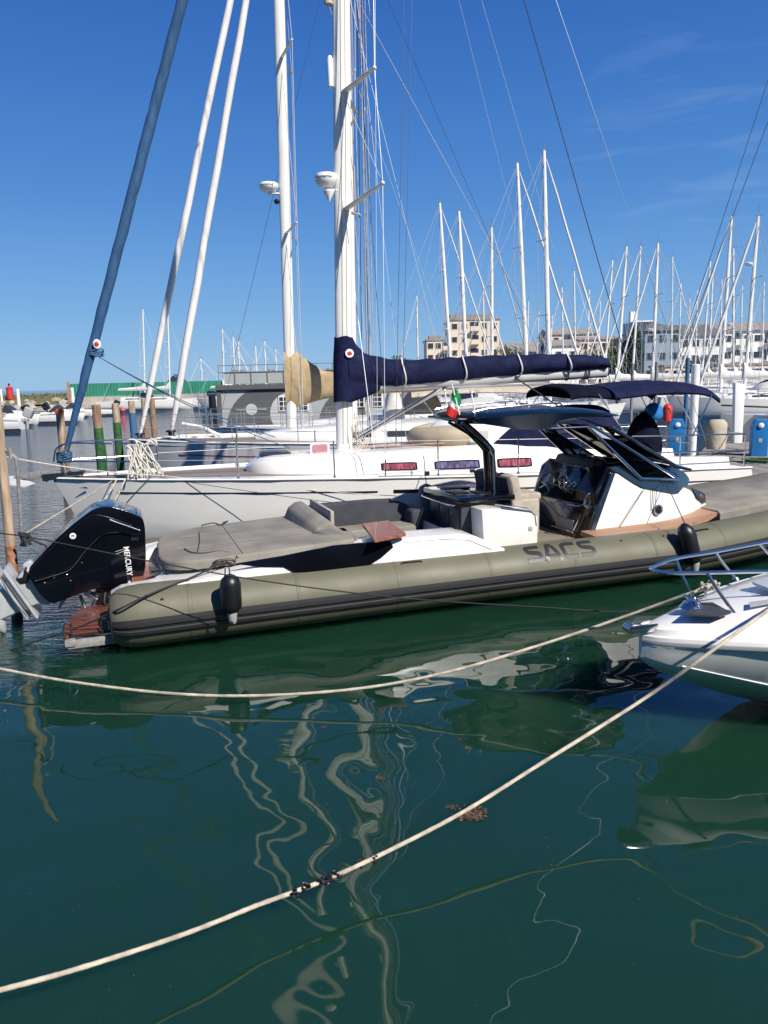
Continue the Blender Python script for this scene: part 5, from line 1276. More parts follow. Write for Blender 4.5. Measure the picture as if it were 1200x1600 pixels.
# deck hoop and roller arm on the third boat's bow
q = MB(); a = FC.at(318, 668, -.5); b = FC.at(372, 695, -.7); q.tube([FC.at(285, 662, -.4), a, b, b + V((.02, 0, -.12))], .045, 8); q.build('gangway', 'plastic_white', rC)
yacht('sailing_boat', 'small white sailing boat under a beige bimini, seen beneath the navy boom', None, 1.2, 27.5, 4, L=10.5, fb=1.3, mast_s=-.2 + 4.2, mast_top=3.2, boom=0, jib=None, detail=2, bim='beige_cover', hood='sail_grey', ant=False, nsp=1, wr=.006) if False else None

# ======== rows of sailing boats further off =========================
MH = {}
def far_boat(px, ptop, D, right, label, px_bot=None, pbot=575, grp=None, **kw):
    """mast standing at depth D, with the boat lying across the view"""
    tp = at_y(px, ptop, D); bp = at_y(px_bot if px_bot else px, pbot, D); zf = 1.5
    sl = (tp.x - bp.x) / (tp.z - bp.z); fx = bp.x + sl * (zf - bp.z); top_z = tp.z
    L = kw.pop('L', min(12.5, max(8.5, top_z * .76))); ms = L * .38
    deg = 180 if right else 0; dx = tp.x - fx
    x0 = fx + ms if right else fx - ms
    return yacht('sailing_boat', label, grp, x0, D, deg, L=L, B=L * .31, fb=1.3, fm=1.1, fs=1.0, mast_s=ms, mast_top=top_z, rake=-dx if right else dx, boom=L * .36, wr=kw.pop('wr', .014), mr=kw.pop('mr', .115 if D < 62 else .10), detail=1, nsp=kw.pop('nsp', 2), **kw)
G1 = 'sailing boats moored with bows to the right behind the navy boom'
G2 = 'sailing boats moored with bows to the left before the apartment houses'
G3 = 'distant sailing boats on the left beyond the mural building'
R_ = [(850, 235, 38.5, 857, 550, 'tallest of the white masts above the boom, second sailing boat of its row', .075),
      (808, 255, 43, 822, 550, 'sailing boat with white mast just left of the tallest one above the boom', .08),
      (717, 330, 47.5, 728, 552, 'sailing boat with thin white mast in front of the cream apartment block', .06),
      (687, 317, 52, 703, 553, 'sailing boat whose mast stands leftmost at the cream apartment block', .06),
      (768, 355, 56.5, 769, 550, 'sailing boat with striped headsail roll right of the cream apartment block', .06)]
for px, pt, D, pb, pby, lb, jr in R_:
    r, F, m, fn = far_boat(px, pt, D, True, lb, pb, pby, G1, jib_r=jr * .8, cover='sail_white' if D != 47.5 else 'navy', hood='navy' if D in (43, 56.5) else 'sail_grey', jib='sail_grey' if D == 56.5 else 'sail_white')
L_ = [(1185, 338, 46, 1166, 570, 'large sailing boat at the right edge with tall raked mast and radar', .11, .74, False),
      (1143, 338, 50.5, 1130, 545, 'sailing boat with tall mast just left of the one at the right edge', .09, None, False),
      (1028, 380, 55, 1021, 560, 'sailing boat with raked mast and radar before the blue gabled house', .09, .43, False),
      (979, 385, 59.5, 967, 555, 'sailing boat with mast left of the dark cypress tree', .08, None, False),
      (1001, 385, 64, 990, 560, 'sailing boat with mast right in front of the dark cypress tree', .08, None, False),
      (1146, 388, 68.5, 1146, 555, 'shorter sailing boat with upright mast between the two tall ones at right', .07, .46, False),
      (957, 406, 73, 947, 550, 'small sailing boat with the leftmost mast of the right-hand row', .06, None, False),
      (1110, 408, 77.5, 1099, 560, 'sailing boat with paired mast before the white terrace, left of the pair', .08, None, False),
      (1114, 422, 82, 1108, 560, 'sailing boat with shorter mast of the pair before the white terrace', .07, None, False),
      (1051, 401, 86.5, 1049, 560, 'sailing boat with upright mast and headsail slanting right before the white house', .07, None, True)]
for px, pt, D, pb, pby, lb, jr, rd, rt in L_:
    far_boat(px, pt, D, rt, lb, pb, pby, G2, jib_r=jr * .8, radar=rd, cover=random.choice(['sail_white', 'sail_grey', 'sail_white']), hood=random.choice([None, 'sail_grey', 'navy']), wr=.016)
for px, pt, D, lb in [(897, 423, 95, 'distant sailing boat with mast above the beige house, right of its neighbour'), (878, 449, 99, 'distant sailing boat with short mast above the beige house roof'),
                      (755, 452, 103, 'distant sailing boat with mast before the cream apartment block balconies'), (651, 462, 92, 'distant sailing boat with thin mast left of the cream apartment block')]:
    far_boat(px, pt, D, px > 890, lb, px + 2, 560, G1 + ', far end', jib_r=.05, wr=.018, cover='sail_white')
for px, pt, D, lb, rt in [(223, 483, 96, 'distant sailing boat whose mast stands leftmost, beyond the near furled headsails', True), (262, 490, 92, 'distant sailing boat with mast between the two white furled headsails', True), (313, 560, 105, 'small distant sailing boat with short mast beside the mural building', False),
                      (347, 514, 88, 'distant sailing boat with mast at the left end of the mural building', False), (364, 526, 93, 'distant sailing boat with slanting headsail just above the mural building terrace', True), (372, 532, 100, 'distant sailing boat with the middle one of three masts above the mural terrace', False),
                      (399, 540, 108, 'distant sailing boat with short mast above the mural building roof', True), (413, 533, 97, 'distant sailing boat with mast just left of the tan sail cover', False), (430, 545, 112, 'faint distant mast nearest the tan sail cover', False)]:
    far_boat(px, pt, D, rt, lb, px + 3, 600, G3, jib_r=.05, wr=.018, jib='sail_white' if D % 2 else None, hood=random.choice([None, 'navy']))
for k, (px, pt, D) in enumerate([(826, 470, 118), (842, 486, 124), (863, 492, 130), (921, 452, 112), (938, 470, 121), (1064, 442, 108), (1078, 466, 116), (1090, 452, 126), (1128, 436, 104), (1160, 446, 112), (1176, 462, 122), (1194, 440, 108)]):
    far_boat(px, pt, D, k % 2 == 0, 'faint distant sailing boat among the furthest masts before the houses', px - 3, 560, 'faint distant sailing boats in the furthest rows', jib_r=.05, wr=.018, cover='sail_white' if k % 3 else None, jib='sail_white' if k % 2 else None)
# boat lying to the right of the frame: boom end, backstays and hull show
F_ = at_y(1110, 600, 28)
rH, FH, mH, _ = yacht('sailing_boat', 'large sailing boat at the right edge with thick white boom cover and dark backstays', None, 31.5, 28, 180, L=15.5, B=4.4, fb=1.5, fm=1.35, fs=1.25, mast_s=5.9, mast_top=20, rake=.6, boom=6.2, cover='sail_grey', jib=None, detail=2, wr=.012, wm='wire_dark', mr=.14)
p_ = FH.loc(at_y(1075, 585, 28))
wire([FH.loc(at_y(1062, 560, 27.5)), FH.loc(at_y(1200, 190, 28))], .014, 'running_backstay', 'wire_dark', mH)
wire([FH.loc(at_y(1078, 500, 28.5)), FH.loc(at_y(1200, 125, 28))], .012, 'running_backstay', 'wire_dark', mH)

# ======== motor boats ===============================================
def motorboat(label, x, y, deg, L=5.5, hullm='far_white', canopy_m=None, cabin=True, outb='satin_black', fly=False, group=None):
    F = Frame(x, y, deg); r = fempty('motorboat', F, label, 'motorboat', group); B = L * .38
    rings = []
    for u in (0, .06, .18, .35, .6, 1):
        hb = B / 2 * interp([(0, .03), (.06, .3), (.18, .62), (.35, .88), (.6, 1), (1, .95)], u); zs = lerp(L * .155, L * .11, u)
        rings.append([V((u * L, -hb, zs)), V((u * L, -hb * 1.02, zs - .06)), V((u * L + (1 - u) * .2, -hb * .82, .08)), V((u * L + (1 - u) * .5, 0, -.15)), V((u * L + (1 - u) * .2, hb * .82, .08)), V((u * L, hb * 1.02, zs - .06)), V((u * L, hb, zs))])
    q = MB(); q.loft(rings); q.build('hull', hullm, r, angle=40)
    q = MB(); q.tube([(u * L, -B / 2 * interp([(0, .03), (.06, .3), (.18, .62), (.35, .88), (.6, 1), (1, .95)], u), lerp(L * .19, L * .135, u) - .04) for u in (0, .06, .18, .35, .6, 1)], .03, 5); q.build('rubbing_strake', 'rubber_grey', r)
    if cabin:
        z = L * .13; q = MB(); rings = []
        for x_, w_, h in ((L * .18, .25, .02), (L * .34, .36, L * .09), (L * .42, .38, L * .12), (L * .5, .36, L * .12)): rings.append([V((x_, -w_ * B, z - .05)), V((x_, -w_ * B * .85, z + h)), V((x_, w_ * B * .85, z + h)), V((x_, w_ * B, z - .05))])
        q.loft(rings); q.build('cabin', hullm, r)
        q = MB(); rings = [[V((L * .36, -w_ * B, z + L * .08)), V((L * .50, -w_ * B * .8, z + L * .20)), V((L * .50 + .03, -w_ * B * .8, z + L * .20)), V((L * .37, -w_ * B, z + L * .07))] for w_ in (.36, -.36)]
        q.loft(rings); q.build('windscreen', 'window_dark', r, smooth=False)
        q = MB()
        for sg in (1, -1): q.slab([(L * .37, sg * .36 * B, z + L * .08), (L * .50, sg * .3 * B, z + L * .19), (L * .62, sg * .38 * B, z + L * .08)], .02, (0, sg, 0))
        q.build('side_window', 'window_dark', r, smooth=False)
    if fly:
        q = MB(); q.box((L * .52, 0, L * .16 + .75), (L * .42, B * .72, 1.1), bev=.15, taper=.8); ho = q.build('deckhouse', hullm, r); q = MB(); q.box((L * .51, 0, L * .16 + .95), (L * .40, B * .70, .42), bev=.03, taper=.93); q.build('window', 'window_dark', ho)
        q = MB(); q.box((L * .58, 0, L * .16 + 1.42), (L * .40, B * .66, .12), bev=.04); q.build('flybridge', hullm, r)
    if canopy_m:
        z = L * .16; q = MB(); rings = []
        for i in range(7):
            x_ = L * .42 + L * .5 * i / 6; h = [.05, .6, .9, 1.0, .95, .7, .1][i] * L * .17; rings.append([V((x_, -B * .42 * math.cos(a), z + h * math.sin(a) ** .6)) for a in [PI * k / 10 for k in range(11)]] + [V((x_, 0, z - .05))])
        q.loft(rings); q.build('canopy', canopy_m, r, angle=60)
    if outb:
        q = MB(); q.box((L + .42, 0, L * .11 + .62), (.62, .48, .72), ry=.45, bev=.13, seg=3); q.box((L + .28, 0, .25), (.16, .12, .9), ry=.1, bev=.03); q.box((L + .02, 0, L * .135), (.25, .22, .2), bev=.03); q.build('outboard_engine', outb, r)
    q = MB(); q.tube([(L * .05, 0, L * .19 + .3), (L * .14, -B * .2, L * .19 + .32), (L * .3, -B * .36, L * .17 + .3), (L * .3, -B * .36, L * .17)], .012, 5); q.tube([(L * .05, 0, L * .19 + .3), (L * .14, B * .2, L * .19 + .32), (L * .3, B * .36, L * .17 + .3), (L * .3, B * .36, L * .17)], .012, 5); q.tube([(L * .06, 0, L * .19), (L * .05, 0, L * .19 + .3)], .012, 5); q.build('bow_rail', 'stainless', r)
    return r, F
def mb_at(px, py, deg, label, shift=0, **kw):
    p = at_z(px, py, 0); return motorboat(label, p.x, p.y, deg, **kw)
mb_at(-75, 674, 4, 'white open motorboat with grey outboard at the left edge of the photo', L=4.9, outb='plastic_grey', cabin=False)
mb_at(64, 663, 183, 'small white cabin motorboat with glass wheelhouse near the left edge', L=4.8, outb='rubber_grey')
mb_at(78, 655, 190, 'white open skiff behind the glass wheelhouse boat, bow to the right', L=4.2, cabin=False, outb='rubber_grey')
mb_at(134, 658, 183, 'white motorboat with large black outboard left of the orange topped pole', L=4.4, outb='satin_black', canopy_m=None)
mb_at(106, 650, 20, 'low white motorboat behind the orange topped pole', L=4.4, cabin=False)
mb_at(148, 650, 186, 'white motorboat with dark outboard seen right of the blue furled sail', L=4.2, outb='satin_black')
mb_at(138, 637, 3, 'white cabin cruiser with dark green canopy by the rocks', L=7.6, canopy_m='fence_green', outb=None)
mb_at(166, 634, 8, 'white motorboat with red rolled cover beside the green canopied cruiser', L=7.0, canopy_m='red_plastic', outb=None)
mb_at(352, 632, 183, 'long white motor yacht in front of the green fence', L=13.5, fly=False, outb=None)
mb_at(262, 630, 178, 'white motor yacht with tall deckhouse in front of the green fence', L=9.5, fly=False, outb=None, canopy_m='navy')
mb_at(305, 622, 5, 'white motor yacht moored beyond the long one near the mural building', L=9.0, fly=True, outb=None)
mb_at(640, 618, 176, 'white motor yacht beneath the navy boom near the flag', L=10, fly=True, outb=None) 
mb_at(985, 604, 175, 'white flybridge motor yacht in the row behind the navy bimini', L=12.5, fly=True, outb=None)
mb_at(1120, 606, 178, 'sleek white motor yacht with dark windows behind the bimini at right', L=13, outb=None, cabin=True)
mb_at(1195, 600, 178, 'white motor yacht furthest right in the far row', L=9.5, fly=True, outb=None)
# buoys between them
def buoy(px, py, m, label, r=.32):
    p = at_z(px, py, 0); q = MB(); q.lathe([(.02, -r * .6), (r * .8, -r * .4), (r, 0), (r * .85, r * .5), (r * .35, r * .9), (r * .12, r * 1.05), (.12 * r, r * 1.25)], (p.x, p.y, r * .45), 16); return tag(q.build('mooring_buoy', m), label, 'buoy', 'round pinkish red buoys among the small boats')
buoy(86, 656, 'pink_buoy', 'pinkish red buoy left of the orange topped pole'); buoy(161, 646, 'pink_buoy', 'pinkish red buoy below the green canopied cruiser'); buoy(192, 643, 'pink_buoy', 'pinkish red buoy between two wooden mooring posts')
buoy(80, 634, 'red_plastic', 'small red float lying on the rocks by the shore', .3)

# ======== sailing boats and covers seen beneath the boom, third row ==
yacht('sailing_boat', 'white sailing boat under a beige bimini seen beneath the navy boom', None, 5.6 - 8.5, 29.5, 4, L=11.5, B=3.7, fb=1.35, fm=1.2, fs=1.1, mast_s=4.2, mast_top=16.8, rake=.4, boom=4.2, cover='sail_grey', jib=None, detail=2, hood='cushion_side', bim='beige_cover', wr=.007, mr=.07) if False else None
rE, FE, mE, _ = yacht('sailing_boat', 'white sailing boat with grey sprayhood and beige bimini beneath the navy boom', None, -3.2, 26.8, 6, L=12.2, B=3.8, fb=1.35, fm=1.25, fs=1.15, mast_s=4.6, mast_top=3.6, boom=0, jib=None, detail=2, hood='sail_grey', bim='beige_cover', ant=False, nsp=1, wr=.004, mr=.05) if False else (None,) * 4
def cover_tent(pa, pb, D, z0, h, dep, m, label, name='boat_tent', cat='cover'):
    a = at_y(*pa, D); b = at_y(*pb, D); rings = []
    for i in range(13):
        k = i / 12; x = lerp(a.x, b.x, k); hh = h * math.sin(PI * min(1, max(0, k * .92 + .04))) ** .55
        rings.append([V((x, D - dep * math.cos(t), z0 + hh * math.sin(t) ** .8 + .02 * math.sin(7 * k + 3 * t))) for t in [PI * j / 12 for j in range(13)]])
    q = MB(); q.loft(rings); return tag(q.build(name, m, angle=60), label, cat)
cover_tent((598, 650), (632, 650), 22.5, 1.35, 1.25, .9, 'sail_grey', 'grey cockpit tent on the boat behind the mast foot')
cover_tent((618, 640), (690, 640), 25, 1.4, 1.35, 1.0, 'beige_cover', 'beige cockpit tent behind the silver boom vang')
p = at_y(743, 606, 24); q = MB(); rings = []
for i in range(9):
    x = lerp(-2.1, 2.1, i / 8); rings.append([V((x, -1.2 * math.cos(a), .10 * math.sin(PI * i / 8) - .22 * (1 - math.sin(a)))) for a in [PI * k / 10 for k in range(11)]] + [V((x, -1.18 * math.cos(a), -.03 + .10 * math.sin(PI * i / 8) - .22 * (1 - math.sin(a)))) for a in [PI * k / 10 for k in range(10, -1, -1)]])
q.loft(rings); bi = q.build('bimini', 'beige_cover', angle=60); bi.location = V(bi.location) + V((p.x, p.y, p.z)); tag(bi, 'pale beige bimini stretched beneath the navy boom', 'awning')
q = MB()
for x in (-1.9, 1.9):
    for y in (-1.15, 1.15): q.tube([(x, y, -.02), (x * .5, y, -1.3)], .016, 6)
for o in each(q, 'bimini_pole', 'stainless', bi): o.location = (0, 0, .15)
# hull carrying those covers
rE, FE, mE, _ = yacht('sailing_boat', 'white sailing boat hull behind the inflatable hardtop, below the beige awning', None, -5.6, 23.4, 6, L=12.2, B=3.8, fb=1.4, fm=1.25, fs=1.15, mast_s=4.4, mast_top=16.5, rake=.5, boom=0, cover=None, jib=None, detail=2, wr=.006, mr=.075, wm='wire_dark', nsp=2)

# ======== wooden mooring posts ======================================
def post(px, ptop, pbot, D, r, mat_top, mat_low, split_py, label, cap=None, tilt=0.0, zb=-.3):
    a = at_y(px, ptop, D); root = empty('mooring_post', (a.x, D, 0), 0, label, 'mooring post', 'wooden mooring posts standing in the water')
    zs = at_y(px, split_py, D).z; pts = [V((tilt * (z - a.z), 0, z)) for z in (zs, lerp(zs, a.z, .4), lerp(zs, a.z, .8), a.z - .02, a.z)]
    q = MB(); q.tube(pts, [r, r * .98, r * .96, r * .93, r * .75], 14); q.build('post_shaft', mat_top, root)
    q = MB(); z0 = zb; P = [V((tilt * (lerp(z0, zs, k / 8) - a.z), 0, lerp(z0, zs, k / 8))) for k in range(9)]; q.tube(P, [r * (1.04 + .05 * random.random()) for _ in P], 14); q.build('weedy_base', mat_low, root)
    if cap: q = MB(); q.lathe([(r * 1.02, -.08), (r * 1.06, 0), (r * .8, .05), (.02, .06)], pts[-1], 14); q.build('cap', cap, root)
    return root
post(93, 642, 740, 19, .105, 'wood_pale', 'wood_pole', 700, 'pale wooden post with an orange cap behind the blue furled sail', cap='orange')
post(150, 632, 730, 18, .105, 'wood_pole', 'green_algae', 669, 'dark splintered post wrapped in green weed, left of the pair')
post(180, 630, 730, 20, .100, 'wood_pale', 'green_algae', 660, 'brown post with green lower half, right of the dark splintered one')
post(205, 626, 672, 34, .15, 'wood_pale', 'rope_blue', 645, 'wooden post with a blue sleeve behind the white furled headsail')
post(224, 622, 660, 38, .14, 'wood_pale', 'wood_pole', 650, 'plain brown post directly right of the blue sleeved one')
post(237, 622, 660, 38, .14, 'wood_pole', 'wood_pole', 650, 'darker brown post right of the plain brown one')
post(331, 617, 680, 32, .16, 'satin_black', 'satin_black', 640, 'black piling with iron rungs beside the mural building')
# rusty leaning stake at the left edge with its iron rod
ra = at_y(1, 690, 8.6); rb_ = at_y(20, 892, 8.6)
root = empty('mooring_stake', (rb_.x, 8.6, 0), 0, 'leaning pale wooden stake with rusty foot at the left edge', 'mooring stake')
d_ = (ra - rb_); ax = V((rb_.x, 8.6, 0)); Pq = [ra + d_ * .35 - ax, ra - ax, rb_.lerp(ra, .5) - ax, rb_.lerp(ra, .2) - ax]
q = MB(); q.tube(Pq, [.045, .05, .055, .058], 12); q.build('upper_shaft', 'wood_pale', root)
q = MB(); q.tube([rb_.lerp(ra, .2) - ax, rb_ - ax, rb_ - d_ * .9 - ax], [.060, .064, .064], 12); q.build('rusty_foot', 'rust', root)
q = MB(); a = at_y(14, 702, 8.6); b = at_y(26, 722, 8.6); c = at_y(34, 833, 8.6); q.tube(catmull([at_y(-8, 703, 8.6), at_y(8, 703, 8.6), at_y(20, 712, 8.6), b, at_y(30, 775, 8.6), c], 5), .022, 8); q.tube([at_y(15, 700, 8.6), at_y(18, 716, 8.6)], .03, 8); q.tube([at_y(13, 712, 8.6), at_y(16, 700, 8.6)], .012, 6)
tag(q.build('iron_rod', 'galvanised'), 'bent rusty iron mooring rod reaching down from the leaning stake', 'mooring rod')
q = MB()
for k in range(7): c = at_y(38 + 2 * random.random(), 836 + k * 2, 8.4); q.tube(catmull([c + V((random.uniform(-.07, .07), random.uniform(-.04, .04), random.uniform(-.06, .06))) for _ in range(5)], 4), .016, 6)
tag(q.build('rope_knot', 'rope_dark'), 'black knotted rope clump hanging from the iron rod', 'rope knot')

# ======== mural building on its pontoon =============================
Dm = 37
a = at_y(342, 607, Dm); b = at_y(622, 600, Dm); W_ = b.x - a.x; ztop = 2.72
FM = Frame(a.x, Dm, 0)
mur = fempty('mural_building', FM, 'low grey floating building painted with big circles, terrace railing on its roof', 'building')
q = MB(); q.box((W_ / 2, 2.5, 1.55), (W_, 5, 2.1)); q.build('wall', 'mural_grey', mur, smooth=False)
q = MB(); q.box((W_ / 2, 2.5, .3), (W_ + 3, 6.4, .5), bev=.02); q.build('pontoon_base', 'concrete', mur, smooth=False)
q = MB(); q.box((W_ / 2, 2.5, ztop - .12), (W_ + .3, 5.3, .24), bev=.01); q.box((-.02, -.01, 1.5), (.22, .08, 2.2)); rf = q.build('roof', 'mural_dark', mur, smooth=False)
def disc(cx, cz, r, y, m, nm, a0=0, a1=360, n=40, th=.02):
    q = MB(); P = [(cx + r * math.cos(RAD(lerp(a0, a1, k / n))), cz + r * math.sin(RAD(lerp(a0, a1, k / n)))) for k in range(n if a1 - a0 == 360 else n + 1)]
    P = [(min(W_ - .02, max(.14, x)), min(ztop - .26, max(.56, z))) for x, z in P]
    q.slab([V((x, y, z)) for x, z in P], th, (0, 1, 0)); return q.build(nm, m, mur, smooth=False)
k_ = Dm / 1155
def mx_(px): return (at_y(px, 640, Dm).x - a.x)
disc(mx_(418), .56, 2.05, -.012, 'mural_dark', 'painted_circle'); disc(mx_(393), 1.5, .28, -.03, 'mural_pale', 'painted_dot'); disc(mx_(455), 1.25, 1.05, -.022, 'mural_pale', 'painted_circle')
disc(mx_(560), .56, 2.0, -.012, 'mural_dark', 'painted_circle'); disc(mx_(600), 1.4, .95, -.022, 'mural_pale', 'painted_circle')
q = MB(); q.box((mx_(393), -.03, 1.5), (1.5, .01, .05)); q.build('painted_line', 'mural_pale', mur, smooth=False)
for px in (444, 474, 562, 590):
    x = mx_(px); q = MB(); q.box((x, -.04, 1.75 if px < 500 else 1.85), (.52, .06, .75), bev=.005); wf = q.build('window', 'plastic_white', mur, smooth=False)
    q = MB()
    for dx in (-.115, .115):
        for dz in (-.25, 0, .25): q.box((x + dx, -.075, (1.75 if px < 500 else 1.85) + dz * .9), (.18, .012, .18))
    q.build('pane', 'window_dark', wf, smooth=False)
q = MB(); q.box((W_ * .5, .15, ztop + .32), (W_ * .94, .03, .55)); q.build('terrace_panel', 'mural_grey', rf, smooth=False)
q = MB()
for k in range(12): q.tube([(W_ * k / 11, .1, ztop), (W_ * k / 11, .1, ztop + .95)], .02, 5)
for z in (.95, .62): q.tube([(0, .1, ztop + z), (W_, .1, ztop + z)], .02, 5)
for k in range(14): q.box((.4 + random.random() * (W_ - 1), 1.2 + random.random() * 2, ztop + .38), (.3, .3, .75), bev=.04)
q.build('terrace_railing', 'galvanised', rf)
q = MB()
for sx_ in (-1.1, -.75): q.tube([(sx_, .2, .2), (sx_, .2, 2.4)], .03, 6)
for k in range(7): q.tube([(-1.1, .2, .5 + .28 * k), (-.75, .2, .5 + .28 * k)], .02, 5)
q.build('ladder', 'galvanised', mur)

# ======== land: breakwater with rocks, grass and green fence =========
def sheet(name, pts, z, m, kind='structure', skirt=True):
    n = len(pts); q = MB(); top = [V((x, y, z)) for x, y in pts]; bot = [V((x, y, -1)) for x, y in pts]
    q.add(top + bot, [tuple(range(n))] + [(i, (i + 1) % n, (i + 1) % n + n, i + n) for i in range(n)]); o = q.build(name, m, smooth=False, recenter=False); return tag(o, kind=kind)
p0 = at_z(-40, 650, 0); 
shore = [(-75, 66), (-47, 74), (-40, 84), (-36, 96), (-31, 106), (-20, 112), (0, 116), (20, 118)]
sheet('breakwater', [(x, y) for x, y in shore] + [(30, 126), (-20, 128), (-60, 122), (-110, 110), (-130, 80)], .55, 'concrete')
q = MB(); nx, ny = 60, 14      # grassy bank
for i in range(nx):
    for j in range(ny):
        pass
def bank_h(x, y):
    d = min([math.hypot(x - sx_, y - sy) for sx_, sy in shore]); return .55 + 1.25 * min(1, max(0, (d - 5) / 7)) + .18 * math.sin(x * .7) * math.sin(y * .5) * min(1, d / 10)
vs_ = []; fs_ = []
cs = [(-130, 74, -150, 100), (-90, 76, -100, 112), (-60, 84, -66, 124), (-50, 92, -52, 126), (-44, 102, -44, 128), (-38, 110, -38, 130)]
for i in range(41):
    k = i / 40 * (len(cs) - 1); j = min(int(k), len(cs) - 2); f = k - j; A_ = [lerp(cs[j][c], cs[j + 1][c], f) for c in range(4)]
    for l in range(13): g = l / 12; x = lerp(A_[0], A_[2], g); y = lerp(A_[1], A_[3], g); vs_.append(V((x, y, .5 + 1.35 * math.sin(PI * min(1, g * .9 + .02)) ** .6 * (1 if i < 38 else .6) + .12 * math.sin(x * 1.3 + y))))
for i in range(40):
    for l in range(12): fs_.append((i * 13 + l, i * 13 + l + 1, (i + 1) * 13 + l + 1, (i + 1) * 13 + l))
q = MB(); q.add(vs_, fs_); tag(q.build('grassy_bank', 'grass', recenter=False), kind='structure')
q = MB()     # tufts so that the crest is ragged
for _ in range(1500):
    i = random.randrange(40); l = random.randrange(3, 12); p = vs_[i * 13 + l].lerp(vs_[(i + 1) * 13 + l], random.random()); h = random.uniform(.15, .5); w_ = random.uniform(.1, .35); a_ = random.random() * PI
    dx, dy = math.cos(a_) * w_, math.sin(a_) * w_; q.add([p + V((-dx, -dy, -.05)), p + V((dx, dy, -.05)), p + V((random.uniform(-.15, .15), 0, h))], [(0, 1, 2)])
tag(q.build('dune_grass', 'grass', smooth=False, recenter=False), kind='stuff')
q = MB()     # rubble along the shore
for i in range(len(shore) - 1):
    a_, b_ = V((*shore[i], 0)), V((*shore[i + 1], 0)); n = int((b_ - a_).length * 5.5)
    for _ in range(n):
        t = random.random(); p = a_.lerp(b_, t); nrm = V((-(b_ - a_).y, (b_ - a_).x, 0)).normalized(); off = random.random() ** 1.3 * 5.5 - .5; r = random.uniform(.22, .6)
        q.blob((p.x + nrm.x * off, p.y + nrm.y * off, .08 + .26 * max(0, off) + random.uniform(-.1, .15)), r, 1, .22, (random.uniform(.8, 1.3), random.uniform(.8, 1.3), random.uniform(.55, .85)))
tag(q.build('rocks', 'rock', smooth=False, recenter=False), kind='stuff')
# green fence on its low wall
fa = at_y(106, 600, 96); fb_ = V((22, 122, 0)); ln = math.hypot(fb_.x - fa.x, 26); FG = Frame(fa.x, 96, math.degrees(math.atan2(26, fb_.x - fa.x)))
fen = fempty('green_fence', FG, 'long green corrugated fence on a pale low wall along the breakwater', 'fence')
q = MB(); q.box((ln / 2, .2, 1.0), (ln, .5, 1.4)); q.build('low_wall', 'concrete', fen, smooth=False)
q = MB(); n = int(ln / .18); q.loft([[V((i * .18, -.03 if i % 2 else .03, 1.6)), V((i * .18, -.03 if i % 2 else .03, 3.38))] for i in range(n)], closed=False); q.build('corrugated_panel', 'fence_green', fen, smooth=False)
q = MB(); q.box((0, -.05, 2.3), (.35, .35, 2.7)); q.build('end_post', 'wood_pole', fen, smooth=False)
# red beacon
p = at_z(15, 618, 1.7); p = at_y(15, 612, 100); bc = empty('harbour_beacon', (p.x, p.y, 0), 0, 'small red harbour beacon on the grassy bank at the far left', 'beacon')
q = MB(); q.lathe([(.4, 1.6), (.42, 2.2), (.40, 2.9), (.46, 2.95), (.46, 3.1), (.2, 3.2), (.10, 3.4)], n=14); q.build('tower_body', 'red_plastic', bc)
q = MB(); q.lathe([(.12, 3.4), (.14, 3.45), (.12, 3.6), (.03, 3.7)], n=10); q.build('lamp', 'dark_glass', bc)
for px, h in ((29, 25), (114, 24), (2, 17)):
    p = at_y(px, 624, 88); q = MB(); q.tube([(p.x, p.y, .4), (p.x, p.y, 2.9)], .18, 8); tag(q.build('bollard_pole', 'far_white'), {29: 'white pole on the rocks left of the orange topped post', 114: 'white pole on the rocks just left of the blue furled sail', 2: 'white pole on the bank at the far left edge'}[px], 'pole')

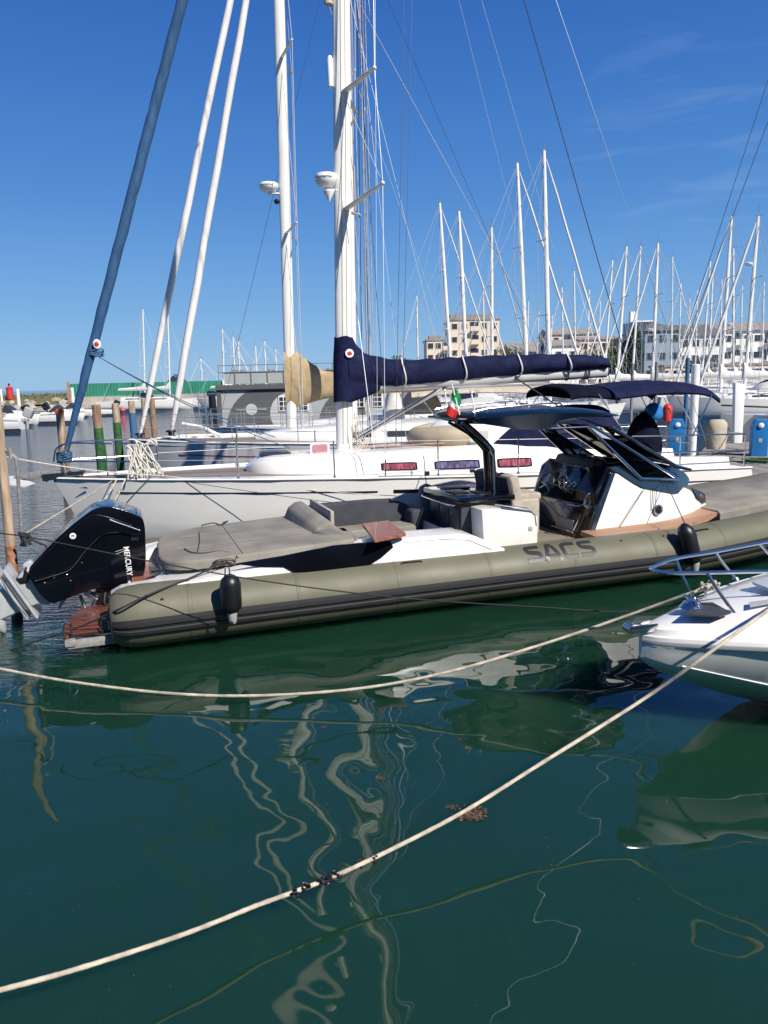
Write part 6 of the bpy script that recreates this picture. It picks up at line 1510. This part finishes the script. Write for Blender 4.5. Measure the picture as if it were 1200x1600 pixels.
# ======== town on the right ==========================================
sheet('quay', [(2, 128), (40, 132), (150, 138), (400, 160), (400, 420), (-30, 420), (-12, 180)], 1.1, 'concrete')
def building(label, x0, x1, D, h, dep, wall, roof='roof_grey', floors=3, bays=5, gable=0.0, balcony=(), zt=1.1, parapet=False, wh=1.3, ww=1.3, flat=True, doors=False, rooftop=None):
    a = at_y(x0, 560, D); b = at_y(x1, 560, D); Wd = b.x - a.x; F = Frame(a.x, D, 0); r = fempty('building', F, label, 'building')
    q = MB(); q.box((Wd / 2, dep / 2, zt + h / 2), (Wd, dep, h)); wl = q.build('wall', wall, r, smooth=False)
    q = MB()
    if gable: q.add([V(c) for c in [(-.5, -.5, zt + h), (Wd + .5, -.5, zt + h), (Wd + .5, dep + .5, zt + h), (-.5, dep + .5, zt + h), (-.5 if flat else Wd * .5, dep / 2, zt + h + gable), (Wd + .5 if flat else Wd * .5, dep / 2, zt + h + gable)]], [(0, 1, 5, 4), (1, 2, 5), (2, 3, 4, 5), (3, 0, 4), (3, 2, 1, 0)])
    else: q.box((Wd / 2, dep / 2, zt + h + .2), (Wd + .5, dep + .5, .4))
    if rooftop:
        for (u, w_, hh) in rooftop: q.box((Wd * u, dep * .4, zt + h + .4 + hh / 2), (w_, w_, hh))
    q.build('roof', roof, r, smooth=False)
    fh = h / floors; first = None
    for f in range(floors):
        for k in range(bays):
            x = Wd * (k + .5) / bays; z = zt + fh * (f + .55); wwd = ww
            if (k in balcony):
                q = MB(); q.box((x, -.02, z), (Wd / bays * .8, .3, fh * .62)); q.build('loggia', 'window_dark', r, smooth=False)
                q = MB(); q.box((x, -.7, z - fh * .38), (Wd / bays * .92, 1.5, .15)); q.box((x, -1.4, z - fh * .2), (Wd / bays * .92, .1, fh * .32)); q.build('balcony', wall, r, smooth=False); continue
            q = MB(); q.box((x, -.02, z), (wwd + .2, .12, wh + .2)); w_ = q.build('window', wall if f else 'plastic_grey', r, smooth=False)
            q = MB(); q.box((x, -.06, z), (wwd, .08, wh)); q.build('pane', 'window_dark', w_, smooth=False)
    return r
building('cream apartment block with stacked balconies above the navy boom', 703, 780, 190, 16.2, 14, 'stucco_cream', floors=5, bays=5, balcony=(2,), rooftop=[(.2, 4, 1.4), (.6, 6, 1.2)])
building('lower cream apartment wing left of the balconied block', 667, 703, 186, 11.2, 12, 'stucco_cream', floors=4, bays=3, balcony=(2,), rooftop=[(.4, 3, 1.0)])
building('long low cream house right of the apartment block', 781, 846, 200, 9.0, 14, 'stucco_cream', gable=2.2, floors=3, bays=5)
building('low blue grey house with a pale gable end', 800, 872, 170, 7.4, 12, 'stucco_blue', gable=2.2, floors=2, bays=5)
building('stepped beige house on the skyline with grey roofs', 860, 930, 205, 13.0, 16, 'stucco_pink', gable=2.0, floors=4, bays=4, balcony=(1,))
building('white house with a grey roof in front of the beige one', 862, 905, 165, 8.4, 14, 'stucco_white', gable=1.6, floors=2, bays=2)
building('pink beige house left of the cypress tree', 905, 968, 182, 10.4, 12, 'stucco_pink', gable=1.0, floors=3, bays=4, balcony=(3,))
building('narrow white and blue glazed tower behind the cypress tree', 992, 1020, 230, 17.5, 12, 'glass_blue', roof='far_white', floors=5, bays=2, rooftop=[(.1, 2, 3)])
building('tall blue grey house with a steep dark gable', 1007, 1062, 150, 10.2, 14, 'stucco_blue', roof='roof_dark', gable=2.4, flat=False, floors=3, bays=3)
building('white house with shuttered windows right of the gabled house', 1063, 1125, 150, 9.0, 12, 'stucco_white', roof='roof_dark', gable=2.6, floors=3, bays=4)
building('long white terrace with brown windows and a grey roof at the right edge', 1110, 1290, 158, 10.2, 14, 'stucco_white', gable=2.2, floors=3, bays=11, balcony=(2, 5, 8), ww=1.8)
building('low pale harbour shed with dark openings before the terrace', 1040, 1240, 140, 3.0, 8, 'stucco_pink', roof='roof_grey', floors=1, bays=12, ww=2.0)
def tree(px, pbase, D, h, rad, label, m='leaf', cyp=False, n=1700, group=None):
    b = at_y(px, 560, D); root = empty('cypress_tree' if cyp else 'leafy_tree', (b.x, D, 1.1), 0, label, 'tree', group)
    q = MB(); q.tube([(0, 0, -.2), (.1, 0, h * .3), (0, .1, h * .6), (.1, 0, h * .85)], [h * .035, h * .028, h * .018, .03], 8)
    if not cyp:
        for k in range(6): a = k * 1.05; q.tube([(0, 0, h * .35), (math.cos(a) * rad * .5, math.sin(a) * rad * .5, h * .6), (math.cos(a) * rad * .8, math.sin(a) * rad * .8, h * .75)], [h * .015, h * .01, .02], 6)
    q.build('trunk', 'bark', root)
    q = MB(); cl = [(random.uniform(-.6, .6) * rad, random.uniform(-.6, .6) * rad, h * random.uniform(.45, .85), rad * random.uniform(.3, .55)) for _ in range(11)]
    for _ in range(n):
        if cyp:
            t = random.random(); rr = rad * math.sin(PI * min(1, t * .86 + .1)) ** .7 * random.uniform(.55, 1.08); a = random.random() * 2 * PI; c = V((rr * math.cos(a), rr * math.sin(a), h * (.04 + .96 * t)))
        else:
            x, y, z, r = random.choice(cl); d = V((random.gauss(0, 1), random.gauss(0, 1), random.gauss(0, 1))).normalized() * r * random.uniform(.55, 1.1); c = V((x, y, z)) + V((d.x, d.y, d.z * .8))
        s = random.uniform(.12, .34); u = V((random.gauss(0, 1), random.gauss(0, 1), random.gauss(0, 1))).normalized() * s; v = u.orthogonal().normalized() * s
        q.add([c - u, c - v * .6, c + u, c + v * .6], [(0, 1, 2, 3)])
    q.build('crown', m, root, smooth=False); return root
tree(990, 570, 128, 9.6, 1.6, 'tall dark cypress between the pink house and the glazed tower', 'leaf_dark', True)
tree(978, 570, 131, 7.6, 1.4, 'shorter dark cypress just left of the tall one', 'leaf_dark', True)
tree(793, 555, 150, 8.0, 4.6, 'round green tree beside the cream apartment block'); tree(938, 565, 132, 6.6, 4.0, 'green tree below the pink beige house, left one'); tree(955, 565, 128, 5.0, 3.0, 'low green bush like tree left of the cypresses')
tree(632, 560, 170, 7.4, 3.6, 'small green tree left of the lower apartment wing'); tree(918, 560, 134, 5.4, 3.4, 'green tree right of the white house'); tree(1100, 565, 133, 4.4, 3.0, 'low dark green tree before the white terrace', 'leaf_dark'); tree(965, 548, 175, 11, 4.2, 'green tree rising behind the pink beige house')

# ======== pontoon on the right with service pedestals ================
pon = [at_z(1062, 742, .5), at_z(1290, 742, .5), at_z(1290, 655, .5), at_z(1130, 668, .5)]
pr = empty('pontoon', (0, 0, 0), 0); tag(pr, kind='structure')
q = MB(); q.slab([V((p.x, p.y, .5)) for p in pon], .06, (0, 0, -1)); q.build('boards', 'pontoon_boards', pr, smooth=False)
q = MB(); q.slab([V((p.x, p.y, .43)) for p in pon], .5, (0, 0, -1)); q.build('float', 'concrete', pr, smooth=False)
def pedestal(px, py, label, mm='pedestal_blue'):
    p = at_z(px, py, .5); r = empty('service_pedestal', (p.x, p.y, .5), RAD(-15), label, 'service pedestal', 'blue service pedestals on the pontoon')
    q = MB(); q.prism([(-.20, 0), (.20, 0), (.20, .78), (.13, .98), (-.13, .98), (-.20, .78)], -.16, .16, bev=.02, seg=3); q.build('housing', mm, r)
    q = MB(); q.lathe([(.001, 0), (.07, 0), (.07, .03), (.03, .05)], (0, 0, 0), 16, Matrix.Translation((.0, -.17, .82)) @ Matrix.Rotation(RAD(90), 4, 'X')); q.build('lamp', 'plastic_white', r)
    q = MB(); q.box((.0, -.165, .42), (.09, .015, .11), bev=.004); q.build('label_plate', 'plastic_grey', r)
    return r
pedestal(1184, 712, 'blue service pedestal at the right edge of the pontoon'); pedestal(1056, 709, 'blue service pedestal behind the stern rail of the near sailing boat')
def piling(px, pt, py, r, m, label):
    p = at_z(px, py, .3); zt = at_y(px, pt, p.y).z; q = MB(); q.tube([(p.x, p.y, -.4), (p.x, p.y, zt), (p.x, p.y, zt + .02)], [r, r, r * .7], 16); return tag(q.build('piling', m), label, 'piling')
piling(1081, 570, 706, .125, 'far_white', 'tall pale round piling behind the navy bimini'); piling(985, 568, 680, .06, 'galvanised', 'thin grey steel pile behind the bimini fabric')
piling(1022, 566, 680, .07, 'galvanised', 'dark steel pile between the far boats and the bimini'); piling(1070, 560, 670, .09, 'rope_blue', 'blue steel pile beyond the bimini')
q = MB(); p = at_z(1182, 722, .52)
for k in range(5): q.tube([V((p.x + (.22 + .03 * k) * math.cos(a), p.y + (.2 + .03 * k) * math.sin(a), .53 + .015 * k)) for a in [2 * PI * j / 20 for j in range(20)]], .014, 6, closed=True)
tag(q.build('hose_coil', 'green_algae'), 'green hose coiled at the foot of the right blue pedestal', 'hose')
q = MB()
for k in range(6):
    a = at_z(1075 + 6 * k, 722 - 2 * k, .52); b = at_z(1120 + 14 * k, 700 + 7 * (k % 4), .52); q.tube(catmull([a, a.lerp(b, .4) + V((.1 * math.sin(k), .2, 0)), a.lerp(b, .7) + V((0, -.2, 0)), b], 6), .014, 5)
tag(q.build('loose_rope', 'rope_dark'), 'dark mooring ropes lying loose across the grey pontoon', 'rope')
# white boat whose stern rises beyond the pontoon
rS, FS = motorboat('grey white boat with a tall white stern fin beyond the right blue pedestal', 11.15, 24.5, 0, L=9, hullm='hull_grey', cabin=True, outb=None)
q = MB(); q.prism([(.1, .3), (.36, .3), (.34, 2.35), (.02, 2.4)], -.9, -.7, bev=.03); q.build('stern_fin', 'far_white', rS)
q = MB(); q.box((1.4, -1.1, 1.55), (.55, .2, .55), bev=.05); q.build('rail_cover', 'beige_cover', rS)

# ======== foreground motorboat bow, right edge =======================
FP = Frame(1.93, 5.37, 13)
fgb = fempty('motorboat_bow', FP, 'white motorboat with stainless bow rail reaching in from the right edge', 'motorboat')
def fp(px, py, z): return FP.az(px, py, z)
def fg_hb(x): return interp([(0, .02), (.06, .10), (.2, .20), (.5, .38), (1, .66), (1.6, .90), (2.4, 1.08), (4, 1.2), (5.2, 1.18)], x)
xs_ = [0, .03, .08, .16, .3, .5, .75, 1.05, 1.4, 1.9, 2.6, 3.5, 4.5, 5.2]
rings = []
for x in xs_:
    hb = fg_hb(x); zs = .76 + .10 * min(1, x / 2.5); half = [(-hb, zs), (-hb * 1.03, zs - .02), (-hb * 1.03, zs - .065), (-hb * .97, zs - .08), (-hb * .93, zs - .13)]
    kz = interp([(0, .57), (.08, .50), (.2, .43), (.4, .34), (.7, .21), (1.1, .07), (1.6, -.08), (2.2, -.25), (5, -.35)], x); zc = interp([(0, .585), (.2, .52), (.5, .46), (1, .36), (1.6, .26), (2.4, .16), (5, .08)], x)
    fk = lerp(.66, .88, min(1, x / 2.6)); half += [(-hb * (fk + .05), zc + .02), (-hb * fk, zc), (-hb * fk * .5, lerp(kz, zc, .5)), (0, kz)]
    ring = [V((x, y, z)) for y, z in half]; ring += [V((p.x, -p.y, p.z)) for p in ring[:-1][::-1]]; rings.append(ring)
q = MB(); q.loft(rings); fh_ = q.build('hull', 'gelcoat', fgb, angle=32)
rings = []
for x in [.0, .08, .2, .4, .7, 1.1, 1.6, 2.3, 3.2]:
    hb = fg_hb(x); zs = .765 + .10 * min(1, x / 2.5); cr = .10 * min(1, x / .6)
    rings.append([V((x + .04, -hb * .93, zs - .02)), V((x + .05, -hb * .86, zs + .045)), V((x + .06, -hb * .6, zs + .05 + cr * .5)), V((x + .06, 0, zs + .05 + cr)), V((x + .06, hb * .6, zs + .05 + cr * .5)), V((x + .05, hb * .86, zs + .045)), V((x + .04, hb * .93, zs - .02))])
q = MB(); q.loft(rings); dk = q.build('foredeck', 'gelcoat', fgb, angle=50)
# sunken anchor well with a dark lid, cleat and roller
q = MB(); q.slab([fp(x, y, .925) for x, y in ((1070, 962), (1090, 944), (1113, 943), (1142, 959), (1124, 965))], .012, (0, 0, 1)); q.build('anchor_locker', 'rubber_grey', dk, smooth=False)
q = MB(); q.box((.44, .02, .95), (.05, .06, .10), bev=.012); q.tube([(.44, -.07, .99), (.44, .11, .99)], .016, 8); q.lathe([(.09, 0), (.06, .04), (.02, .06)], (.44, .02, .925), 14); q.build('bow_cleat', 'stainless', dk)
q = MB(); q.box((.02, 0, .80), (.26, .10, .02), bev=.006); q.box((.0, -.05, .82), (.22, .012, .06), bev=.004); q.box((.0, .05, .82), (.22, .012, .06), bev=.004); q.tube([(-.10, -.05, .82), (-.10, .05, .82)], .032, 14); q.build('bow_roller', 'stainless', dk)
rl = 1.185
q = MB(); tip = fp(1017, 889, rl)
q.tube(catmull([fp(1290, 893, rl + .02), fp(1200, 893, rl + .01), fp(1100, 895, rl), fp(1045, 895, rl), tip, fp(1030, 882, rl), fp(1060, 872, rl), fp(1120, 862, rl + .01), fp(1200, 847, rl + .02), fp(1290, 832, rl + .03)], 6), .0145, 10); rlo = q.build('bow_rail', 'stainless', fgb)
q = MB()
for (x0, y0, x1, y1) in ((1057, 876, 1084, 936), (1106, 896, 1151, 963), (1118, 862, 1150, 905), (1186, 850, 1240, 900), (1235, 893, 1290, 950)):
    a = fp(x0, y0, rl); b = fp(x1, y1, .88); q = MB(); q.tube(catmull([a, a.lerp(b, .35) + V((-.01, 0, 0)), b], 4), .0135, 8); q.lathe([(.032, 0), (.02, .02)], b, 12); q.build('rail_stanchion', 'stainless', rlo)
q = MB(); P = [V((x, -fg_hb(x) * 1.035, .76 + .10 * min(1, x / 2.5) - .043)) for x in xs_]; q.tube(P, [(.006, .017)] * len(P), 6); q.build('rub_rail', 'plastic_grey', fh_)
q = MB(); hx = roundpoly([(1.15, -.26), (1.62, -.30), (1.62, .30), (1.15, .26)], .07, 4); q.prism([(x, y) for x, y in hx], .99, 1.012, axis='Z', bev=.006); q.build('deck_hatch', 'hull_grey', dk)
q = MB()
for (z0, sc_) in ((.40, .80),):
    P = [V((.25 + .3 * k, -fg_hb(.3 * k + .25) * (lerp(.66, .88, min(1, (.3 * k + .25) / 2.6)) + .045), interp([(0, .585), (.2, .52), (.5, .46), (1, .36), (1.6, .26), (2.4, .16), (5, .08)], .25 + .3 * k) + .03)) for k in range(9)]; q.tube(P, .012, 6)
    pass
q.build('spray_rail', 'gelcoat', fh_)
p = V((.85, -fg_hb(.85) * .80, .47)); q = MB(); q.blob(p, .028, 2, 0, (1.3, .5, .8)); q.build('drain_fitting', 'satin_black', fh_)
# rounded blue grey markings on the deck
q = MB(); a = fp(1172, 950, .95); q.slab([V((a.x, a.y, .955)), V((a.x + .5, a.y + .05, .965)), V((a.x + .5, a.y + .1, .965)), V((a.x + .06, a.y + .09, .96))], .006, (0, 0, 1)); q.build('deck_hinge', 'plastic_grey', dk, smooth=False)
q = MB()
for k in range(8): c = fp(1104 + random.uniform(-5, 8), 918 + random.uniform(-4, 6), .98); q.tube(catmull([c + V((random.uniform(-.06, .06), random.uniform(-.06, .06), random.uniform(-.035, .05))) for _ in range(5)], 4), .012, 6)
kn = q.build('rope_knot', 'rope'); place(kn, FP); tag(kn, 'tan rope knotted round the cleat of the foreground motorboat', 'rope knot')

# ======== mooring ropes ==============================================
def rope(pts, r, m, label, name='mooring_rope', n=10, hairy=False):
    P = catmull(pts, 14); q = MB(); q.tube(P, [r * (1 + .05 * math.sin(i * 1.9) + random.uniform(-.05, .05)) for i in range(len(P))], n); return tag(q.build(name, m), label, 'rope')
def rp_(lst): return [at_y(x, y, Y) for x, y, Y in lst]
r1 = [V((-7.5, 4.6, .75)), V((-4.2, 6.0, .34)), at_z(-90, 1026, .22), at_z(0, 1045, .17), at_z(110, 1065, .13), at_z(260, 1083, .10), at_z(400, 1087, .10), at_z(560, 1076, .16), at_z(700, 1050, .27), at_z(850, 1006, .45), at_z(980, 962, .68), at_z(1075, 928, .92), FP.w(*fp(1104, 920, .99))]
rope(r1, .0125, 'rope', 'long tan mooring rope sagging from the foreground motorboat cleat to the left edge')
r2 = [at_y(1420, 820, 5.3), at_y(1300, 892, 4.95), at_y(1200, 954, 4.72), at_y(1100, 1026, 4.5), at_z(1000, 1096, .57), at_z(850, 1190, .38), at_z(735, 1262, .26), at_z(640, 1313, .21), at_z(520, 1370, .18), at_z(400, 1415, .17)]
rope(r2, .0115, 'rope', 'tan mooring rope crossing the foreground from the right edge, clean upper length')
o = rope([at_z(402, 1414.3, .17), at_z(300, 1455, .18), at_z(200, 1489, .20), at_z(100, 1520, .23), at_z(0, 1547, .27), at_z(-90, 1570, .32), V((-2.6, 1.6, .55)), V((-3.6, -.6, .92))], .0112, 'rope', 'lower end of the foreground rope leaving at the bottom left')
for k, (px, py) in enumerate([(583, 1342), (560, 1351), (527, 1366), (518, 1371), (509, 1374), (503, 1378), (478, 1386), (459, 1394)]):
    c = at_z(px, py, .19 - .0); q = MB()
    for _ in range(9): q.blob(c + V((random.uniform(-.022, .022), random.uniform(-.012, .012), random.uniform(-.022, .016))), random.uniform(.006, .011), 1, .2, (1.3, .8, 1))
    tag(q.build('mussel_clump', 'mussel'), 'dark mussel clump on the foreground rope, ' + ['topmost, largest one', 'second from the top', 'third from the top, start of the tight cluster', 'fourth from the top in the tight cluster', 'fifth from the top in the tight cluster', 'last of the tight cluster', 'second from the lower end', 'lowest small one'][k], 'mussels', 'mussel clumps on the foreground rope')
tag(MB().tube(catmull([at_y(-40, 826, 7.6), at_y(0, 833, 7.6), at_y(60, 842, 7.2), at_y(225, 875, 6.85), at_y(400, 906, 6.75), at_y(575, 929, 6.7), at_y(700, 940, 6.6), at_y(850, 949, 6.4), at_y(992, 956, 6.2), FP.w(*fp(1100, 930, .92))], 10), .0065, 6).build('mooring_rope', 'rope_dark'), 'thin dark line stretched across the whole inflatable boat in front', 'rope')
A0 = FR.w(*FR.at(350, 878, .1)); 
tag(MB().tube(catmull([A0, FR.w(*FR.at(300, 902, -.02)), FR.w(*FR.at(233, 929, -.25)), FR.w(*FR.at(190, 950, -.33)), at_y(165, 962, 7.2), at_y(120, 981, 7.3), at_y(80, 994, 7.35), at_y(0, 1021, 7.5), at_y(-60, 1040, 7.6)], 8), .011, 7).build('mooring_rope', 'rope_dark'), 'dark rope from the inflatable stern cleat down past the swim platform', 'rope')
tag(MB().tube(sag(at_y(-30, 706, 9.5), at_y(255, 743, 12.2), .06, 14), .010, 6).build('mooring_rope', 'rope_white'), 'pale rope from the leaning stake to the near sailing boat bow', 'rope')
tag(MB().tube(sag(at_y(255, 743, 12.2), at_y(620, 775, 11.7), .03, 14), .006, 6).build('mooring_rope', 'rope_white'), 'thin pale line along the near sailing boat hull below its deck edge', 'rope')
tag(MB().tube(sag(at_y(250, 746, 12.1), at_y(700, 805, 10.6), .04, 14), .005, 6).build('mooring_rope', 'rope_dark'), 'thin dark line slanting across the near white hull to the inflatable', 'rope')
tag(MB().tube(sag(at_y(38, 838, 8.4), at_y(150, 876, 8.6), .03, 14), .013, 6).build('mooring_rope', 'rope_dark'), 'short black rope from the iron rod to the outboard', 'rope')
tag(MB().tube(sag(at_y(36, 836, 8.4), at_y(178, 750, 12.3), .0, 10), .010, 6).build('mooring_rope', 'rope'), 'tan rope rising from the iron rod to the sailing boat bow', 'rope')
for k, (x0, y0, x1, y1) in enumerate([(182, 750, 150, 800), (196, 748, 170, 800)]):
    tag(MB().tube(sag(at_y(x0, y0, 12.05), at_y(x1, y1, 11.2), .02, 10), .012, 6).build('mooring_rope', 'rope'), ['left one of two tan ropes running down the white bow', 'right one of two tan ropes running down the white bow'][k], 'rope')

# ======== fenders =====================================================
def fender(F, px, pt, pb, t, m, rpx, label, lines, tm='plastic_grey', lean=(0, 0), group=None):
    a = F.at(px, pt, t); b = F.at(px, pb, t); r = rpx; h = a.z - b.z
    root = empty('fender', F.w(a.x, t, b.z), F.a, label, 'fender', group)
    q = MB(); q.lathe([(.02, 0), (r * .35, .01), (r * .45, h * .12), (r * .92, h * .22), (r, h * .32), (r, h * .78), (r * .85, h * .90), (r * .45, h * .97), (r * .2, h)], n=22)
    q.v = [tuple(V(v) + V((lean[0] * (v[2]), lean[1] * v[2], 0))) for v in q.v]; q.build('fender_body', m, root, angle=50)
    q = MB(); q.lathe([(.03, -.06), (r * .42, -.03), (r * .5, h * .13), (r * .3, h * .16)], n=14); q.build('fender_end', tm, root)
    q = MB(); tp = V((lean[0] * h, lean[1] * h, h))
    for ln in lines: q.tube([tp] + [V((F.at(x, y, tt).x - a.x, tt - t, F.at(x, y, tt).z - b.z)) for x, y, tt in ln], .007, 6)
    q.build('lanyard', 'rope_dark', root); return root
fender(FR, 359, 897, 966, -.46, 'satin_black', .105, 'black fender hanging on the inflatable tube near its stern', [[(357, 880, .1)]])
fender(FR, 1089, 818, 888, -.40, 'satin_black', .115, 'black fender hanging on the inflatable tube beside the console', [[(1040, 752, .5)]], lean=(-.22, .12))
fender(FA, 666, 756, 800, -1.93, 'cushion_side', .13, 'grey fender hanging on the side of the near sailing boat', [[(662, 712, -1.6)]])
# lines tied from the windscreen frame
q = MB()
for (x0, y0, x1, y1, t1) in ((1006, 765, 963, 832, .40), (1020, 762, 1018, 798, .44), (1026, 762, 1024, 790, .44)): q.tube([FR.at(x0, y0, .46), FR.at(x1, y1, t1)], .005, 5)
tag(place(q.build('tie_line', 'rope_dark'), FR), 'thin blue grey lines tied from the windscreen frame down the white console', 'rope')

# Italian flag on a short staff
FL = FR; a = FL.at(718, 648, .9); b = FL.at(706, 603, .9); fr_ = empty('flag', FL.w(a.x, .9, a.z), FL.a, 'small Italian flag hanging furled from a white staff above the hardtop', 'flag')
q = MB(); q.tube([(0, 0, 0), (b.x - a.x, 0, b.z - a.z + .02)], .010, 7); q.build('flagstaff', 'plastic_white', fr_)
tx, tz = b.x - a.x, b.z - a.z
def flag_part(k0, k1, m, nm):
    q = MB(); rings = []
    for i in range(7):
        k = lerp(k0, k1, i / 6)
        rings.append([V((tx + .01 + .10 * v * (1.25 - k * .35) + .02 * math.sin(6 * v + 5 * k) - k * .07, .03 * math.sin(9 * v + 3 * k), tz - .02 - .34 * k - .10 * v)) for v in [j / 8 for j in range(9)]] + [V((tx + .01 + .10 * v * (1.25 - k * .35) + .02 * math.sin(6 * v + 5 * k) - k * .07, .03 * math.sin(9 * v + 3 * k) + .006, tz - .02 - .34 * k - .10 * v)) for v in [j / 8 for j in range(8, -1, -1)]])
    q.loft(rings); q.build(nm, m, fr_)
flag_part(0, .42, 'flag_green', 'green_band'); flag_part(.42, .62, 'flag_white', 'white_band'); flag_part(.62, 1.0, 'flag_red', 'red_band')

# ======== floating weed ===============================================
def weed(px, py, n, spread, label):
    c = at_z(px, py, 0); q = MB()
    for _ in range(n):
        p = c + V((random.gauss(0, spread), random.gauss(0, spread * .8), random.uniform(-.004, .02))); s = random.uniform(.005, .017); u = V((random.gauss(0, 1), random.gauss(0, 1), random.gauss(0, .3))).normalized() * s; v = u.orthogonal().normalized() * s * .28
        q.add([p - u, p - v, p + u, p + v], [(0, 1, 2, 3)])
    return tag(q.build('floating_weed', 'weed', smooth=False), label, 'seaweed')
weed(735, 1272, 900, .045, 'brown clump of seaweed floating beside the foreground rope'); weed(704, 1262, 40, .012, 'tiny scrap of brown weed left of the big seaweed clump'); weed(595, 1217, 30, .014, 'small reddish weed scrap floating in the middle of the water'); weed(506, 1137, 26, .010, 'small brown weed scrap in the water below the inflatable')

# ======== the quay the photographer stands on =========================
sheet('quay_edge', [(-60, -1.2), (60, -1.2), (60, -60), (-60, -60)], .9, 'concrete')
q = MB()  # unseen dark foliage added behind the camera to darken glossy reflections
for _ in range(2600):
    x = random.uniform(-45, 45); z = random.uniform(.6, 6.5 + 1.2 * math.sin(x * .4) + .8 * math.sin(x * 1.1)); y = -15 + random.uniform(-1.2, 1.2); s_ = random.uniform(.4, .9); u = V((random.gauss(0, 1), random.gauss(0, 1), random.gauss(0, 1))).normalized() * s_; v = u.orthogonal().normalized() * s_
    q.add([V((x, y, z)) - u, V((x, y, z)) - v * .7, V((x, y, z)) + u, V((x, y, z)) + v * .7], [(0, 1, 2, 3)])
tag(q.build('added_trees', 'leaf_dark', smooth=False, recenter=False), kind='stuff')
q = MB()      # specks of foam, leaves and dust drifting on the water
for _ in range(110):
    p = at_z(random.uniform(-20, 1220), random.uniform(1060, 1610), 0); s_ = random.uniform(.001, .003) * (p.y / 4); a_ = random.random() * PI
    u = V((math.cos(a_), math.sin(a_), 0)) * s_; v = V((-math.sin(a_), math.cos(a_), 0)) * s_ * random.uniform(.3, 1); c = V((p.x, p.y, .003)); q.add([c - u, c - v, c + u, c + v], [(0, 1, 2, 3)])
tag(q.build('floating_debris', 'beige_cover', smooth=False, recenter=False), kind='stuff')
